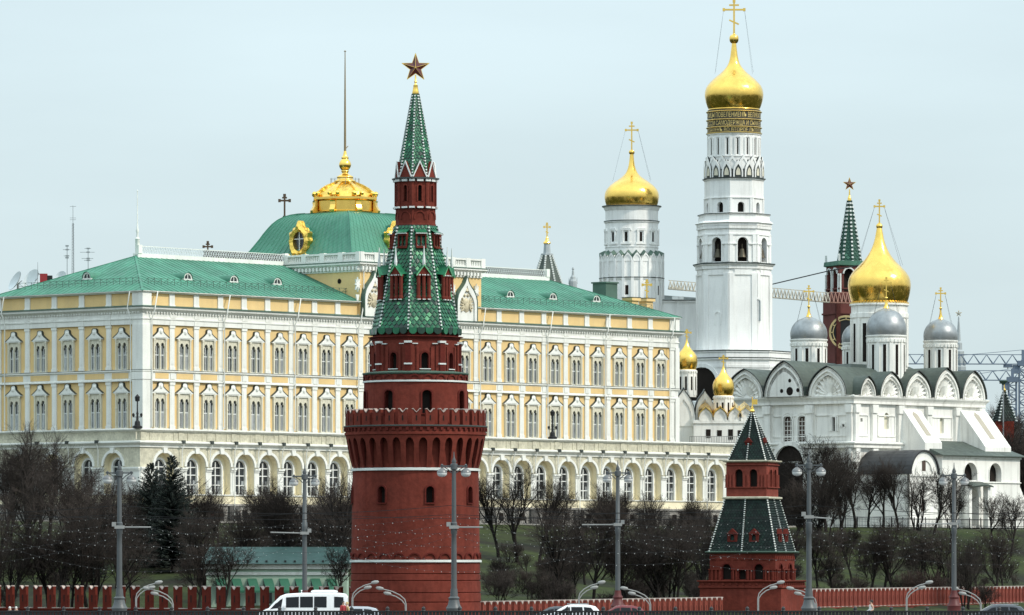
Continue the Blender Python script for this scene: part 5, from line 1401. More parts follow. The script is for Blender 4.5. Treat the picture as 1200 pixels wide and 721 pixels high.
for j in range(11):
    a = 2*pi*j/11 - .235; wo = MB()
    for e in (-.125, .125): wo.prism([(a+e-.03,zu(287)),(a+e+.03,zu(287)),(a+e+.03,zu(271)),(a+e-.03,zu(271))], f3, 0, .22)
    wo.prism([(a-.2,zu(288)),(a+.2,zu(288)),(a+.2,zu(286)),(a-.2,zu(286))], f3, 0, .3); wo.prism([(a-.2,zu(272)),(a+.2,zu(272)),(a+.15,zu(269)),(a-.15,zu(269))], f3, 0, .3)
    w_ = wo.build('window', M['cool_white'], fl_); pn = MB(); pn.face([f3(a-.05,.02,zu(284.5)), f3(a+.05,.02,zu(284.5)), f3(a+.05,.02,zu(273.5)), f3(a-.05,.02,zu(273.5))]); pn.build('opening', M['dark'], w_)
f4 = round_map(lambda z: 36.6*uk)
sl = MB()
for j in range(0, NQ, 4):
    a = 2*pi*(j+.5)/NQ - .32; sl.cut(); sl.face([f4(a-.05,.03,zu(347)), f4(a+.05,.03,zu(347)), f4(a+.05,.03,zu(336)), f4(a-.05,.03,zu(336))])
sl.build_each('slit_window', M['dark'], fl_)
onion(fl_, UY, (0,0), IZ, [(29.5,242),(30,240.5),(31.3,236),(31.9,230),(30.7,224.5),(27.4,219.5),(22.3,215),(16.5,211),(11,207),(7.2,203),(4.5,197),(3.2,191),(2.6,186),(2.2,181)], n=56)
bl = MB(); bl.lathe(curve_prof([(.3,zu(181.5)),(.55,zu(179.5)),(.5,zu(177)),(.2,zu(175.5))], 4), 16); bl.build('orb', M['gold'], fl_, smooth=60)
gilded_cross(fl_, UY, 740, (0,0), IZ, 144, 177, 14, .26); guys(fl_, (0,0), zu(151), 7*uk, zu(212), 26*uk)
bb = thing('belfry_block', 'plain white belfry block with dark shed roof between the two bell towers', 'building', ((791-CX)*uk, UY+3, IZ))
w_ = 27*uk; b = MB(); b.box(-w_, w_, -5, 7, 0, zu(353.5)); b.box(-w_-.2, w_+.2, -5.3, 7.2, zu(355), zu(353)); b.build('wall', M['cool_white'], bb)
b = MB(); b.face([(-w_-.5,-5.6,zu(353)),(w_+.5,-5.6,zu(352)),(w_+.5,1,zu(348)),(-2,1,zu(345)),(-w_-.5,1,zu(347))]); b.face([(-w_-.5,8,zu(353)),(w_+.5,8,zu(352)),(w_+.5,1,zu(348)),(-2,1,zu(345)),(-w_-.5,1,zu(347))]); b.build('roof', M['church_roof'], bb)
b = MB(); b.box(-.6,1.6,-5.9,-4,zu(352),zu(348.3)); b.box(.35,.65,-5.4,-5.1,zu(400),zu(353)); b.build('roof_hatch', M['cool_white'], bb)

# ---- the small church with gilded domes squeezed behind the palace's right end
SY = 985.0; sk = SY/F; SZ = 11.0
ch = thing('gold_domed_church', 'small white church with two low gilded domes at the right end of the palace', 'church', ((832-CX)*sk, SY, SZ), 0)
zs_ = lambda y: (HY-y)*sk - SZ
def sx(px): return (px-832)*sk
b = MB(); b.box(sx(789), sx(824), -1, 11, 0, zs_(494)); b.box(sx(812), sx(878), -4.5, 8, 0, zs_(493)); b.box(sx(812)-.1, sx(878)+.1, -4.7, 8, zs_(497), zs_(493.5)); b.build('wall', M['church_white'], ch)
kk = MB()
for c, w_, z0, h, f0 in ((801, 13, 500, 6.6, -1.0), (826, 11, 494, 5.4, -.2)):
    kokoshnik(kk, at_v(f0), sx(c), w_*sk, zs_(z0), h, -3, .1, 0, 0, .2)
for c in (826, 843, 860, 872): kokoshnik(kk, at_v(-4.5), sx(c), 7.6*sk, zs_(494), 2.2, -1.0, .1, 0, 0, .15)
kk.build('gable', M['church_white'], ch)
gr = MB()
for c, w_, z0, h, f0 in ((801, 13, 500, 6.6, -1.0), (826, 11, 494, 5.4, -.2)):
    half = [(1.04,.30),(.94,.53),(.71,.72),(.4,.86),(.16,.95),(0,1.05)]
    pts = [(sx(c)-a*w_*sk, zs_(z0)+q*h) for a, q in half] + [(sx(c)+a*w_*sk, zs_(z0)+q*h) for a, q in reversed(half[:-1])]
    for a, q in zip(pts, pts[1:]): gr.face([(a[0],f0-.5,a[1]),(q[0],f0-.5,q[1]),(q[0],f0+6,q[1]+.3),(a[0],f0+6,a[1]+.3)])
gr.build('gable_roof', M['capdark'], ch)
gf = MB()
for c in (826, 843, 860, 872):
    half = [(1.12,.25),(.98,.55),(.71,.74),(.4,.88),(.16,.97),(0,1.12)]; w_, h = 7.6, 2.2
    pts = [(sx(c)-a*w_*sk, zs_(494)+q*h) for a, q in half] + [(sx(c)+a*w_*sk, zs_(494)+q*h) for a, q in reversed(half[:-1])]
    for a, q in zip(pts, pts[1:]): gf.face([(a[0],-5.0,a[1]),(q[0],-5.0,q[1]),(q[0],-.5,q[1]+1.2),(a[0],-.5,a[1]+1.2)]); gf.face([(a[0],-5.0,a[1]),(q[0],-5.0,q[1]),(q[0],-5.0,q[1]+.18),(a[0],-5.0,a[1]+.18)])
gf.build('gilded_roof', M['gold'], ch)
op = MB()
for px, y0, y1 in ((829, 514, 504), (842, 512, 505), (855, 516, 504), (866, 512, 505)):
    op.cut(); op.box(sx(px)-.42, sx(px)+.42, -4.56, -4.45, zs_(y0), zs_(y1))
op.build_each('window', M['dark'], ch)
rl_ = MB(); rl_.box(sx(806), sx(872), -6.5, -4.5, zs_(526), zs_(519.5)); 
for q in range(34): x = sx(807) + q*(sx(871)-sx(807))/33; rl_.box(x-.05, x+.05, -6.45, -6.35, zs_(519.5), zs_(512.5))
rl_.box(sx(807), sx(871), -6.46, -6.34, zs_(512.8), zs_(512.2)); rl_.build('porch_rail', M['polelight'], ch)
for px, yc, r, yb, dy in ((805.5, 421, 12.2, 455, 3.2), (847.3, 452.5, 12.2, 484, -2.0)):
    c = (sx(px), dy); dr = MB(); rd_ = r*.92*sk
    dr.lathe([(rd_,zs_(yb+10)),(rd_,zs_(yc+15)),(rd_*1.08,zs_(yc+14)),(rd_*1.08,zs_(yc+12.5)),(rd_*.9,zs_(yc+11.5))], 28, c, cap=False)
    fn = round_map(lambda z: rd_, c)
    for q in range(10): a = 2*pi*q/10+.2; dr.prism([(a-.09,zs_(yb+8)),(a+.09,zs_(yb+8)),(a+.09,zs_(yc+16)),(a-.09,zs_(yc+16))], fn, 0, .12)
    for q in range(24): a = 2*pi*q/24; dr.prism([(a-.06,zs_(yc+15.5)),(a+.06,zs_(yc+15.5)),(a+.06,zs_(yc+13.5)),(a-.06,zs_(yc+13.5))], fn, 0, .2)
    do = dr.build('drum', M['church_white'], ch, smooth=25)
    sl = MB()
    for q in range(10): a = 2*pi*(q+.5)/10+.2; sl.cut(); sl.face([fn(a-.1,.02,zs_(yb+2)), fn(a+.1,.02,zs_(yb+2)), fn(a+.1,.02,zs_(yc+20)), fn(a-.1,.02,zs_(yc+20))])
    sl.build_each('slit_window', M['dark'], do)
    onion(ch, SY, c, SZ, [(r*.86,yc+12),(r*.97,yc+8),(r*1.03,yc+2),(r*.98,yc-3.5),(r*.75,yc-8.5),(r*.42,yc-13),(r*.2,yc-18),(r*.1,yc-22),(r*.07,yc-25)], n=32)
    gilded_cross(ch, SY, px, c, SZ, yc-35, yc-23, 9.5, .2)

# ---- the cathedral with scallop-shell gables
AY = 1000.0; AX = (1000-CX)*AY/F; AZ = 6.8
ca = thing('cathedral', 'white cathedral with scallop-shell gables, four silver domes and a large gilded dome', 'cathedral', (AX, AY, AZ), radians(48))
def c_u(px, d=0.0):                                      # along the south wall, d metres out
    q = (px-CX)/F; return (AX + RS*d - q*AY + q*RC*d)/(q*RS - RC)
def c_v(px, d=0.0):
    q = (px-CX)/F; return (AX - RC*d - q*AY + q*RS*d)/(q*RC + RS)
za = lambda y, Y=1000.0: (HY-y)*Y/F - AZ
ZSP, ZMC, LUC, LVC = za(464), za(519), 38.0, 29.3
wl = MB()
Sf, Wf = flat_front, flat_left
wl.arched_wall(Sf, 0, LUC, 0, ZSP+.3, [(2.4,.32,za(494),za(490),'flat'),(9.7,.7,za(502),za(487),'round'),(17.5,.7,za(502),za(489),'round'),(26.1,.6,za(505),za(489),'round')], .5, 0, 0)
for s0 in (2.4, 9.7, 17.5, 26.1): wl.face([Sf(s0-.8,-.45,za(506)), Sf(s0+.8,-.45,za(506)), Sf(s0+.8,-.45,za(484)), Sf(s0-.8,-.45,za(484))], 1 if s0 == 2.4 else 2)
w_ops = [(c_v(923.5),1.02,za(516.5),za(492),'round'),(c_v(940.5),1.02,za(516.5),za(492),'round'),(c_v(977.5),.38,za(505),za(488.5),'flat'),(c_v(989),.3,za(500),za(497),'flat'),(13.6,3.1,0,za(538),'round')]
wl.arched_wall(Wf, 0, LVC, 0, ZSP+.3, [o for o in w_ops if o[1] < 2], .4, 0, 0)
wl.face([(LUC,0,0),(LUC,LVC,0),(LUC,LVC,ZSP),(LUC,0,ZSP)]); wl.face([(0,LVC,0),(LUC,LVC,0),(LUC,LVC,ZSP),(0,LVC,ZSP)])
wl.build('wall', [M['church_white'], M['dark'], M['aedicule']], ca)
for q, o in enumerate(w_ops[:4]):
    wo = MB(); wo.arch_frame(Wf, o, .3, 0, .25); wo.arch_frame(Wf, (o[0], o[1]+.42, o[2], o[3], o[4]), .22, 0, .15)
    if q < 2:
        for zz in range(5): z = o[2] + .8*(zz+.6); wo.prism([(o[0]-o[1],z-.05),(o[0]+o[1],z-.05),(o[0]+o[1],z+.05),(o[0]-o[1],z+.05)], Wf, -.34, -.24)
        for e in (-.34, .34): wo.prism([(o[0]+e-.04,o[2]),(o[0]+e+.04,o[2]),(o[0]+e+.04,o[3]+.5),(o[0]+e-.04,o[3]+.5)], Wf, -.34, -.24)
    w_ = wo.build('window', M['church_white'], ca); pn = MB(); pn.arch_panel(Wf, o, -.36); pn.build('pane', M['brown'] if q < 2 else M['dark'], w_)
pa = MB(); op = (c_v(930), 3.4, 0, za(543), 'round'); pa.arch_panel(Wf, op, .9); pa.arch_frame(Wf, op, .01, 0, .9); po = pa.build('porch_opening', M['dark'], ca)
pf = MB(); pf.arch_frame(Wf, op, .8, 0, 1.5); pf.build('porch_arch', M['church_white'], po)
pt = MB()
SG = [(.35,5.15),(6.1,13.1),(13.4,21.6),(22.0,30.1),(30.5,37.9)]; WG = [(.5,9.6),(10.0,19.5),(19.9,29.0)]
pil_s = [0.0, 5.6, 13.25, 21.8, 30.3, 37.4]; pil_w = [0.0, 9.8, 19.7, 28.6]
for q in pil_s:
    z = ZSP; a, b_ = (q-.1, q+1.1) if q == 0 else (q-.75, q+.75)
    pt.prism([(a,0),(b_,0),(b_,ZMC-1),(a,ZMC-1)], Sf, 0, .8); pt.prism([(a+.1,ZMC),(b_-.1,ZMC),(b_-.1,ZSP-1.6),(a+.1,ZSP-1.6)], Sf, 0, .55); pt.prism([(a,ZSP-3.0),(b_,ZSP-3.0),(b_+.12,ZSP-1.5),(a-.12,ZSP-1.5)], Sf, 0, .8)
for q in pil_w:
    a, b_ = (q-.1, q+1.3) if q == 0 else (q-.85, q+.85)
    pt.prism([(a,0),(b_,0),(b_,ZMC-1),(a,ZMC-1)], Wf, 0, .8); pt.prism([(a+.1,ZMC),(b_-.1,ZMC),(b_-.1,ZSP-1.6),(a+.1,ZSP-1.6)], Wf, 0, .55); pt.prism([(a,ZSP-3.0),(b_,ZSP-3.0),(b_+.12,ZSP-1.5),(a-.12,ZSP-1.5)], Wf, 0, .8)
for gl, fn in ((SG, Sf), (WG, Wf)):                      # sunk panels drawn by thin raised borders
    for a, b_ in gl:
        for x0, x1, z0, z1 in ((a+.9,b_-.9,ZMC+1.2,ZMC+1.4),(a+.9,b_-.9,ZSP-3.5,ZSP-3.3),(a+.9,a+1.1,ZMC+1.2,ZSP-3.3),(b_-1.1,b_-.9,ZMC+1.2,ZSP-3.3)):
            pt.prism([(x0,z0),(x1,z0),(x1,z1),(x0,z1)], fn, 0, .16)
pt.build('pilaster', M['church_white'], ca)
RCc = (0, LUC, 0, LVC); co = MB()
co.ring([(.02,ZSP-1.4),(.6,ZSP-1.35),(.6,ZSP-.9),(.75,ZSP-.6),(1.1,ZSP-.2),(1.15,ZSP+.05),(.2,ZSP+.15)], RCc, 0)
co.ring([(.02,ZMC-.9),(.85,ZMC-.85),(.85,ZMC-.4),(1.2,ZMC-.1),(1.2,ZMC+.12),(.3,ZMC+.3)], RCc, 0)
co.ring([(.02,ZMC-3.6),(.9,ZMC-3.5),(.9,ZMC-3.2),(.02,ZMC-3.1)], RCc, 0)
co.build('cornice', M['church_white'], ca)
ob = MB()
for s_, z, r in ((c_v(932), za(457), .78), (c_v(922.5), za(456.5), .38), (c_v(941.5), za(456), .38), (c_v(932), za(444.5), .36), (c_v(920), za(470), .32), (c_v(939), za(469.5), .32), (c_v(979), za(468.5), .32), (c_v(963), za(469), .32)):
    dd = 1.62 if z > ZSP else .03
    ob.cut(); ob.face([Wf(s_ + r*cos(2*pi*q/14), dd, z + r*sin(2*pi*q/14)) for q in range(14)])
ob.build_each('oculus', M['dark'], ca)
def shell_gable(fn, a, b_, h, plain=False):
    c, w = (a+b_)/2, (b_-a)/2; mb = MB(); z0 = ZSP + .1
    kf = lambda t: .84*sin(pi*t/20) + .16*(1-abs(cos(pi*t/20)))**1.6
    def arc(f, lift=0): return [(c - w*f*cos(pi*t/20), z0 + lift + h*f*kf(t)) for t in range(21)]
    o_, i_ = arc(1), arc(.72)
    for (p, q), (r, s_) in zip(zip(o_, o_[1:]), zip(i_, i_[1:])):
        mb.prism([p, q, s_, r], fn, .2, 1.6 if plain else 1.0, 0)
    m1, m2 = arc(.9), arc(.84)
    for (p, q), (r, s_) in zip(zip(m1, m1[1:]), zip(m2, m2[1:])): mb.prism([p, q, s_, r], fn, .3, 1.75 if plain else 1.3, 0)
    if plain: mb.face([fn(x, 1.6, z) for x, z in o_])
    go = None
    go = mb.build('shell_gable', M['church_white'], ca)
    if not plain:
        sh = MB(); nf = 11; zc = z0 + .25*h*.2
        for q in range(nf):
            t0, t1 = pi*q/nf, pi*(q+1)/nf; tm = (t0+t1)/2
            def P(t, f, d): return fn(c - w*.73*f*cos(t), d + .18, z0 + h*.69*f*sin(t))
            for f0, f1 in ((.2,.6),(.6,.93)):
                sh.face([P(t0,f0,.55), P(tm,f0,.4), P(tm,f1,.3), P(t0,f1,.75)]); sh.face([P(tm,f0,.4), P(t1,f0,.55), P(t1,f1,.75), P(tm,f1,.3)])
            for e in range(4):
                ta, tb = t0+(t1-t0)*e/4, t0+(t1-t0)*(e+1)/4
                f_ = lambda t: .93 + .06*sin(pi*(t-t0)/(t1-t0))
                sh.face([P(ta,.93,.75 if e in (0,) else .5), P(tb,.93,.5), P(tb,f_(tb),.9), P(ta,f_(ta),.9)])
        sh.face([fn(c - w*.18*cos(pi*t/8), .6, z0 + h*.18*sin(pi*t/8)) for t in range(9)])
        sh.face([fn(x, .0, z) for x, z in arc(.82)], 1)
        sh.build('shell', [M['church_white'], M['aedicule']], go)
    rf = MB(); ro = [(c - w*1.03*cos(pi*t/20), z0 + .08 + h*1.03*kf(t)) for t in range(21)]
    dd = 1.9 if plain else 1.45
    for p, q in zip(ro, ro[1:]):
        rf.face([fn(p[0],dd,p[1]), fn(q[0],dd,q[1]), fn(q[0],-13,q[1]-.2), fn(p[0],-13,p[1]-.2)])
        rf.face([fn(p[0],dd,p[1]), fn(q[0],dd,q[1]), fn(c+(q[0]-c)*.97,dd,z0+(q[1]-z0)*.97), fn(c+(p[0]-c)*.97,dd,z0+(p[1]-z0)*.97)], 1)
    rf.build('gable_roof', [M['church_roof'], M['black_roof']], go)
for (a, b_), yt in zip(SG, (441, 436, 435, 431.5, 435)): shell_gable(Sf, a, b_, za(yt, 1000+.743*(a+b_)/2) - ZSP - .2)
for q, ((a, b_), yt) in enumerate(zip(WG, (429.5, 423.5, 433))): shell_gable(Wf, a, b_, za(yt, 1000+.669*(a+b_)/2) - ZSP - .2, q == 1)
rf = MB(); zt = ZSP + 4.0
e = [(3,3,ZSP+2.2),(LUC-2,3,ZSP+2.2),(LUC-2,LVC-2,ZSP+2.2),(3,LVC-2,ZSP+2.2)]; t4 = [(13,11,zt+2.4),(30,11,zt+2.4),(30,21,zt+2.4),(13,21,zt+2.4)]
for q in range(4): r = (q+1) % 4; rf.face([e[q], e[r], t4[r], t4[q]])
rf.face(t4); rf.build('roof', M['church_roof'], ca)
def c_loc(px, Y):                                        # world point to the cathedral's own axes
    x, y = (px-CX)*Y/F - AX, Y - AY; return (x*RC + y*RS, -x*RS + y*RC)
dxl = (RC, -RS, 0)                                       # the view's left-right direction in local axes
SD = [(947.8, 1024, 21.8, 398, 372, 361, 335.5, 421), (1038.6, 1014, 23.4, 393.5, 362, 351, 326, 434), (1102.3, 1030, 20.2, 399.5, 374.5, 363, 338, 434), (1006, 1042, 19.5, 402, 379, 370, 350, 425)]
for px, Y, r, yb, yt, ytip, yc, yd in SD:
    c = c_loc(px, Y); kq = Y/F; z_ = lambda y: (HY-y)*kq - AZ
    dr = MB(); R_ = r*.93*kq
    dr.lathe([(R_,z_(yd+12)),(R_,z_(yb+9)),(R_*1.04,z_(yb+8)),(R_*1.04,z_(yb+3)),(R_*1.07,z_(yb+2.2)),(R_*1.1,z_(yb+1)),(R_*1.1,z_(yb)),(R_*.95,z_(yb-.6))], 40, c, cap=False)
    fn = round_map(lambda z: R_, c); n_ = 9
    for q in range(n_):
        a = 2*pi*q/n_ + .75
        dr.prism([(a-.09,z_(yd+10)),(a+.09,z_(yd+10)),(a+.09,z_(yb+9)),(a-.09,z_(yb+9))], fn, 0, .2)
    for q in range(30): a = 2*pi*q/30; dr.prism([(a-.05,z_(yb+8)),(a+.05,z_(yb+8)),(a+.05,z_(yb+4.5)),(a-.05,z_(yb+4.5))], fn, 0, .3)
    do = dr.build('drum', M['church_white'], ca, smooth=25)
    sl = MB()
    for q in range(n_): a = 2*pi*(q+.5)/n_ + .75; sl.cut(); sl.face([fn(a-.085,.02,z_(yd+6)), fn(a+.085,.02,z_(yd+6)), fn(a+.085,.02,z_(yb+11)), fn(a-.085,.02,z_(yb+11))])
    sl.build_each('slit_window', M['dark'], do)
    h = yb - yt
    onion(ca, Y, c, AZ, [(r*.97,yb),(r*1.0,yb-h*.2),(r*.97,yb-h*.42),(r*.84,yb-h*.66),(r*.6,yb-h*.86),(r*.3,yb-h*.97),(r*.14,yb-h*1.02)], 'silver_dome', M['silver'], 40)
    onion(ca, Y, c, AZ, [(r*.2,yt+1),(r*.13,yt-2),(r*.075,yt-6),(r*.05,ytip),(r*.09,ytip-1.5),(r*.05,ytip-3)], 'gilded_tip', M['gold'], 14, 3)
    gilded_cross(ca, Y, px, c, AZ, yc, ytip-2, 11, .22, dxl)
    guys(ca, c, z_(yc+6), 5*kq, z_(yb-h*.6), r*.8*kq, dxl)
px, Y = 1030.5, 1028; c = c_loc(px, Y); kq = Y/F; z_ = lambda y: (HY-y)*kq - AZ
dr = MB(); R_ = 33*kq; dr.lathe([(R_,z_(440)),(R_,z_(374)),(R_*1.04,z_(373)),(R_*1.04,z_(368)),(R_*1.0,z_(367.5)),(R_*1.0,z_(359.5)),(R_*1.06,z_(358.5)),(R_*1.06,z_(356.8)),(R_,z_(356))], 56, c, cap=False)
fn = round_map(lambda z: R_, c)
for q in range(12): a = 2*pi*q/12 + .9; dr.prism([(a-.08,z_(430)),(a+.08,z_(430)),(a+.08,z_(374)),(a-.08,z_(374))], fn, 0, .25)
do = dr.build('great_drum', M['church_white'], ca, smooth=25)
sl = MB()
for q in range(12): a = 2*pi*(q+.5)/12 + .9; sl.cut(); sl.face([fn(a-.075,.02,z_(425)), fn(a+.075,.02,z_(425)), fn(a+.075,.02,z_(380)), fn(a-.075,.02,z_(380))])
sl.build_each('slit_window', M['dark'], do)
onion(ca, Y, c, AZ, [(31.5,356.5),(32.8,354),(34.5,349),(36.2,341),(36.8,333.5),(35.4,326),(31.3,319),(25.8,313),(19.8,307),(14.8,301),(11,295),(7.9,288),(5.4,280),(4.1,273),(3.1,267.5)], 'great_gilded_dome', M['gold'], 64)
ge = MB()
for q in range(52): a = 2*pi*q/52; r_ = 33.6*kq; ge.obox((c[0]+r_*sin(a), c[1]-r_*cos(a), z_(356.6)), (cos(a)*.2,sin(a)*.2,0), (sin(a)*.15,-cos(a)*.15,0), (0,0,.28))
ge.build('gilded_fringe', M['gold_letter'], do)
bl = MB(); bl.lathe(curve_prof([(.35,z_(268.5)),(.55,z_(267)),(.6,z_(264.5)),(.4,z_(262.5)),(.15,z_(261))], 4), 16, c); bl.build('orb', M['gold'], ca, smooth=60)
gilded_cross(ca, Y, px, c, AZ, 235, 262, 11.5, .24, dxl); guys(ca, c, z_(242), 5.5*kq, z_(312), 31*kq, dxl)
# sloping buttresses, gallery, chapel on the south side
bt = MB()
for u0, u1, zt_, zbt, dout in ((13.6, 18.6, za(481,1010), za(519,1008), 5.8), (30.6, 38.4, za(481.5,1022), za(524,1020), 6.6)):
    for s0, s1 in ((u0, u1),):
        n0 = Sf(s0,0,zt_); bt.face([Sf(s0,.9,zt_), Sf(s1,.9,zt_), Sf(s1,dout,zbt), Sf(s0,dout,zbt)])
        for s_ in (s0, s1): bt.face([Sf(s_,0,zt_), Sf(s_,.9,zt_), Sf(s_,dout,zbt), Sf(s_,dout,0), Sf(s_,0,0)])
        bt.face([Sf(s0,0,zt_), Sf(s1,0,zt_), Sf(s1,.9,zt_), Sf(s0,.9,zt_)]); bt.face([Sf(s0,dout,zbt), Sf(s1,dout,zbt), Sf(s1,dout,0), Sf(s0,dout,0)])
        m_ = (s0+s1)/2; sl_ = lambda s_, t: Sf(s_, .9 + (dout-.9)*t + .03, zt_ + (zbt-zt_)*t + .02)
        bt.face([sl_(m_-.75,.15), sl_(m_+.75,.15), sl_(m_+.75,.78), sl_(m_-.75,.78)], 1)
        bt.face([sl_(m_-.75,.12), sl_(m_,.03), sl_(m_+.75,.12), sl_(m_+.75,.15), sl_(m_-.75,.15)], 1)
bt.build('buttress', [M['church_white'], M['niche']], ca)
gw = MB(); D_ = 8.2; ZE = za(534, 1012)
fr = lambda s, d, z: (s, -D_ - d, z)
def gu(px): return c_u(px, D_)
up = [(gu(1137), 1.95, za(561.5), za(553.5), 'round'), (gu(1166), 1.8, za(563), za(552.5), 'round')]
gw.arched_wall(fr, 15.5, 39.0, za(563.5), ZE, up, 1.2)
gw.arched_wall(fr, 15.5, 39.0, 0, za(563.5), [(gu(1137), 1.85, .2, za(583.5), 'round')], 1.2)
gw.face([(39,-D_,0),(39,0,0),(39,0,ZE+2.2),(39,-D_,ZE)]); gw.face([(15.5,-D_,0),(15.5,0,0),(15.5,0,ZE+2.2),(15.5,-D_,ZE)])
gw.face([fr(15.6,-1.15,0), fr(36.1,-1.15,0), fr(36.1,-1.15,ZE), fr(15.6,-1.15,ZE)], 1); gw.face([fr(36.1,-1.15,0), fr(39,-1.15,0), fr(39,-1.15,ZE), fr(36.1,-1.15,ZE)], 2)
gw.prism([(15.4,ZE-.5),(39.1,ZE-.5),(39.1,ZE),(15.4,ZE)], fr, 0, .3); gw.prism([(15.4,za(564.5)),(39.1,za(564.5)),(39.1,za(563.2)),(15.4,za(563.2))], fr, 0, .22)
for o in up: gw.arch_frame(fr, o, .22, 0, .12)
gw.build('gallery_wall', [M['church_white'], M['dark'], M['aedicule']], ca)
gr = MB(); gr.face([(14.6,-D_-.8,ZE+.02),(39.8,-D_-.8,ZE+.02),(38.5,-1.6,ZE+2.7),(15.4,-1.0,ZE+2.9)]); gr.face([(14.6,-D_-.8,ZE+.02),(15.4,-1.0,ZE+2.9),(15.4,0,ZE+2.9),(14.6,0,ZE)]); gr.face([(39.8,-D_-.8,ZE+.02),(38.5,-1.6,ZE+2.7),(38.5,0,ZE+2.7),(39.8,0,ZE+.1)])
gr.prism([(14.6,ZE-.14),(39.8,ZE-.14),(39.8,ZE+.02),(14.6,ZE+.02)], fr, .6, .82); gr.build('gallery_roof', M['church_roof'], ca)
pc = MB(); c0 = gu(1137); pc.arch_frame(fr, (c0,1.85,0,za(583.5),'round'), .45, 0, .6); pc.face([fr(c0-2.6,0,za(563)), fr(c0+3.2,0,za(563)), fr(c0+3.6,2.6,za(568.5)), fr(c0-3.0,2.6,za(568.5))], 1); pc.face([fr(c0-3.0,2.6,za(568.5)), fr(c0+3.6,2.6,za(568.5)), fr(c0+3.6,2.6,za(570.3)), fr(c0+.2,2.6,za(567.2)), fr(c0-3.0,2.6,za(570.3))], 1)
for e in (-2.5, 3.1): pc.prism([(c0+e-.4,0),(c0+e+.4,0),(c0+e+.4,za(569)),(c0+e-.4,za(569))], fr, .9, 2.0)
pc.build('doorway_canopy', [M['church_white'], M['church_roof']], ca)
ed = MB(); ed.face([(39.0,-D_+.2,0),(44.5,-D_+.2,0),(39.0,-D_+.2,za(566))]); ed.face([(39,-D_+.2,za(566)),(44.5,-D_+.2,0),(44.5,-1,0),(39,-1,za(566))]); ed.build('flank_buttress', M['church_white'], ca)
ch_ = MB(); UC, HWc, D0c, D1c = 4.4, 4.1, 1.0, 12.6; zs2 = za(556.5); 
rad_ = lambda t, f=1.0: (UC - HWc*f*cos(t), zs2 + (za(529)-zs2)*f*sin(t))
for q in range(16):
    p, n_ = rad_(pi*q/16, 1.04), rad_(pi*(q+1)/16, 1.04); ch_.face([(p[0],-D0c,p[1]),(n_[0],-D0c,n_[1]),(n_[0],-D1c-.4,n_[1]),(p[0],-D1c-.4,p[1])])
    p2, n2 = rad_(pi*q/16, .97), rad_(pi*(q+1)/16, .97); ch_.face([(p[0],-D1c-.4,p[1]),(n_[0],-D1c-.4,n_[1]),(n2[0],-D1c-.4,n2[1]),(p2[0],-D1c-.4,p2[1])])
ch_.build('barrel_roof', M['black_roof'], ca)
cw = MB(); fch = lambda s, d, z: (s, -D1c - d, z)
cw.arched_wall(fch, UC-HWc, UC+HWc, 0, zs2, [(UC, .6, za(600), za(590), 'round')], .5)
cw.face([fch(*(lambda p: (p[0], 0, p[1]))(rad_(pi*q/16))) for q in range(17)]); cw.arch_frame(fch, (UC, HWc*.55, zs2+.2, zs2+.25, 'round'), .35, 0, .2)
cw.box(UC-HWc, UC+HWc, -D1c+.6, 0, 0, zs2); cw.prism([(UC-HWc-.1,zs2-.4),(UC+HWc+.1,zs2-.4),(UC+HWc+.1,zs2),(UC-HWc-.1,zs2)], fch, 0, .2)
cw.build('chapel_wall', M['church_white'], ca)
co_ = MB(); co_.arch_panel(fch, (UC, .55, zs2+.6, za(543), 'round'), .03); co_.arch_panel(fch, (UC, .6, za(600), za(590), 'round'), -.45); co_.build('opening', M['brown'], ca)
# ------------------------------------------------------------------ far towers, cranes, roofs behind
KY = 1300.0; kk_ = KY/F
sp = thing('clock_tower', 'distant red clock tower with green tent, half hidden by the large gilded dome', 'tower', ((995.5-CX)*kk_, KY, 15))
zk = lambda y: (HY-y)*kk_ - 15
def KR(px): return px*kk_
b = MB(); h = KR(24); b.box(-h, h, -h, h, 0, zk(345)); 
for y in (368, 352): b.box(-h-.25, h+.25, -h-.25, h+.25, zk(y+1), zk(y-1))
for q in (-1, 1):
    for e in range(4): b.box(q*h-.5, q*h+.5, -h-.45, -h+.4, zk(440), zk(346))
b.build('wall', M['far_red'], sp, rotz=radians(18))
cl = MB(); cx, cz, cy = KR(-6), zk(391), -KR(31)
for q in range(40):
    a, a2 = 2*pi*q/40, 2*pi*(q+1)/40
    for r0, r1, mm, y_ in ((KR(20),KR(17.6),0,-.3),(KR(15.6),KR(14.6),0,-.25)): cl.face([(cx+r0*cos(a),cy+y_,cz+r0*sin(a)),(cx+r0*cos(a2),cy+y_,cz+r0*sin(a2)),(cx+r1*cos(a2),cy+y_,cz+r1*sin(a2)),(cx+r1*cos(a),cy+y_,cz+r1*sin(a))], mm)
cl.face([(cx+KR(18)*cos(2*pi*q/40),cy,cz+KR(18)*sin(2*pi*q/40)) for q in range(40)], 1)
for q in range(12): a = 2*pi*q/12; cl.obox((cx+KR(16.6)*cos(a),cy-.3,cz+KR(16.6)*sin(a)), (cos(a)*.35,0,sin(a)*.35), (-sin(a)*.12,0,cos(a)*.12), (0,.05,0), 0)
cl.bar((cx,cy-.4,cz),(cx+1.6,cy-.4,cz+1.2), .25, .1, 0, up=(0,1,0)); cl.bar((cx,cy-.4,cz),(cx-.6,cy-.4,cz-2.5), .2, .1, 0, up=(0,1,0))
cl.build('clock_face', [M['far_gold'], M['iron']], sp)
u = MB(); h2 = KR(21)
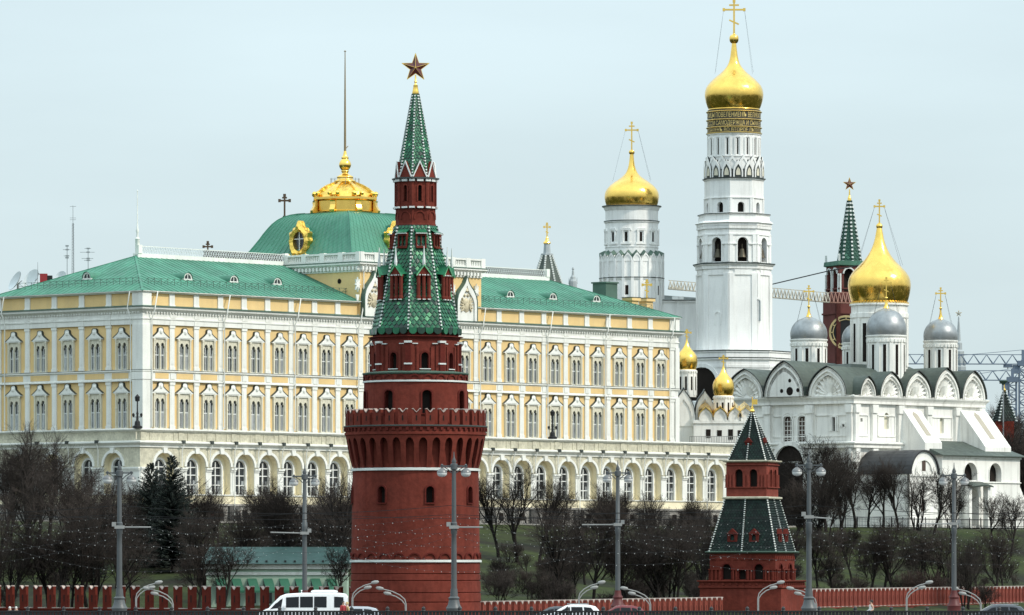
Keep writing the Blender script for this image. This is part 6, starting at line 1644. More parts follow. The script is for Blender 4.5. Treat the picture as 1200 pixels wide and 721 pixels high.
for q in range(4):
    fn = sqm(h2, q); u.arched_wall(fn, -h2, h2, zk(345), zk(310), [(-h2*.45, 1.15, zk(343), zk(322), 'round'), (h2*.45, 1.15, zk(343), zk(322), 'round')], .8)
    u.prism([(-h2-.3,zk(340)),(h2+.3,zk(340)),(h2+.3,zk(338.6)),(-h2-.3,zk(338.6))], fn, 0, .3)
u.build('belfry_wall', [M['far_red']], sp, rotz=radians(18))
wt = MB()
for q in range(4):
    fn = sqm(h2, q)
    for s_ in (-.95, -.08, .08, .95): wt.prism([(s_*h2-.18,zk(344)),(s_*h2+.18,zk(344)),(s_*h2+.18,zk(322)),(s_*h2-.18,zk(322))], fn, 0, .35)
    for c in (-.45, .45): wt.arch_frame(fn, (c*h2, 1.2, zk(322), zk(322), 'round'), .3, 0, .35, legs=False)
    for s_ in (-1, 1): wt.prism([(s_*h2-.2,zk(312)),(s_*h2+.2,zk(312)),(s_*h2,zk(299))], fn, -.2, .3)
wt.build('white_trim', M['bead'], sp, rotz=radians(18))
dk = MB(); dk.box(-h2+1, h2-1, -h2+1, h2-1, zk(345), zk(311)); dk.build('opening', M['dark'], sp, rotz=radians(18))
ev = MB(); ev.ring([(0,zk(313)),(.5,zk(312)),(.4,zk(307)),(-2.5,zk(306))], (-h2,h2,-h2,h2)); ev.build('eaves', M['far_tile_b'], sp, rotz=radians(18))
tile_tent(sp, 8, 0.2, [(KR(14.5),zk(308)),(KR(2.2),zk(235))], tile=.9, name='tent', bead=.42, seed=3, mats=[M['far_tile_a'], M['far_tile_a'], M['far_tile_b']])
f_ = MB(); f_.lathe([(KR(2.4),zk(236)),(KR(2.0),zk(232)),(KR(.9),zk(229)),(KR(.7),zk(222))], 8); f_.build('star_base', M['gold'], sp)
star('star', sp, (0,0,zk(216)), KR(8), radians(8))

NYD = 1500.0; kn = NYD/F
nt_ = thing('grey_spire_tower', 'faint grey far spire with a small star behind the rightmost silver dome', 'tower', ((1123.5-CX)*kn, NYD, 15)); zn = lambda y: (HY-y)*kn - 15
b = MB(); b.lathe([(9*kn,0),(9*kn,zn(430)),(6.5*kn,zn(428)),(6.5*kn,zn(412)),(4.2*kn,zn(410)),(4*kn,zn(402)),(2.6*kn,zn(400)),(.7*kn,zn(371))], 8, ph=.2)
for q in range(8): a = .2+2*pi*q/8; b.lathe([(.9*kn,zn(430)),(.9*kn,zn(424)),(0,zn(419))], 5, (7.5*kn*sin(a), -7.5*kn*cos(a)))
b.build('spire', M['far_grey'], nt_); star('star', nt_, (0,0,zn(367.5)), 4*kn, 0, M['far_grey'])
def lattice_beam(mb, a, b, w, n, m=0, r=.12, tri=True):
    """triangular lattice girder from a to b: two lower chords, one upper"""
    a, b = Vector(a), Vector(b); up = Vector((0,0,1)); sd_ = (b-a).normalized().cross(up).normalized()
    P = lambda t: (a.lerp(b,t)+sd_*w*.5, a.lerp(b,t)-sd_*w*.5, a.lerp(b,t)+up*w)
    for i in range(n):
        p, q = P(i/n), P((i+1)/n)
        for e in range(3): mb.bar(p[e], q[e], r*1.4, r*1.4, m)
        mid = P((i+.5)/n)
        mb.bar(p[0], mid[2], r, r, m); mb.bar(mid[2], q[0], r, r, m); mb.bar(p[1], mid[2], r, r, m); mb.bar(mid[2], q[1], r, r, m); mb.bar(p[0], p[1], r, r, m)
def lattice_mast(mb, x, y, z0, z1, w, n, m=0, r=.14):
    for sx_ in (-1, 1):
        for sy_ in (-1, 1): mb.box(x+sx_*w/2-r, x+sx_*w/2+r, y+sy_*w/2-r, y+sy_*w/2+r, z0, z1, m)
    for i in range(n):
        za_, zb_ = z0+(z1-z0)*i/n, z0+(z1-z0)*(i+1)/n; f = 1 if i % 2 else -1
        for s_ in (-1, 1):
            mb.bar((x-f*w/2, y+s_*w/2, za_), (x+f*w/2, y+s_*w/2, zb_), r, r, m); mb.bar((x+s_*w/2, y-f*w/2, za_), (x+s_*w/2, y+f*w/2, zb_), r, r, m)
            mb.bar((x-w/2, y+s_*w/2, zb_), (x+w/2, y+s_*w/2, zb_), r, r, m)
CY = 1240.0; kc = CY/F
cr = thing('tower_crane', 'pale tower crane whose jib passes behind the tallest bell tower', 'crane', ((1013-CX)*kc, CY, 15)); zc_ = lambda y: (HY-y)*kc - 15; xc = lambda px: (px-1013)*kc
b = MB(); lattice_mast(b, 0, 0, 0, zc_(352), 2.0, 30); b.build('mast', M['crane_red'], cr)
b = MB(); lattice_beam(b, (xc(972),0,zc_(354.5)), (xc(905),-1,zc_(349)), 2.1, 16); lattice_beam(b, (xc(905),-1,zc_(349)), (xc(783),-3,zc_(339.5)), 1.9, 29); b.bar((xc(783),-3,zc_(338.5)),(xc(800),-3,zc_(339.5)), 1.2, .5); b.build('jib', M['crane_grey'], cr)
b = MB(); lattice_beam(b, (xc(1046),1,zc_(357)), (xc(972),0,zc_(354.5)), 2.3, 16); b.build('counter_jib', M['crane_red'], cr)
b = MB(); b.bar((0,0,zc_(352)),(0,0,zc_(310)), .8, .8); b.build('tower_head', M['crane_red'], cr)
b = MB(); b.tube([(0,0,zc_(310)),(xc(970),-.5,zc_(318)),(xc(903),-1.5,zc_(334)),(xc(880),-1.6,zc_(341))], .13, 5); b.build('pendant_line', M['iron'], cr)
C2Y = 1400.0; kd = C2Y/F
for lab, pm, yj, x0, x1, tall in (('blue grey crane at the right edge with its jib higher than the other', 1204, 425, 1062, 1260, 408), ('blue grey crane with cab right of the cathedral and its jib on the lower level', 1186.5, 446, 1108, 1250, 432)):
    c3 = thing('tower_crane', lab, 'crane', ((pm-CX)*kd, C2Y + (12 if yj == 425 else 0), 15)); z3 = lambda y: (HY-y)*kd - 15; x3 = lambda px: (px-pm)*kd
    b = MB(); lattice_mast(b, 0, 0, 0, z3(yj), 1.9, 26, r=.16); b.build('mast', M['crane_blue'], c3)
    b = MB(); lattice_beam(b, (x3(x1),0,z3(yj)), (x3(x0),0,z3(yj-.5)), 2.4, int((x1-x0)/15), r=.13); b.build('jib', M['crane_blue'], c3)
    b = MB(); b.box(-2.6, -.9, -1, 1, z3(yj+11), z3(yj+1)); b.box(-1.4, 1.4, -1.4, 1.4, z3(yj+2), z3(yj-4)); b.build('cab', M['crane_blue'], c3)
    b = MB(); b.bar((0,0,z3(yj)),(0,0,z3(tall)), .7, .7); b.bar((0,0,z3(tall)),(x3(x0+40),0,z3(yj-8)), .12, .12); b.build('tower_head', M['crane_blue'], c3)
    b = MB(); xh = x3(pm-18 if yj == 425 else pm-10); b.obox((xh,0,z3(yj+2)), (1.1,0,0), (0,.5,0), (0,0,.4)); b.bar((xh,0,z3(yj+2)),(xh,0,z3(yj+6)), .2, .2); b.build('trolley', M['crane_blue'], c3)
DYD = 1108.0; kd2 = DYD/F
dt = thing('small_wall_tower', 'little dark tiled tent tower with gold tip right of the cathedral above the trees', 'tower', ((1177-CX)*kd2, DYD, 12)); zd = lambda y: (HY-y)*kd2 - 12
b = MB(); b.box(-10.5*kd2, 10.5*kd2, -10.5*kd2, 10.5*kd2, 0, zd(494)); b.build('wall', M['red_shade'], dt)
tile_tent(dt, 4, pi/4+.3, [(15*kd2,zd(494)),(1.2*kd2,zd(459))], tile=.8, mats=[M['tile_d'],M['tile_e'],M['tile_e']], chev=False, bead=.3, seed=2)
b = MB(); b.lathe([(.3,zd(459.5)),(.34,zd(457)),(.1,zd(455)),(.06,zd(449))], 8); b.build('gilded_tip', M['gold'], dt)
ml_ = thing('floodlight_mast', 'thin mast with a pale funnel-shaped floodlight left of the little dark tent tower', 'mast', ((1168-CX)*kd2, DYD-15, 12))
b = MB(); b.tube([(0,0,0),(0,0,zd(452))], .12, 6); b.build('mast', M['steel'], ml_); b = MB(); b.lathe([(.15,zd(454)),(.95,zd(449.5)),(.9,zd(449))], 10); b.build('lamp_head', M['capgreen'], ml_)
# green-tented belfry and a little cupola behind the palace ridge
QY = 990.0; kq_ = QY/F
gt = thing('green_spire', 'small green tented spire with gilded cap and cross behind the palace ridge', 'spire', ((641-CX)*kq_, QY, 12), radians(14)); zq_ = lambda y: (HY-y)*kq_ - 12; xq = lambda px: (px-641)*kq_
b = MB(); b.lathe([(30*kq_,0),(19.5*kq_,zq_(336)),(6.2*kq_,zq_(299))], 8, ph=.3); b.build('tent', M['church_roof'], gt)
for q in range(8):
    a = .3+2*pi*q/8; b = MB()
    for j in range(14):
        t = (j+.5)/14; r = (19.5+(6.2-19.5)*t)*kq_; b.obox((r*sin(a),-r*cos(a),zq_(336)+(zq_(299)-zq_(336))*t), (.15,0,0), (0,.15,0), (0,0,.14))
    b.build('rib', M['bead'], gt)
b = MB(); b.lathe([(7.4*kq_,zq_(299.5)),(7.4*kq_,zq_(297.5)),(4.4*kq_,zq_(297)),(3.6*kq_,zq_(286)),(3.8*kq_,zq_(285))], 8, ph=.3); b.build('lantern_wall', M['far_grey'], gt)
b = MB(); b.lathe(curve_prof([(4.6*kq_,zq_(285.5)),(4.2*kq_,zq_(284)),(2.4*kq_,zq_(282)),(1.6*kq_,zq_(279)),(.5*kq_,zq_(277))], 3), 16); cross(b, 0, 0, zq_(278), 16*kq_, 7*kq_, .2); b.build('gilded_cap', M['gold'], gt)
lt = thing('small_cupola', 'tiny grey cupola with ball finial right of the green tented spire', 'cupola', ((671.5-CX)*kq_, QY, 12)); 
b = MB(); b.lathe([(5*kq_,0),(5*kq_,zq_(330)),(3.4*kq_,zq_(327)),(3.2*kq_,zq_(325)),(1.6*kq_,zq_(322.5)),(1.2*kq_,zq_(318)),(.7*kq_,zq_(316.5))], 10); b.lathe(curve_prof([(.05,zq_(317)),(.22,zq_(315.5)),(.05,zq_(313))], 3), 8)
for e in (-1, 1): b.lathe([(.8*kq_,zq_(333)),(.5*kq_,zq_(328)),(0,zq_(324))], 6, (e*4.6*kq_, 0))
b.build('cupola_wall', M['far_grey'], lt)
cx_ = thing('church_cross', 'bronze cross on a hidden church dome behind the left side of the palace dome', 'cross', ((333.5-CX)*945/F, 945, 40)); k9 = 945/F; b = MB(); cross(b, 0, 0, (HY-253)*k9-40, 24*k9, 12*k9, .30, slant=False); b.build('cross', mat('bronze_cross', (.10,.065,.04), .5, .4), cx_); b = MB(); b.lathe([(4,0),(4,6),(2.5,8.5),(.8,10.5),(.3,(HY-253)*k9-40)], 16); b.build('dome', M['church_roof'], cx_)
for lab, px, y0, y1, Y in (('small bronze cross on a cupola rising over the ridge railing left of the dome', 243.5, 284, 304, 950), ('gilded cross rising behind the two yellow roof chimneys', 758, 329, 348, 962)):
    kq2 = Y/F; o = thing('church_cross', lab, 'cross', ((px-CX)*Y/F, Y, 40)); b = MB(); cross(b, 0, 0, (HY-y1)*kq2-40, (y1-y0)*kq2, 10*kq2, .26); b.build('cross', M['gold'] if px > 600 else bpy.data.materials['bronze_cross'], o)
    b = MB(); b.lathe([(2.5,-6),(2.5,-1),(1.6,1),(.5,2.2),(.2,(HY-y1)*kq2-40)], 14); b.build('dome', M['gold'] if px > 600 else M['church_roof'], o)
# dishes and aerials on the palace's left hip
def on_pal(u, v, z): return (PX0 + RC*u - RS*v, PY0 + RS*u + RC*v, GZ + z)
def pal_at(px, v_extra=0):                               # point on the far roof slope seen at photo column px
    v = LV - 6.5 + v_extra; return u_of(px, v), v
for lab, px, y, r, tilt in (('pale satellite dish at the left end of the palace roof, the outer one', 20.5, 331, 12.5, -62), ('pale satellite dish beside the red beacon box on the palace roof', 39, 329, 13, -48), ('low pale satellite dish just right of the red box on the palace roof', 72, 327, 9, -40)):
    v = 34.5; Y = 905; kp = Y/F; o = thing('satellite_dish', lab, 'satellite dish', ((px-CX)*kp, Y, (HY-352)*kp))
    b = MB(); R_ = r*kp; pr = [(R_*t, .32*R_*t*t) for t in (0,.25,.5,.75,1)]; b.lathe(pr, 28, cap=False); b.lathe([(a*.98, z+.04) for a, z in pr], 28, cap=False)
    do = b.build('reflector', M['dish'], o, smooth=50); do.rotation_euler = (radians(62), 0, radians(tilt)); do.location = (0, 0, (352-y)*kp)
    b = MB(); b.tube([(0,.3,-3),(0,.3,(352-y)*kp-.2)], .15, 6); b.bar((0,.2,(352-y)*kp-.3),(1.0*sin(radians(-tilt)),-1.6,(352-y)*kp+.2), .08); b.build('mount', M['steel'], o)
Y = 892; kp = Y/F; zpp = (HY-345)*kp
o = thing('beacon_box', 'small red box with dark housing standing between the roof dishes', 'beacon', ((54-CX)*kp, Y, zpp)); b = MB(); b.box(-.95,.2,-.6,.6,1.9,3.3,0); b.box(.2,1.0,-.5,.5,2.0,3.0,1); b.box(-.1,.1,-.1,.1,-2,1.9,1); b.bar((-1.3,0,3.3),(.3,0,2.9), .12, .12, 1); b.build('housing', [M['cloth_red'], M['iron']], o)
o = thing('antenna_mast', 'tall thin lattice aerial mast on the left end of the palace roof', 'antenna', ((85.5-CX)*kp, Y, zpp)); b = MB()
hh = (345-241)*kp
for e in ((-.2,-.1),(.2,-.1),(0,.2)): b.bar((e[0],e[1],-2),(e[0]*.5,e[1]*.5,hh*.8), .06)
for j in range(26): z = hh*.8*j/26; b.bar((-.19,-.1,z),(.19,-.1,z+.25), .04); b.bar((.19,-.1,z+.25),(0,.19,z+.5), .04)
b.bar((0,0,hh*.78),(0,0,hh), .07)
for z in (hh*.99, hh*.86, hh*.84): b.bar((-.5,0,z),(.5,0,z), .06)
b.build('mast', M['steel'], o)
for lab, px, yt, wpx in (('short double-bar television aerial next to the tall lattice mast', 81, 290, 5), ('wide-armed television aerial right of the tall lattice mast', 105.5, 293, 9.5)):
    o = thing('television_aerial', lab, 'antenna', ((px-CX)*kp, Y-4, zpp)); b = MB(); h_ = (345-yt)*kp; b.bar((0,0,-1),(0,0,h_), .1)
    for z, f in ((h_, .45), (h_-.6, 1), (h_-1.6, .8), (h_-1.9, .5)): b.bar((-wpx*kp*f,0,z),(wpx*kp*f*.8,0,z), .07); b.box(-.25,.25,-.1,.1,z-.1,z+.12)
    b.build('aerial', M['steel'], o)
o = thing('lightning_mast', 'short bare whip aerial above the second roof dish', 'antenna', ((45.5-CX)*kp, Y-2, zpp)); b = MB(); b.tube([(0,0,-1),(0,0,(345-308)*kp)], [.09,.03], 5); b.build('whip', M['steel'], o)
# black candelabra standing on the terrace ledge
def candelabrum(lab, px, yb, yt, Y):
    kx = Y/F; o = thing('terrace_lamp', lab, 'lamp', ((px-CX)*kx, Y, (HY-yb)*kx)); h = (yb-yt)*kx; b = MB()
    b.lathe([(.75,0),(.75,.3),(.45,.45),(.4,1.0),(.2,1.2),(.14,h*.4),(.2,h*.42),(.11,h*.5),(.1,h*.78)], 8); b.build('post', M['iron'], o, smooth=30)
    b = MB(); b.lathe([(.12,h*.78),(.34,h*.8),(.4,h*.92),(.16,h*.97),(.04,h)], 8); b.bar((-.7,0,h*.33),(.7,0,h*.33), .09); b.lathe([(0,h*.33),(.2,h*.36),(.2,h*.42),(0,h*.45)], 8, (-.6,0)); b.lathe([(0,h*.33),(.2,h*.36),(.2,h*.42),(0,h*.45)], 8, (.6,0)); b.build('lantern', M['iron'], o)
candelabrum('black candelabra lamp on the terrace ledge at the near corner of the palace', 161, 502, 462, 846.8)
candelabrum('black candelabra lamp on the terrace ledge right of the round tower', 647.5, 514.5, 480, 905.5)
# ------------------------------------------------------------------ inside the west wall: long low pavilion with awnings
pv_ = thing('pavilion', 'long low pale green pavilion with blue-green roof and green awnings behind the left wall', 'building', (-27.5, 648, -5.1))
b = MB(); b.box(-8.2, 8.2, 0, 8, 0, 5.2); b.box(-8.4, 8.4, -.25, 8.2, 4.6, 5.2, 1); b.box(-8.3, 8.3, -.12, .2, 3.9, 4.25, 1); b.build('wall', [M['pav_wall'], M['white']], pv_)
b = MB(); b.face([(-8.9,-.8,5.2),(8.9,-.8,5.2),(8.0,4,7.2),(-8.0,4,7.2)]); b.face([(-8.9,8.8,5.2),(8.9,8.8,5.2),(8.0,4,7.2),(-8.0,4,7.2)]); b.face([(8.9,-.8,5.2),(8.9,8.8,5.2),(8,4,7.2)]); b.face([(-8.9,-.8,5.2),(-8.9,8.8,5.2),(-8.0,4,7.2)])
for j in range(15): b.box(-7.9+j*1.1, -7.65+j*1.1, -.4, -.2, 5.36, 5.62, 1)
b.build('roof', [M['pav_roof'], M['iron']], pv_)
for j in range(8):
    x = -6.6 + j*1.85; a = MB(); a.face([(x-.55,-.02,3.5),(x+.55,-.02,3.5),(x+1.05,-1.35,2.1),(x-.05,-1.35,2.1)]); a.face([(x-.05,-1.35,2.1),(x+1.05,-1.35,2.1),(x+1.05,-1.37,1.85),(x-.05,-1.37,1.85)]); a.build('awning', M['awning'], pv_)
    a = MB(); a.box(x-.5, x+.5, -.06, -.01, .6, 3.4); a.build('window', M['glass'], pv_)
# ------------------------------------------------------------------ railing along the road above the slope
def fence(lab, u0, u1, doff, h, step, masonry=0.0):
    o = thing('iron_fence', lab, 'fence', on_pal(u0, -doff, -.3), radians(48)); L_ = u1-u0
    b = MB(); n_ = int(L_/step)
    for j in range(n_+1): b.cut(); b.box(j*step-.06, j*step+.06, -.06, .06, 0, h+.25)
    b.build_each('post', M['iron'], o)
    b = MB()
    for z in (h*.35, h*.9): b.box(0, L_, -.035, .035, z, z+.07)
    for j in range(int(L_/.42)): b.box(j*.42-.02, j*.42+.02, -.02, .02, h*.2, h)
    b.build('rail', M['iron'], o)
    if masonry: b = MB(); b.box(0, L_, -.3, .3, -.8, masonry); b.build('plinth', M['basement'], o)
fence('dark iron railing on a grey plinth along the road below the palace arcade', 2, 143, 12.5, 1.5, 3.0, .55)
fence('dark iron railing with stout posts along the foot of the cathedral', 146, 262, 13.5, 2.0, 3.2, .2)
fence('dark iron railing in front of the palace left corner behind the bare trees', -75, -1, 12.5, 1.5, 3.0, .4)
# ------------------------------------------------------------------ bare trees
def grow_tree(seed, H, spread, upright=.6, n1=5, multi=False, dens=1.0, hang=0.0):
    r_ = random.Random(seed); tr = MB(); cr = MB()
    def limb(p, d, L, r, lev, maxlev):
        n_ = 4 if lev < 2 else (3 if lev < 4 else 2); pts = [p.copy()]; dd = d.copy()
        wob = .16 + .06*lev
        for i in range(n_):
            dd = (dd + Vector((r_.uniform(-1,1), r_.uniform(-1,1), r_.uniform(-.6,1)*upright - hang*(lev > 2)))*wob).normalized()
            pts.append(pts[-1] + dd*(L/n_))
        r1 = r*(.62 if lev else .7) if lev < maxlev else r*.45
        rs = [r + (r1-r)*i/n_ for i in range(n_+1)]
        (tr if lev < 3 else cr).tube(pts, rs, 7 if lev == 0 else (5 if lev < 3 else 3), 0, cap=False)
        if lev >= maxlev: return
        nk = {0: n1, 1: 4, 2: 4, 3: 4, 4: 4}.get(lev, 3)
        nk = max(2, int(nk*dens + r_.random()*.9)) if lev else nk
        for i in range(nk):
            t = (.35 + .65*(i+r_.random())/nk) if lev else (.45 + .55*(i + r_.random()*.8)/nk)
            f = min(.999, t)*n_; j = int(f); pos = pts[j].lerp(pts[j+1], f-j)
            ax = (pts[j+1]-pts[j]).normalized(); o_ = ax.orthogonal().normalized(); o_ = Matrix.Rotation(r_.uniform(0, 2*pi), 3, ax) @ o_
            an = radians(r_.uniform(24, 55)) * (spread if lev < 2 else 1)
            nd = (ax*cos(an) + o_*sin(an)).normalized()
            if lev < 2: nd = (nd + Vector((0,0,.35*upright))).normalized()
            limb(pos, nd, L*r_.uniform(.50,.78)*(1.05 if lev == 0 else .92), max(.012, r1*r_.uniform(.55,.8) if lev else r1*r_.uniform(.6,.8)), lev+1, maxlev)
        limb(pts[-1], dd, L*.62, r1*.9, lev+1, maxlev)
    if multi:
        for q in range(multi):
            a = 2*pi*q/multi + r_.random(); limb(Vector((.3*cos(a),.3*sin(a),-.4)), Vector((.35*cos(a),.35*sin(a),1)).normalized(), H*.34, H*.012, 1, 5)
    else: limb(Vector((0,0,-.4)), Vector((r_.uniform(-.08,.08), r_.uniform(-.08,.08), 1)).normalized(), H*.40, H*.018, 0, 5)
    zs = max((v[2] for v in cr.v), default=H); s_ = H/zs
    for b in (tr, cr): b.v = [(x*s_, y*s_, z*s_) for x, y, z in b.v]
    return tr, cr
TREES = []
def proto_tree(seed, H, **kw):
    tr, cr = grow_tree(seed, H, **kw); o = thing('bare_tree', 'bare tree', 'tree'); 
    tw = M['twig_red'] if seed == 77 else M['twig']
    tr.build('trunk', M['bark'], o, smooth=50); cr.build('crown', tw, o); return [o, H, False]
TP = {'broad': proto_tree(21, 14, spread=1.05, n1=6, dens=1.0), 'tall': proto_tree(5, 16, spread=.62, n1=6, upright=1.0), 'vase': proto_tree(33, 12, spread=.85, multi=4, dens=1.0), 'young': proto_tree(14, 9, spread=.8, n1=5), 'round': proto_tree(52, 12, spread=1.0, n1=6, dens=1.0), 'bush': proto_tree(63, 5, spread=1.2, multi=7, dens=.95)}
rt_ = random.Random(9)
def put_tree(kind, px, Y, h, lab, group=None, z=None, rz=None):
    o, H, used = TP[kind]; x = (px-CX)*Y/F; zz = ground_z(x, Y) if z is None else z; s_ = h/H
    rz = rt_.uniform(0, 6.28) if rz is None else rz
    if not used: c = o; TP[kind][2] = True; c.location = (x,Y,zz); c.rotation_euler = (0,0,rz)
    else: c = dup(o, (x,Y,zz), rz)
    c.scale = (s_*rt_.uniform(.92,1.1),)*2 + (s_,)
    if kind == 'bush': c.name = 'bare_shrub'; c['category'] = 'shrub'
    else: c['category'] = 'tree'
    c['label'] = lab
    if group: c['group'] = group
    return c
TH_L = 'bare dark tree in the dense thicket left of the round tower'; TH_M = 'bare dark tree in the thicket between the round tower and the square tower'; TH_R = 'bare tree on the grass slope right of the square tower'; TH_F = 'bare dark tree in the far grove at the right edge beside the cathedral'
SHL = 'dark leafless shrub in the undergrowth behind the red walls'
# single trees one can tell apart
put_tree('broad', 34, 735, 18.5, 'broad spreading bare tree at the left edge, its crown over the palace arcade', 'bare trees on the slope')
for px_, Y_, h_ in ((6, 748, 17), (58, 752, 16.5), (80, 742, 14)): put_tree('round' if px_ != 58 else 'broad', px_, Y_, h_, 'dense bare tree beside the big spreading tree at the left edge', 'bare trees at the left edge')
for px_, Y_, h_ in ((584,812,13.5),(632,808,14)): put_tree('tall', px_, Y_, h_, 'fine bare tree flanking the many-stemmed tree right of the round tower', 'fine trees right of the round tower')
put_tree('broad', 606, 806, 15.5, 'many-stemmed bare tree before the arcade just right of the round tower', 'bare trees on the slope', rz=2.2)
for px_, Y_, h_ in ((352, 655, 14.5), (402, 662, 15)): put_tree('tall', px_, Y_, h_, 'tall bare tree beside the one touching the round tower', 'bare trees left of the round tower')
put_tree('tall', 383, 652, 17, 'tall bare tree touching the left side of the round tower', 'bare trees on the slope')
put_tree('young', 1035, 968, 12, 'slim bare tree in front of the black barrel roof of the cathedral', 'bare trees on the slope')
put_tree('vase', 1075, 965, 11.5, 'forked bare tree before the white chapel gable', 'bare trees on the slope', rz=.6)
put_tree('young', 1163, 968, 8.5, 'low bare tree in front of the cathedral doorway', 'bare trees on the slope')
put_tree('round', 985, 930, 13.5, 'fine-twigged bare tree left of the cathedral chapel', 'bare trees on the slope')
put_tree('tall', 655, 700, 13, 'upright bare tree low on the green slope right of the round tower', 'bare trees on the slope')
put_tree('broad', 1135, 760, 10, 'low wide bare tree on the grass by the right edge', 'bare trees on the slope')
put_tree('young', 425, 700, 7, 'small bare tree hidden beside the round tower', 'bare trees on the slope') if False else None
# thickets: nothing tells these apart
for i in range(44):
    px = -15 + 425*(i+rt_.random())/44; Y = rt_.choice([640, 665, 690, 720, 755] if px < 225 else [672, 695, 720, 755])
    if 158 < px < 226: Y = 748
    put_tree(rt_.choice(['broad','tall','round','vase','tall']), px, Y + rt_.uniform(-6,6), rt_.uniform(9.5, 14.5) * (1.05 if px < 150 else .88), TH_L, 'thicket left of the round tower')
for i in range(26):
    px = 672 + 160*(i+rt_.random())/26; Y = rt_.choice([690, 730, 770, 810, 840])
    put_tree(rt_.choice(['broad','round','vase','tall']), px, Y + rt_.uniform(-8,8), rt_.uniform(8.5, 13), TH_M, 'thicket between the two red towers')
for i in range(15):
    px = 905 + 290*(i+rt_.random())/15; Y = rt_.choice([780, 820, 860, 900])
    put_tree(rt_.choice(['tall','young','vase','tall']), px, Y, rt_.uniform(9, 12.5), TH_R, 'bare trees on the right slope')
for i in range(6):
    px = 925 + 55*(i+rt_.random())/6; put_tree(rt_.choice(['round','broad']), px, rt_.choice([905, 930]), rt_.uniform(9, 13), 'bare tree crowded before the dark cathedral porch', 'trees before the porch')
for i in range(14):
    px = 1150 + 75*(i+rt_.random())/14; Y = rt_.choice([1092, 1118, 1140])
    put_tree(rt_.choice(['broad','round','tall']), px, Y, rt_.uniform(14, 20) + (6 if px > 1175 else 0), TH_F, 'far grove by the cathedral', z=ground_z((px-CX)*Y/F, Y) - 1)
for i in range(72):
    sec = rt_.choice([0, 0, 0, 1, 1, 2]); px = {0: rt_.uniform(-10, 405), 1: rt_.uniform(585, 825), 2: rt_.uniform(915, 1190)}[sec]
    if sec == 0 and 160 < px < 222: px += 62
    Y = {0: rt_.uniform(640 if px < 225 else 668, 740), 1: rt_.uniform(660, 800), 2: rt_.uniform(790, 900)}[sec]
    put_tree('bush', px, Y, rt_.uniform(2.2, 4.2) if sec < 2 else rt_.uniform(1.2,2.2), SHL, 'undergrowth shrubs')
for px_, Y_, h_ in ((1169,1086,20),(1183,1090,21),(1192,1084,24)): put_tree('round', px_, Y_, h_, TH_F, 'far grove by the cathedral')
rb_ = grow_tree(77, 5, 1.2, multi=9, dens=1.1); o = thing('bare_shrub', 'reddish brown leafless shrub behind the right wall by the second lamp post base', 'shrub', ((1078-CX)*792/F, 792, ground_z((1078-CX)*792/F, 792)))
rb_[0].build('trunk', M['bark'], o, smooth=50); rb_[1].build('crown', M['twig_red'], o); o.scale = (1.25, 1.25, 1.1)
for px_, Y_, h_, k_ in ((298,760,10,'young'),(322,742,11.5,'tall'),(340,730,12,'tall')): put_tree(k_, px_, Y_, h_, 'thin bare tree before the arcade between the spruces and the round tower', 'thin trees before the left arcade')
for px_, Y_, h_, k_ in ((668,842,9.5,'young'),(700,838,10,'tall'),(735,846,10.5,'young'),(768,850,11,'tall'),(796,852,10,'round'),(822,850,10.5,'tall')): put_tree(k_, px_, Y_, h_, 'thin bare tree before the arcade between the round and square towers', 'thin trees before the right arcade')
for px_, Y_, h_, k_ in ((955,905,17,'tall'),(968,940,17,'young'),(985,948,16,'tall'),(1002,955,15,'tall'),(1018,962,12.5,'round'),(1052,960,13.5,'tall'),(1094,962,12,'young'),(1112,940,12.5,'tall'),(1184,955,11.5,'young')): put_tree(k_, px_, Y_, h_, 'thin bare tree standing before the white walls of the cathedral', 'thin trees before the cathedral')
for px_ in (232, 262, 392): put_tree('young', px_, 642, rt_.uniform(6.5, 8.5), 'small bare tree in front of the low green pavilion', 'small trees before the pavilion')
for i in range(34):
    px = rt_.uniform(925, 1200) if i % 3 else rt_.uniform(575, 690); Y = rt_.uniform(760, 925) if i % 3 else rt_.uniform(660, 820)
    put_tree(rt_.choice(['bush', 'bush', 'young']), px, Y, rt_.uniform(2.2, 4.6), SHL if False else 'low leafless bush on the grass bank below the palace and cathedral', 'bushes on the grass bank')
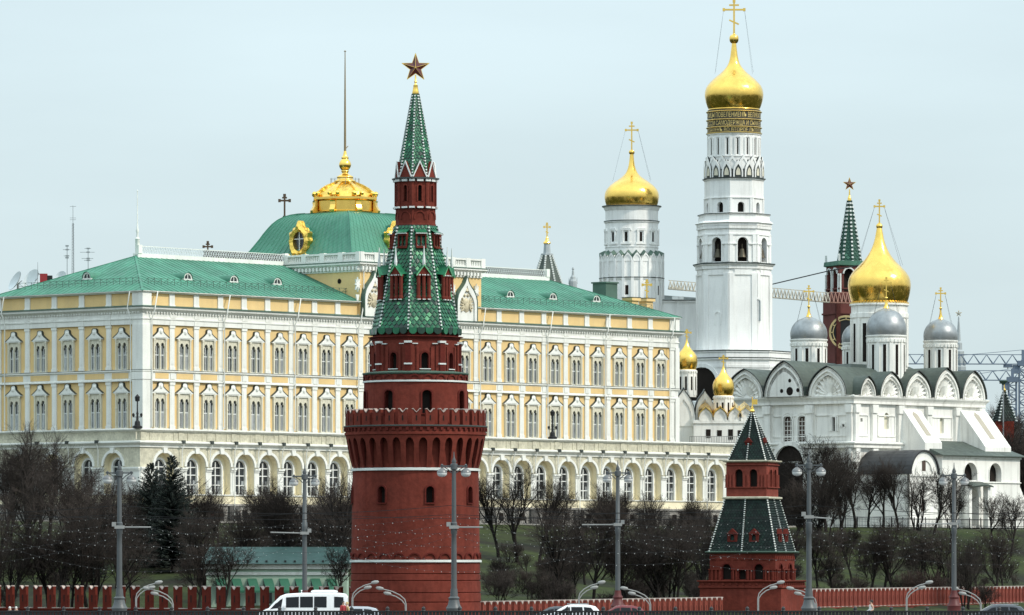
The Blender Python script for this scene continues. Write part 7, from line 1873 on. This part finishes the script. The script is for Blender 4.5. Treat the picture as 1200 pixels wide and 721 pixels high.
# spruces
def spruce(lab, px, Y, h, seed):
    r_ = random.Random(seed); x = (px-CX)*Y/F; o = thing('spruce_tree', lab, 'tree', (x, Y, ground_z(x, Y))); t_ = MB(); t_.tube([(0,0,-.3),(0,0,h*.5),(0,0,h*.98)], [.2,.13,.02], 7); t_.build('trunk', M['bark'], o)
    c = MB(); nl = int(h*4.2)
    for i in range(nl):
        f = (i+.5)/nl; z = h*(.06 + .93*f); R_ = h*.30*(1-f)**.75*r_.uniform(.72, 1.12) + .12
        nb = max(4, int(11*(1-f)+4))
        for j in range(nb):
            a = 2*pi*(j+r_.random()*.9)/nb; L = R_*r_.uniform(.7, 1.15); dr_ = -.28 + .5*f
            nseg = max(3, int(L/.22)); side = Vector((-sin(a), cos(a), 0))
            for k in range(nseg):
                t = (k+1)/nseg; p = Vector((cos(a)*L*t, sin(a)*L*t, z + dr_*L*t + .20*L*t*t))
                wn = .46*(1-t*.5)*min(1, L)
                for s_ in (-1, 1):
                    q = p + side*(s_*wn*r_.uniform(.7,1.3)) + Vector((cos(a)*.22, sin(a)*.22, -.12 + r_.uniform(-.08,.1)))
                    c.face([p + Vector((0,0,.06)), q, p + Vector((cos(a)*.26, sin(a)*.26, .02))])
                c.face([p + side*.09, p - side*.09, p + Vector((cos(a)*.3, sin(a)*.3, .1 + .08*r_.random()))]); c.face([p + side*.1 - Vector((0,0,.02)), p - side*.1, p + Vector((cos(a)*.14, sin(a)*.14, -.26))])
    for k in range(10): a = k*2.4; c.face([(0,0,h*1.02),(cos(a)*.12,sin(a)*.12,h*.93),(cos(a+.8)*.12,sin(a+.8)*.12,h*.93)])
    c.build('crown', M['spruce'], o)
spruce('taller dark spruce before the palace near its left corner', 201.5, 712, 15.0, 3)
spruce('slimmer dark spruce left of the taller spruce', 177, 720, 13.6, 5)
spruce('low dark spruce deep in the thicket left of the spruces', 105, 700, 8.0, 8)
# ------------------------------------------------------------------ lamp posts on the bridge
DECK = -4.20
def lamp_post(lab, px, Y, ytop, red, arm):
    kx = Y/F; o = thing('street_lamp', lab, 'street lamp', ((px-CX)*kx, Y, DECK), group='tall double-globe lamp posts on the bridge'); z = lambda y: (HY-y)*kx - DECK; h = z(ytop)
    b = MB(); yb = 697 if red else 716
    b.lathe([(.62,0),(.62,z(yb+16) if not red else .3),(.55,.5),(.5,z(715) if not red else z(712)),(.56,z(713) if not red else z(710)),(.42,z(709) if not red else z(707)),(.34,z(703) if not red else z(702)),(.40,z(701) if not red else z(700)),(.27,z(699) if not red else z(697)),(.23,z(690) if not red else z(692))], 14)
    b.build('base', M['polered'] if red else M['pole'], o, smooth=35)
    b = MB(); b.lathe([(.2,.5),(.19,z(690)),(.175,z(640)),(.165,z(626)),(.21,z(625)),(.21,z(613)),(.155,z(612)),(.14,z(560)),(.13,h-.75),(.24,h-.7),(.24,h-.35),(.13,h-.3),(.16,h-.15),(.05,h+.1),(.02,h+.5)], 12); b.build('pole', M['pole'], o, smooth=40)
    b = MB(); b.bar((-.92,0,h-.48),(.92,0,h-.48), .10)
    for s_ in (-1, 1): b.tube([(s_*.15,0,h-.95),(s_*.4,0,h-.7),(s_*.7,0,h-.52)], .035, 5); b.lathe([(.04,h-.75),(.06,h-.5),(.09,h-.4),(0,h-.32)], 8, (s_*.8,0))
    b.build('crossarm', M['pole'], o)
    for s_ in (-1, 1):
        b = MB(); b.lathe([(.07,h-.6),(.13,h-.64),(.29,h-.76),(.345,h-.88),(.35,h-.92)], 18, (s_*.8,0), cap=False); lo = b.build('lamp_head', M['hood'], o, smooth=50)
        b = MB(); b.lathe(curve_prof([(.335,h-.92),(.325,h-1.03),(.24,h-1.15),(.1,h-1.2),(.01,h-1.21)], 3), 18, (s_*.8,0)); b.build('globe', M['globe'], lo, smooth=60)
    b = MB(); za_ = z(arm[0]); b.tube([(0,0,za_),(arm[1]*kx,0,za_ + arm[2]*kx)], .05, 6); b.box(-.32,.32,-.25,.25,za_-.1,za_+.12); b.box(-.36*(1 if arm[1] > 0 else -1)-.14,-.36*(1 if arm[1] > 0 else -1)+.14,-.2,.1,za_+.05,za_+.35); b.build('bracket_arm', M['polelight'], o)
    return o
lamp_post('tall grey double-globe lamp post left of the white minibus, base grey', 140, 373.5, 546, 0, (618, 37, 0))
lamp_post('tall double-globe lamp post rising behind the white minibus', 357, 420, 551, 1, (625, -40, 1))
lamp_post('tall grey double-globe lamp post standing in front of the round tower', 532, 373.5, 538, 0, (618, 34, 0))
lamp_post('tall double-globe lamp post with red base behind the red hatchback', 724, 420, 547, 1, (615, -42, 0))
lamp_post('tall grey double-globe lamp post just right of the square tower', 948, 373.5, 537, 0, (606, 27, -2))
lamp_post('tall double-globe lamp post with red base at the right, before the cathedral', 1118, 420, 550, 1, (614, -42, 0))
def gooseneck(lab, px, Y, s_):
    kx = Y/F; o = thing('gooseneck_lamp', lab, 'street lamp', ((px-CX)*kx, Y, DECK), group='low gooseneck lamps along the bridge'); z = lambda y: (HY-y)*kx - DECK
    b = MB()
    ARM = ((682.5, 28, 0), (688.5, 19.5, 1)) if s_ > 0 else ((689.5, 32, 0), (695.5, 23, 1))
    for top, reach, e in ARM:
        r_ = reach*kx*.92; pts = [(s_*.06*e,0,0),(s_*.06*e,0,z(top+19)),(s_*(r_*.06),0,z(top+13)),(s_*r_*.25,0,z(top+8)),(s_*r_*.55,0,z(top+3.8)),(s_*r_,0,z(top+.6))]
        b.tube(pts, .042, 6)
    b.build('pole', M['polelight'], o, smooth=50)
    for top, reach, e in ARM:
        b = MB(); c = Vector((s_*(reach-1)*kx, 0, z(top))); n_ = 8; ax = Vector((s_*1.0, 0, .16)).normalized()
        b.tube([c - ax*.30, c - ax*.22, c + ax*.0, c + ax*.22, c + ax*.30], [.05,.11,.14,.11,.04], 10); b.build('lamp_head', M['globe'] if False else M['polelight'], o, smooth=50)
for lab, px, s_ in (('low gooseneck double lamp bending right between the first lamp post and the left wall', 159, 1), ('low gooseneck double lamp bending left, right of the first tall post', 203, -1), ('low gooseneck double lamp bending right at the foot of the round tower', 412.5, 1), ('low gooseneck double lamp bending left at the foot of the round tower', 476, -1), ('low gooseneck double lamp bending right behind the white estate car', 678, 1), ('low gooseneck double lamp bending left, right of the red hatchback', 762.5, -1), ('low gooseneck double lamp bending right before the square tower', 888, 1), ('low gooseneck double lamp bending left behind the post by the square tower', 957, -1), ('low gooseneck double lamp bending right, left of the rightmost tall post', 1062, 1), ('low gooseneck double lamp bending left over the dark car at the right', 1150, -1)):
    gooseneck(lab, px, 424, s_)
# ------------------------------------------------------------------ railing in the foreground
RY = 370.0; kr_ = RY/F; XL, XR = -40, 40
br = thing('bridge_railing', 'black cast iron bridge railing across the bottom of the view', 'railing', (0, RY, DECK)); zr = lambda y: (HY-y)*kr_ - DECK
b = MB(); zt = zr(716.3); b.box(XL, XR, -.06, .06, zt-.07, zt+.03); b.box(XL, XR, -.05, .05, zt-.42, zt-.36); b.box(XL, XR, -.06, .06, .12, .2); b.build('rail', M['iron'], br)
b = MB(); n_ = 0; x = XL
while x < XR:
    b.box(x-.095, x+.095, -.03, .03, .2, zt-.07)
    if n_ % 2 == 0:
        for q in range(8): a, a2 = 2*pi*q/8, 2*pi*(q+1)/8; b.bar((x+.11*cos(a),0,.62+.16*sin(a)),(x+.11*cos(a2),0,.62+.16*sin(a2)), .035)
    b.box(x-.11, x+.11, -.03, .03, .5, .58); x += .24; n_ += 1
b.build('baluster_panel', M['iron'], br)
rf_ = random.Random(4); fin = MB(); fin.lathe([(.12,0),(.12,zt),(.16,zt+.02),(.1,zt+.1),(.14,zt+.18),(.08,zt+.26),(.02,zt+.32)], 8); fo = fin.build('post', M['iron'], br); fo.location = (XL+.5,0,0)
x = XL + 2.9
while x < XR: cpart(fo, br, (x, 0, 0)); x += 2.4
# a planted trough of dark shrubs hides the roadway between the railing posts
# ------------------------------------------------------------------ wires and strings of small bulbs
def catenary(p, q, sag, n=24): return [p.lerp(q, i/n) - Vector((0,0,sag*4*(i/n)*(1-i/n))) for i in range(n+1)]
near = [-262, 140, 532, 948, 1374]; far_ = [-8, 357, 724, 1118, 1520]
for row, (posts, Y, y0) in enumerate([(near, 373.5, 604), (near, 373.5, 612), (near, 373.5, 620), (near, 373.5, 627), (far_, 420, 612), (far_, 420, 620), (far_, 420, 628), (far_, 420, 635)]):
    o = thing('light_string', 'string of tiny pale bulbs sagging between the tall lamp posts of the %s row' % ('near' if Y < 400 else 'far'), 'string lights', (0, Y, 0), group='strings of bulbs over the bridge, %s row' % ('near' if Y < 400 else 'far'))
    wr = MB(); bu = MB(); kx = Y/F
    for a, c in zip(posts, posts[1:]):
        pa, pc = Vector(((a-CX)*kx, .25, (HY-y0)*kx)), Vector(((c-CX)*kx, .25, (HY-y0)*kx)); pts = catenary(pa, pc, (14 + 7*(row % 4))*kx, 30); wr.tube(pts, .008, 3)
        nb = int((pc-pa).length/.62)
        for i in range(nb):
            f = (i+.5+rf_.uniform(-.2,.2))/nb*30; j = int(f); p = pts[j].lerp(pts[min(30,j+1)], f-j) - Vector((0,0,.05)); R_ = .021 if rf_.random() < .85 else .032
            bu.face([p+Vector((0,-R_,R_)), p+Vector((R_,-R_,0)), p+Vector((0,-R_,-R_)), p+Vector((-R_,-R_,0))]); bu.face([p+Vector((0,-R_,R_)), p+Vector((R_,-R_,0)), p+Vector((0,R_,0))]); bu.face([p+Vector((0,-R_,R_)), p+Vector((-R_,-R_,0)), p+Vector((0,R_,0))]); bu.face([p+Vector((0,-R_,-R_)), p+Vector((R_,-R_,0)), p+Vector((0,R_,0))]); bu.face([p+Vector((0,-R_,-R_)), p+Vector((-R_,-R_,0)), p+Vector((0,R_,0))])
    wr.build('wire', M['iron'], o); bo = bu.build('bulbs', M['globe'], o); bo['kind'] = 'stuff'
for lab, posts, Y, y0, sag in (('upper overhead tram wire slung between the near lamp posts', near, 374.2, 592, 10), ('lower overhead tram wire slung between the near lamp posts', near, 374.2, 603, 6), ('overhead tram wire slung between the far lamp posts', far_, 419.5, 601, 7)):
    o = thing('overhead_wire', lab, 'wire', (0, Y, 0)); b = MB(); kx = Y/F
    for a, c in zip(posts, posts[1:]): b.tube(catenary(Vector(((a-CX)*kx,0,(HY-y0)*kx)), Vector(((c-CX)*kx,0,(HY-y0)*kx)), sag*kx, 20), .022, 4)
    b.build('wire', M['iron'], o)
# ------------------------------------------------------------------ vehicles
def vehicle(name, lab, cat, loc, secs, paint, hw, glass_spans, flip=1, roofx=None, extra=None):
    """secs: stations along x of (x, z_bottom, z_belt, z_roof); sides lean in above the belt"""
    o = thing(name, lab, cat, loc); b = MB()
    def prof(s_):
        x, zb, zm, zr_ = s_; lean = .82 if zr_ - zm > .25 else .97; h2 = hw*lean
        return [(x,-hw*.95,zb),(x,-hw,zb+.25),(x,-hw,zm),(x,-h2,zr_-.08),(x,-h2*.86,zr_),(x,h2*.86,zr_),(x,h2,zr_-.08),(x,hw,zm),(x,hw,zb+.25),(x,hw*.95,zb)]
    P = [prof((s_[0]*flip,)+tuple(s_[1:])) for s_ in secs]
    for a, c in zip(P, P[1:]):
        for i in range(len(a)-1): b.face([a[i], a[i+1], c[i+1], c[i]])
        b.face([a[-1], a[0], c[0], c[-1]])
    b.face(P[0]); b.face(P[-1]); bo = b.build('body', paint, o, smooth=28)
    def at(x):
        for s0, s1 in zip(secs, secs[1:]):
            if s0[0] <= x <= s1[0]: t = (x-s0[0])/(s1[0]-s0[0]); return [s0[i]+(s1[i]-s0[i])*t for i in range(4)]
    for (xa, xb, xc_, xd) in glass_spans:                 # bottom-left, bottom-right, top-right, top-left
        for sd_ in (-1, 1):
            g_ = MB(); pts = []
            for x, f in ((xa, .06), (xb, .06), (xc_, .82), (xd, .82)):
                _, zb, zm, zr_ = at(x); _, _, zm2, zr2 = at((xa+xb)/2); z = zm + (min(zr_, 99)-.08-zm)*f; lean = .82 if zr_-zm > .25 else .97; y = hw + (hw*lean-hw)*f
                pts.append((x*flip, sd_*(y+.012), z))
            g_.face(pts); g_.build('side_window', M['carglass'], o)
    for (xa, xb) in ((secs[1][0], None),): pass
    if roofx:
        for (xa, xb) in roofx:                           # windscreen and rear screen
            g_ = MB(); A, B = at(xa), at(xb); n = Vector((-(B[3]-A[3]), 0, (B[0]-A[0]))); n = n.normalized()*(1 if n.z > 0 else -1)*.012
            g_.face([(A[0]*flip+n.x*flip, -hw*.70, A[3]+n.z), (A[0]*flip+n.x*flip, hw*.70, A[3]+n.z), (B[0]*flip+n.x*flip, hw*.62, B[3]+n.z), (B[0]*flip+n.x*flip, -hw*.62, B[3]+n.z)]); g_.build('windscreen', M['carglass'], o)
    L0, L1 = secs[0][0], secs[-1][0]
    for x in (L0 + (L1-L0)*.19, L0 + (L1-L0)*.79):
        for sd_ in (-1, 1):
            w_ = MB(); w_.lathe([(.0,-.11),(.33,-.11),(.36,-.08),(.36,.08),(.33,.11),(0,.11)], 20); w_.v = [(a, c, b_) for a, b_, c in w_.v]
            wo = w_.build('wheel', M['tyre'], o, smooth=40, loc=(x*flip, sd_*(hw-.08), .36)); r_ = MB(); r_.lathe([(0,-.125),(.22,-.125),(.22,.125),(0,.125)], 14); r_.v = [(a, c, b_) for a, b_, c in r_.v]; r_.build('rim', M['chrome'], wo)
    for x, mm, nm in ((L0, M['globe'], 'headlight'), (L1, M['tail'], 'tail_light')):
        for sd_ in (-1, 1):
            h_ = MB(); zz = at(x)[2] - .18; h_.obox((x*flip, sd_*hw*.74, zz), (.06,0,0), (0,hw*.18,0), (0,0,.1)); h_.build(nm, mm, o)
    m_ = MB()
    for sd_ in (-1, 1): m_.cut(); xx = L0+(L1-L0)*.30; m_.obox((xx*flip, sd_*(hw+.12), at(xx)[2]+.1), (.07,0,0), (0,.12,0), (0,0,.09))
    m_.build_each('mirror', paint, o)
    if extra: extra(o)
    return o
RD = -4.335
van_secs = [(0,.35,.75,.8),(.12,.3,1.0,1.05),(.75,.3,1.22,1.32),(1.05,.3,1.28,1.68),(1.55,.3,1.3,2.16),(1.95,.3,1.3,2.31),(3.0,.3,1.3,2.38),(5.6,.3,1.3,2.38),(6.1,.3,1.3,2.31),(6.25,.35,1.26,2.1)]
kx = 387/F
def van_extra(o):
    a = MB(); a.lathe([(0,0),(.62,0),(.7,.06),(.66,.16),(.5,.2),(0,.2)], 4, ph=pi/4); a.v = [(4.6+x*1.9, y*1.05, 2.38+z) for x, y, z in a.v]; a.build('roof_unit', M['carwhite'], o)
    a = MB(); a.lathe([(.03,0),(.02,.14),(.07,.15),(.05,.19)], 8, (3.0,0)); a.v = [(x, y, z+2.38) for x, y, z in a.v]; a.build('roof_vent', M['carwhite'], o)
vehicle('minibus', 'white high-roofed minibus with a row of dark windows on the bridge', 'minibus', ((303-CX)*kx, 387, RD), van_secs, M['carwhite'], .98, [(.85,1.62,1.72,1.35),(1.95,2.85,2.85,1.95),(2.93,3.83,3.83,2.93),(3.91,4.78,4.78,3.91),(5.3,5.98,5.95,5.3)], 1, [(.8,1.5)], van_extra)
est = [(0,.3,.6,.62),(.1,.25,.78,.82),(1.0,.22,.92,.98),(1.25,.22,.95,1.1),(1.95,.22,.98,1.5),(2.4,.22,1.0,1.6),(3.5,.22,1.02,1.58),(4.05,.22,1.02,1.46),(4.4,.25,1.0,1.08),(4.5,.3,.7,.75)]
kx = 384/F; vehicle('estate_car', 'white estate car with roof bars seen over the railing', 'car', ((629-CX)*kx, 384, RD), est, M['carwhite'], .9, [(1.35,2.3,2.3,2.0),(2.38,3.2,3.15,2.38),(3.28,4.0,3.75,3.25)], 1, [(1.3,1.95),(4.05,4.38)], lambda o: [ (lambda a: (a.box(2.1,3.6,y-.025,y+.025,1.6,1.66), a.build('roof_bar', M['chrome'], o)))(MB()) for y in (-.62,.62) ])
hat = [(0,.3,.6,.62),(.1,.25,.74,.78),(.85,.22,.86,.92),(1.05,.22,.9,1.02),(1.75,.22,.93,1.42),(2.2,.22,.95,1.5),(3.0,.22,.97,1.46),(3.6,.22,.97,1.28),(3.85,.25,.95,1.0),(3.95,.3,.7,.75)]
kx = 391/F; vehicle('hatchback', 'red hatchback behind the white estate car', 'car', ((692-CX)*kx, 391, RD), hat, M['carred'], .86, [(1.15,2.05,2.05,1.72),(2.13,2.85,2.8,2.13),(2.93,3.4,3.2,2.9)], 1, [(1.1,1.75),(3.15,3.75)])
kx = 380/F; vehicle('saloon_car', 'silver dark-windowed saloon low in front of the white minibus tail', 'car', ((371-CX)*kx, 380.5, RD), [(a, b, c*.93, d*.93) for a, b, c, d in est], M['carsilver'], .88, [(1.35,2.3,2.3,2.0),(2.38,3.2,3.15,2.38),(3.28,4.0,3.75,3.25)], 1, [(1.3,1.95),(4.05,4.38)])
kx = 384/F; vehicle('hatchback', 'silver-roofed dark car at the right edge of the bridge', 'car', ((1127-CX)*kx, 384, RD), est, M['cardark'], .88, [(1.35,2.3,2.3,2.0),(2.38,3.2,3.15,2.38),(3.28,4.0,3.75,3.25)], 1, [(1.3,1.95),(4.05,4.38)], lambda o: (lambda a: (a.box(1.98,3.9,-.55,.55,1.585,1.625), a.build('roof_panel', M['carsilver'], o)))(MB()))
kx = 395/F; vehicle('hatchback', 'low dark grey car just left of the white estate car', 'car', ((615-CX)*kx, 395, RD), [(a, b, c*.92, d*.92) for a, b, c, d in hat], M['cardark'], .86, [(1.15,2.05,2.05,1.72),(2.13,2.85,2.8,2.13)], 1, [(1.1,1.75)])
# ------------------------------------------------------------------ people
def skin_mesh(verts, edges, radii, root=0, sub=1):
    me = bpy.data.meshes.new('fig'); me.from_pydata(verts, edges, []); ob = bpy.data.objects.new('fig', me); C.objects.link(ob)
    md = ob.modifiers.new('s', 'SKIN'); md.use_smooth_shade = True; ms = ob.modifiers.new('d', 'SUBSURF'); ms.levels = sub; ms.render_levels = sub
    for i, r in enumerate(radii): d_ = me.skin_vertices[0].data[i]; d_.radius = r if isinstance(r, tuple) else (r, r); d_.use_root = (i == root)
    dg = bpy.context.evaluated_depsgraph_get(); m2 = bpy.data.meshes.new_from_object(ob.evaluated_get(dg)); bpy.data.objects.remove(ob); bpy.data.meshes.remove(me); return m2
def person(lab, loc, rz, top, legs, hairm, h=1.72, arm=(.0, 1.0), step=.12):
    o = thing('person', lab, 'person', loc, rz); s_ = h/1.72
    V = [(0,0,.95),(0,.01,1.12),(0,0,1.3),(0,0,1.44),(0,-.01,1.52),(0,-.03,1.62),(0,-.02,1.70)]
    E = [(0,1),(1,2),(2,3),(3,4),(4,5),(5,6)]; R_ = [(.13,.1),(.125,.095),(.15,.1),(.09,.08),(.055,.055),(.083,.098),(.06,.07)]
    for sd_ in (-1, 1):
        i = len(V); st_ = step*sd_
        V += [(.10*sd_,0,.88),(.105*sd_,-st_*.6,.50),(.11*sd_,-st_+.03,.10),(.115*sd_,-st_-.12,.035)]; E += [(0,i),(i,i+1),(i+1,i+2),(i+2,i+3)]; R_ += [.088,.058,.042,(.04,.032)]
        i = len(V); V += [(.185*sd_,0,1.40),(.235*sd_,.02+.03*sd_,1.13),(.24*sd_,-.08-arm[0]*.12,.92+.12*arm[0]),(.235*sd_,-.12-arm[0]*.15,.84+.14*arm[0])]; E += [(3,i),(i,i+1),(i+1,i+2),(i+2,i+3)]; R_ += [.062,.045,.032,(.026,.04)]
        hnd = i+3
        for q in range(4): j = len(V); V.append((V[hnd][0]-.01*sd_+.018*(q-1.5)*0, V[hnd][1]-.02+.018*(q-1.5), V[hnd][2]-.075-.006*(q in (1,2)))); E.append((hnd,j)); R_.append(.0095)
        j = len(V); V.append((V[hnd][0]-.035*sd_, V[hnd][1]-.045, V[hnd][2]-.03)); E.append((hnd,j)); R_.append(.011)
    j = len(V); V += [(0,-.135,1.615)]; E += [(5,j)]; R_ += [.014]
    for sd_ in (-1, 1): j = len(V); V += [(.092*sd_,-.02,1.62)]; E += [(5,j)]; R_ += [.018]
    V = [tuple(c*s_ for c in v) for v in V]; me = skin_mesh(V, E, R_); me.materials.clear(); me.materials.append(M['skin']); bo = bpy.data.objects.new('body', me); C.objects.link(bo); bo.parent = o
    def garment(name, idx, m_, grow):
        mp = {a: n for n, a in enumerate(idx)}; me = skin_mesh([V[a] for a in idx], [(mp[a], mp[b]) for a, b in E if a in mp and b in mp], [tuple(q*grow+.012 for q in (R_[a] if isinstance(R_[a], tuple) else (R_[a],)*2)) for a in idx]); me.materials.clear(); me.materials.append(m_); g_ = bpy.data.objects.new(name, me); C.objects.link(g_); g_.parent = o
    garment('jacket', [0,1,2,3] + [11,12,13] + [24-0-4, 0][0:0] + [i for i in range(len(V)) if 0.9*s_ < V[i][2] < 1.45*s_ and abs(V[i][0]) > .15*s_ and i not in (0,1,2,3)][:6], top, 1.08)
    garment('trousers', [0] + [i for i in range(7, len(V)) if V[i][2] < .9*s_ and abs(V[i][0]) < .13*s_ and V[i][2] > .08*s_], legs, 1.08)
    hm = MB(); hm.lathe(curve_prof([(.104,-.03),(.108,.03),(.095,.09),(.06,.125),(.01,.14)], 3), 16); hm.v = [(x*s_*.92, y*s_*1.06, z*s_) for x, y, z in hm.v]; ho = hm.build('hair', hairm, o, smooth=60, loc=(0,.012*s_,1.635*s_)); ho.rotation_euler = (radians(-14),0,0)
    ey = MB()
    for sd_ in (-1, 1): ey.cut(); ey.lathe([(0,-.01+1.635*s_),(.012,1.635*s_),(0,.01+1.635*s_)], 8, (sd_*.033*s_, -.122*s_))
    ey.build_each('eye', M['iron'], o)
    mo = MB(); mo.obox((0,-.118*s_,1.565*s_), (.024*s_,0,0), (0,.006,0), (0,0,.005)); mo.build('mouth', M['cloth_red'], o)
    return o
kx = 372.5/F
person('person in a red jacket with tan bag walking behind the railing by the minibus', ((402-CX)*kx, 372.8, DECK+.0), radians(40), M['cloth_red'], M['cloth_dark'], M['hair'], 1.72)
person('person in a tan coat beside the person in red at the railing', ((406-CX)*kx, 373.4, DECK), radians(-60), M['cloth_tan'], M['cloth_dark'], M['cloth_tan'], 1.66)
person('person in a white shirt and dark hair leaning over the railing at the right', ((1021-CX)*kx, 372.4, DECK), radians(-70), M['cloth_white'], M['cloth_dark'], M['hair'], 1.8, (1.0, 1))
person('short white-haired person at the left edge behind the railing, left of the pair', ((11.5-CX)*kx, 372.6, DECK), radians(150), M['cloth_dark'], M['cloth_dark'], M['hairgrey'], 1.36)
person('short white-haired person at the left edge behind the railing, right of the pair', ((18.5-CX)*kx, 372.8, DECK), radians(170), M['cloth_dark'], M['cloth_dark'], M['hairgrey'], 1.36)
gx, gy = on_pal(16.4, -8, 0)[:2]
px_ = 248; Yp = 845; xp = (px_-CX)*Yp/F
person('person in a red jacket standing on the road before the palace by the spruces', (xp, Yp, ground_z(xp, Yp)+.1), radians(20), M['cloth_red'], M['cloth_dark'], M['hair'], 1.75)
person('person in dark clothes walking the palace road a little right of the person in red', ((281-CX)*848/F, 848, ground_z((281-CX)*848/F, 848)+.1), radians(80), M['cloth_dark'], M['cloth_dark'], M['hair'], 1.75)
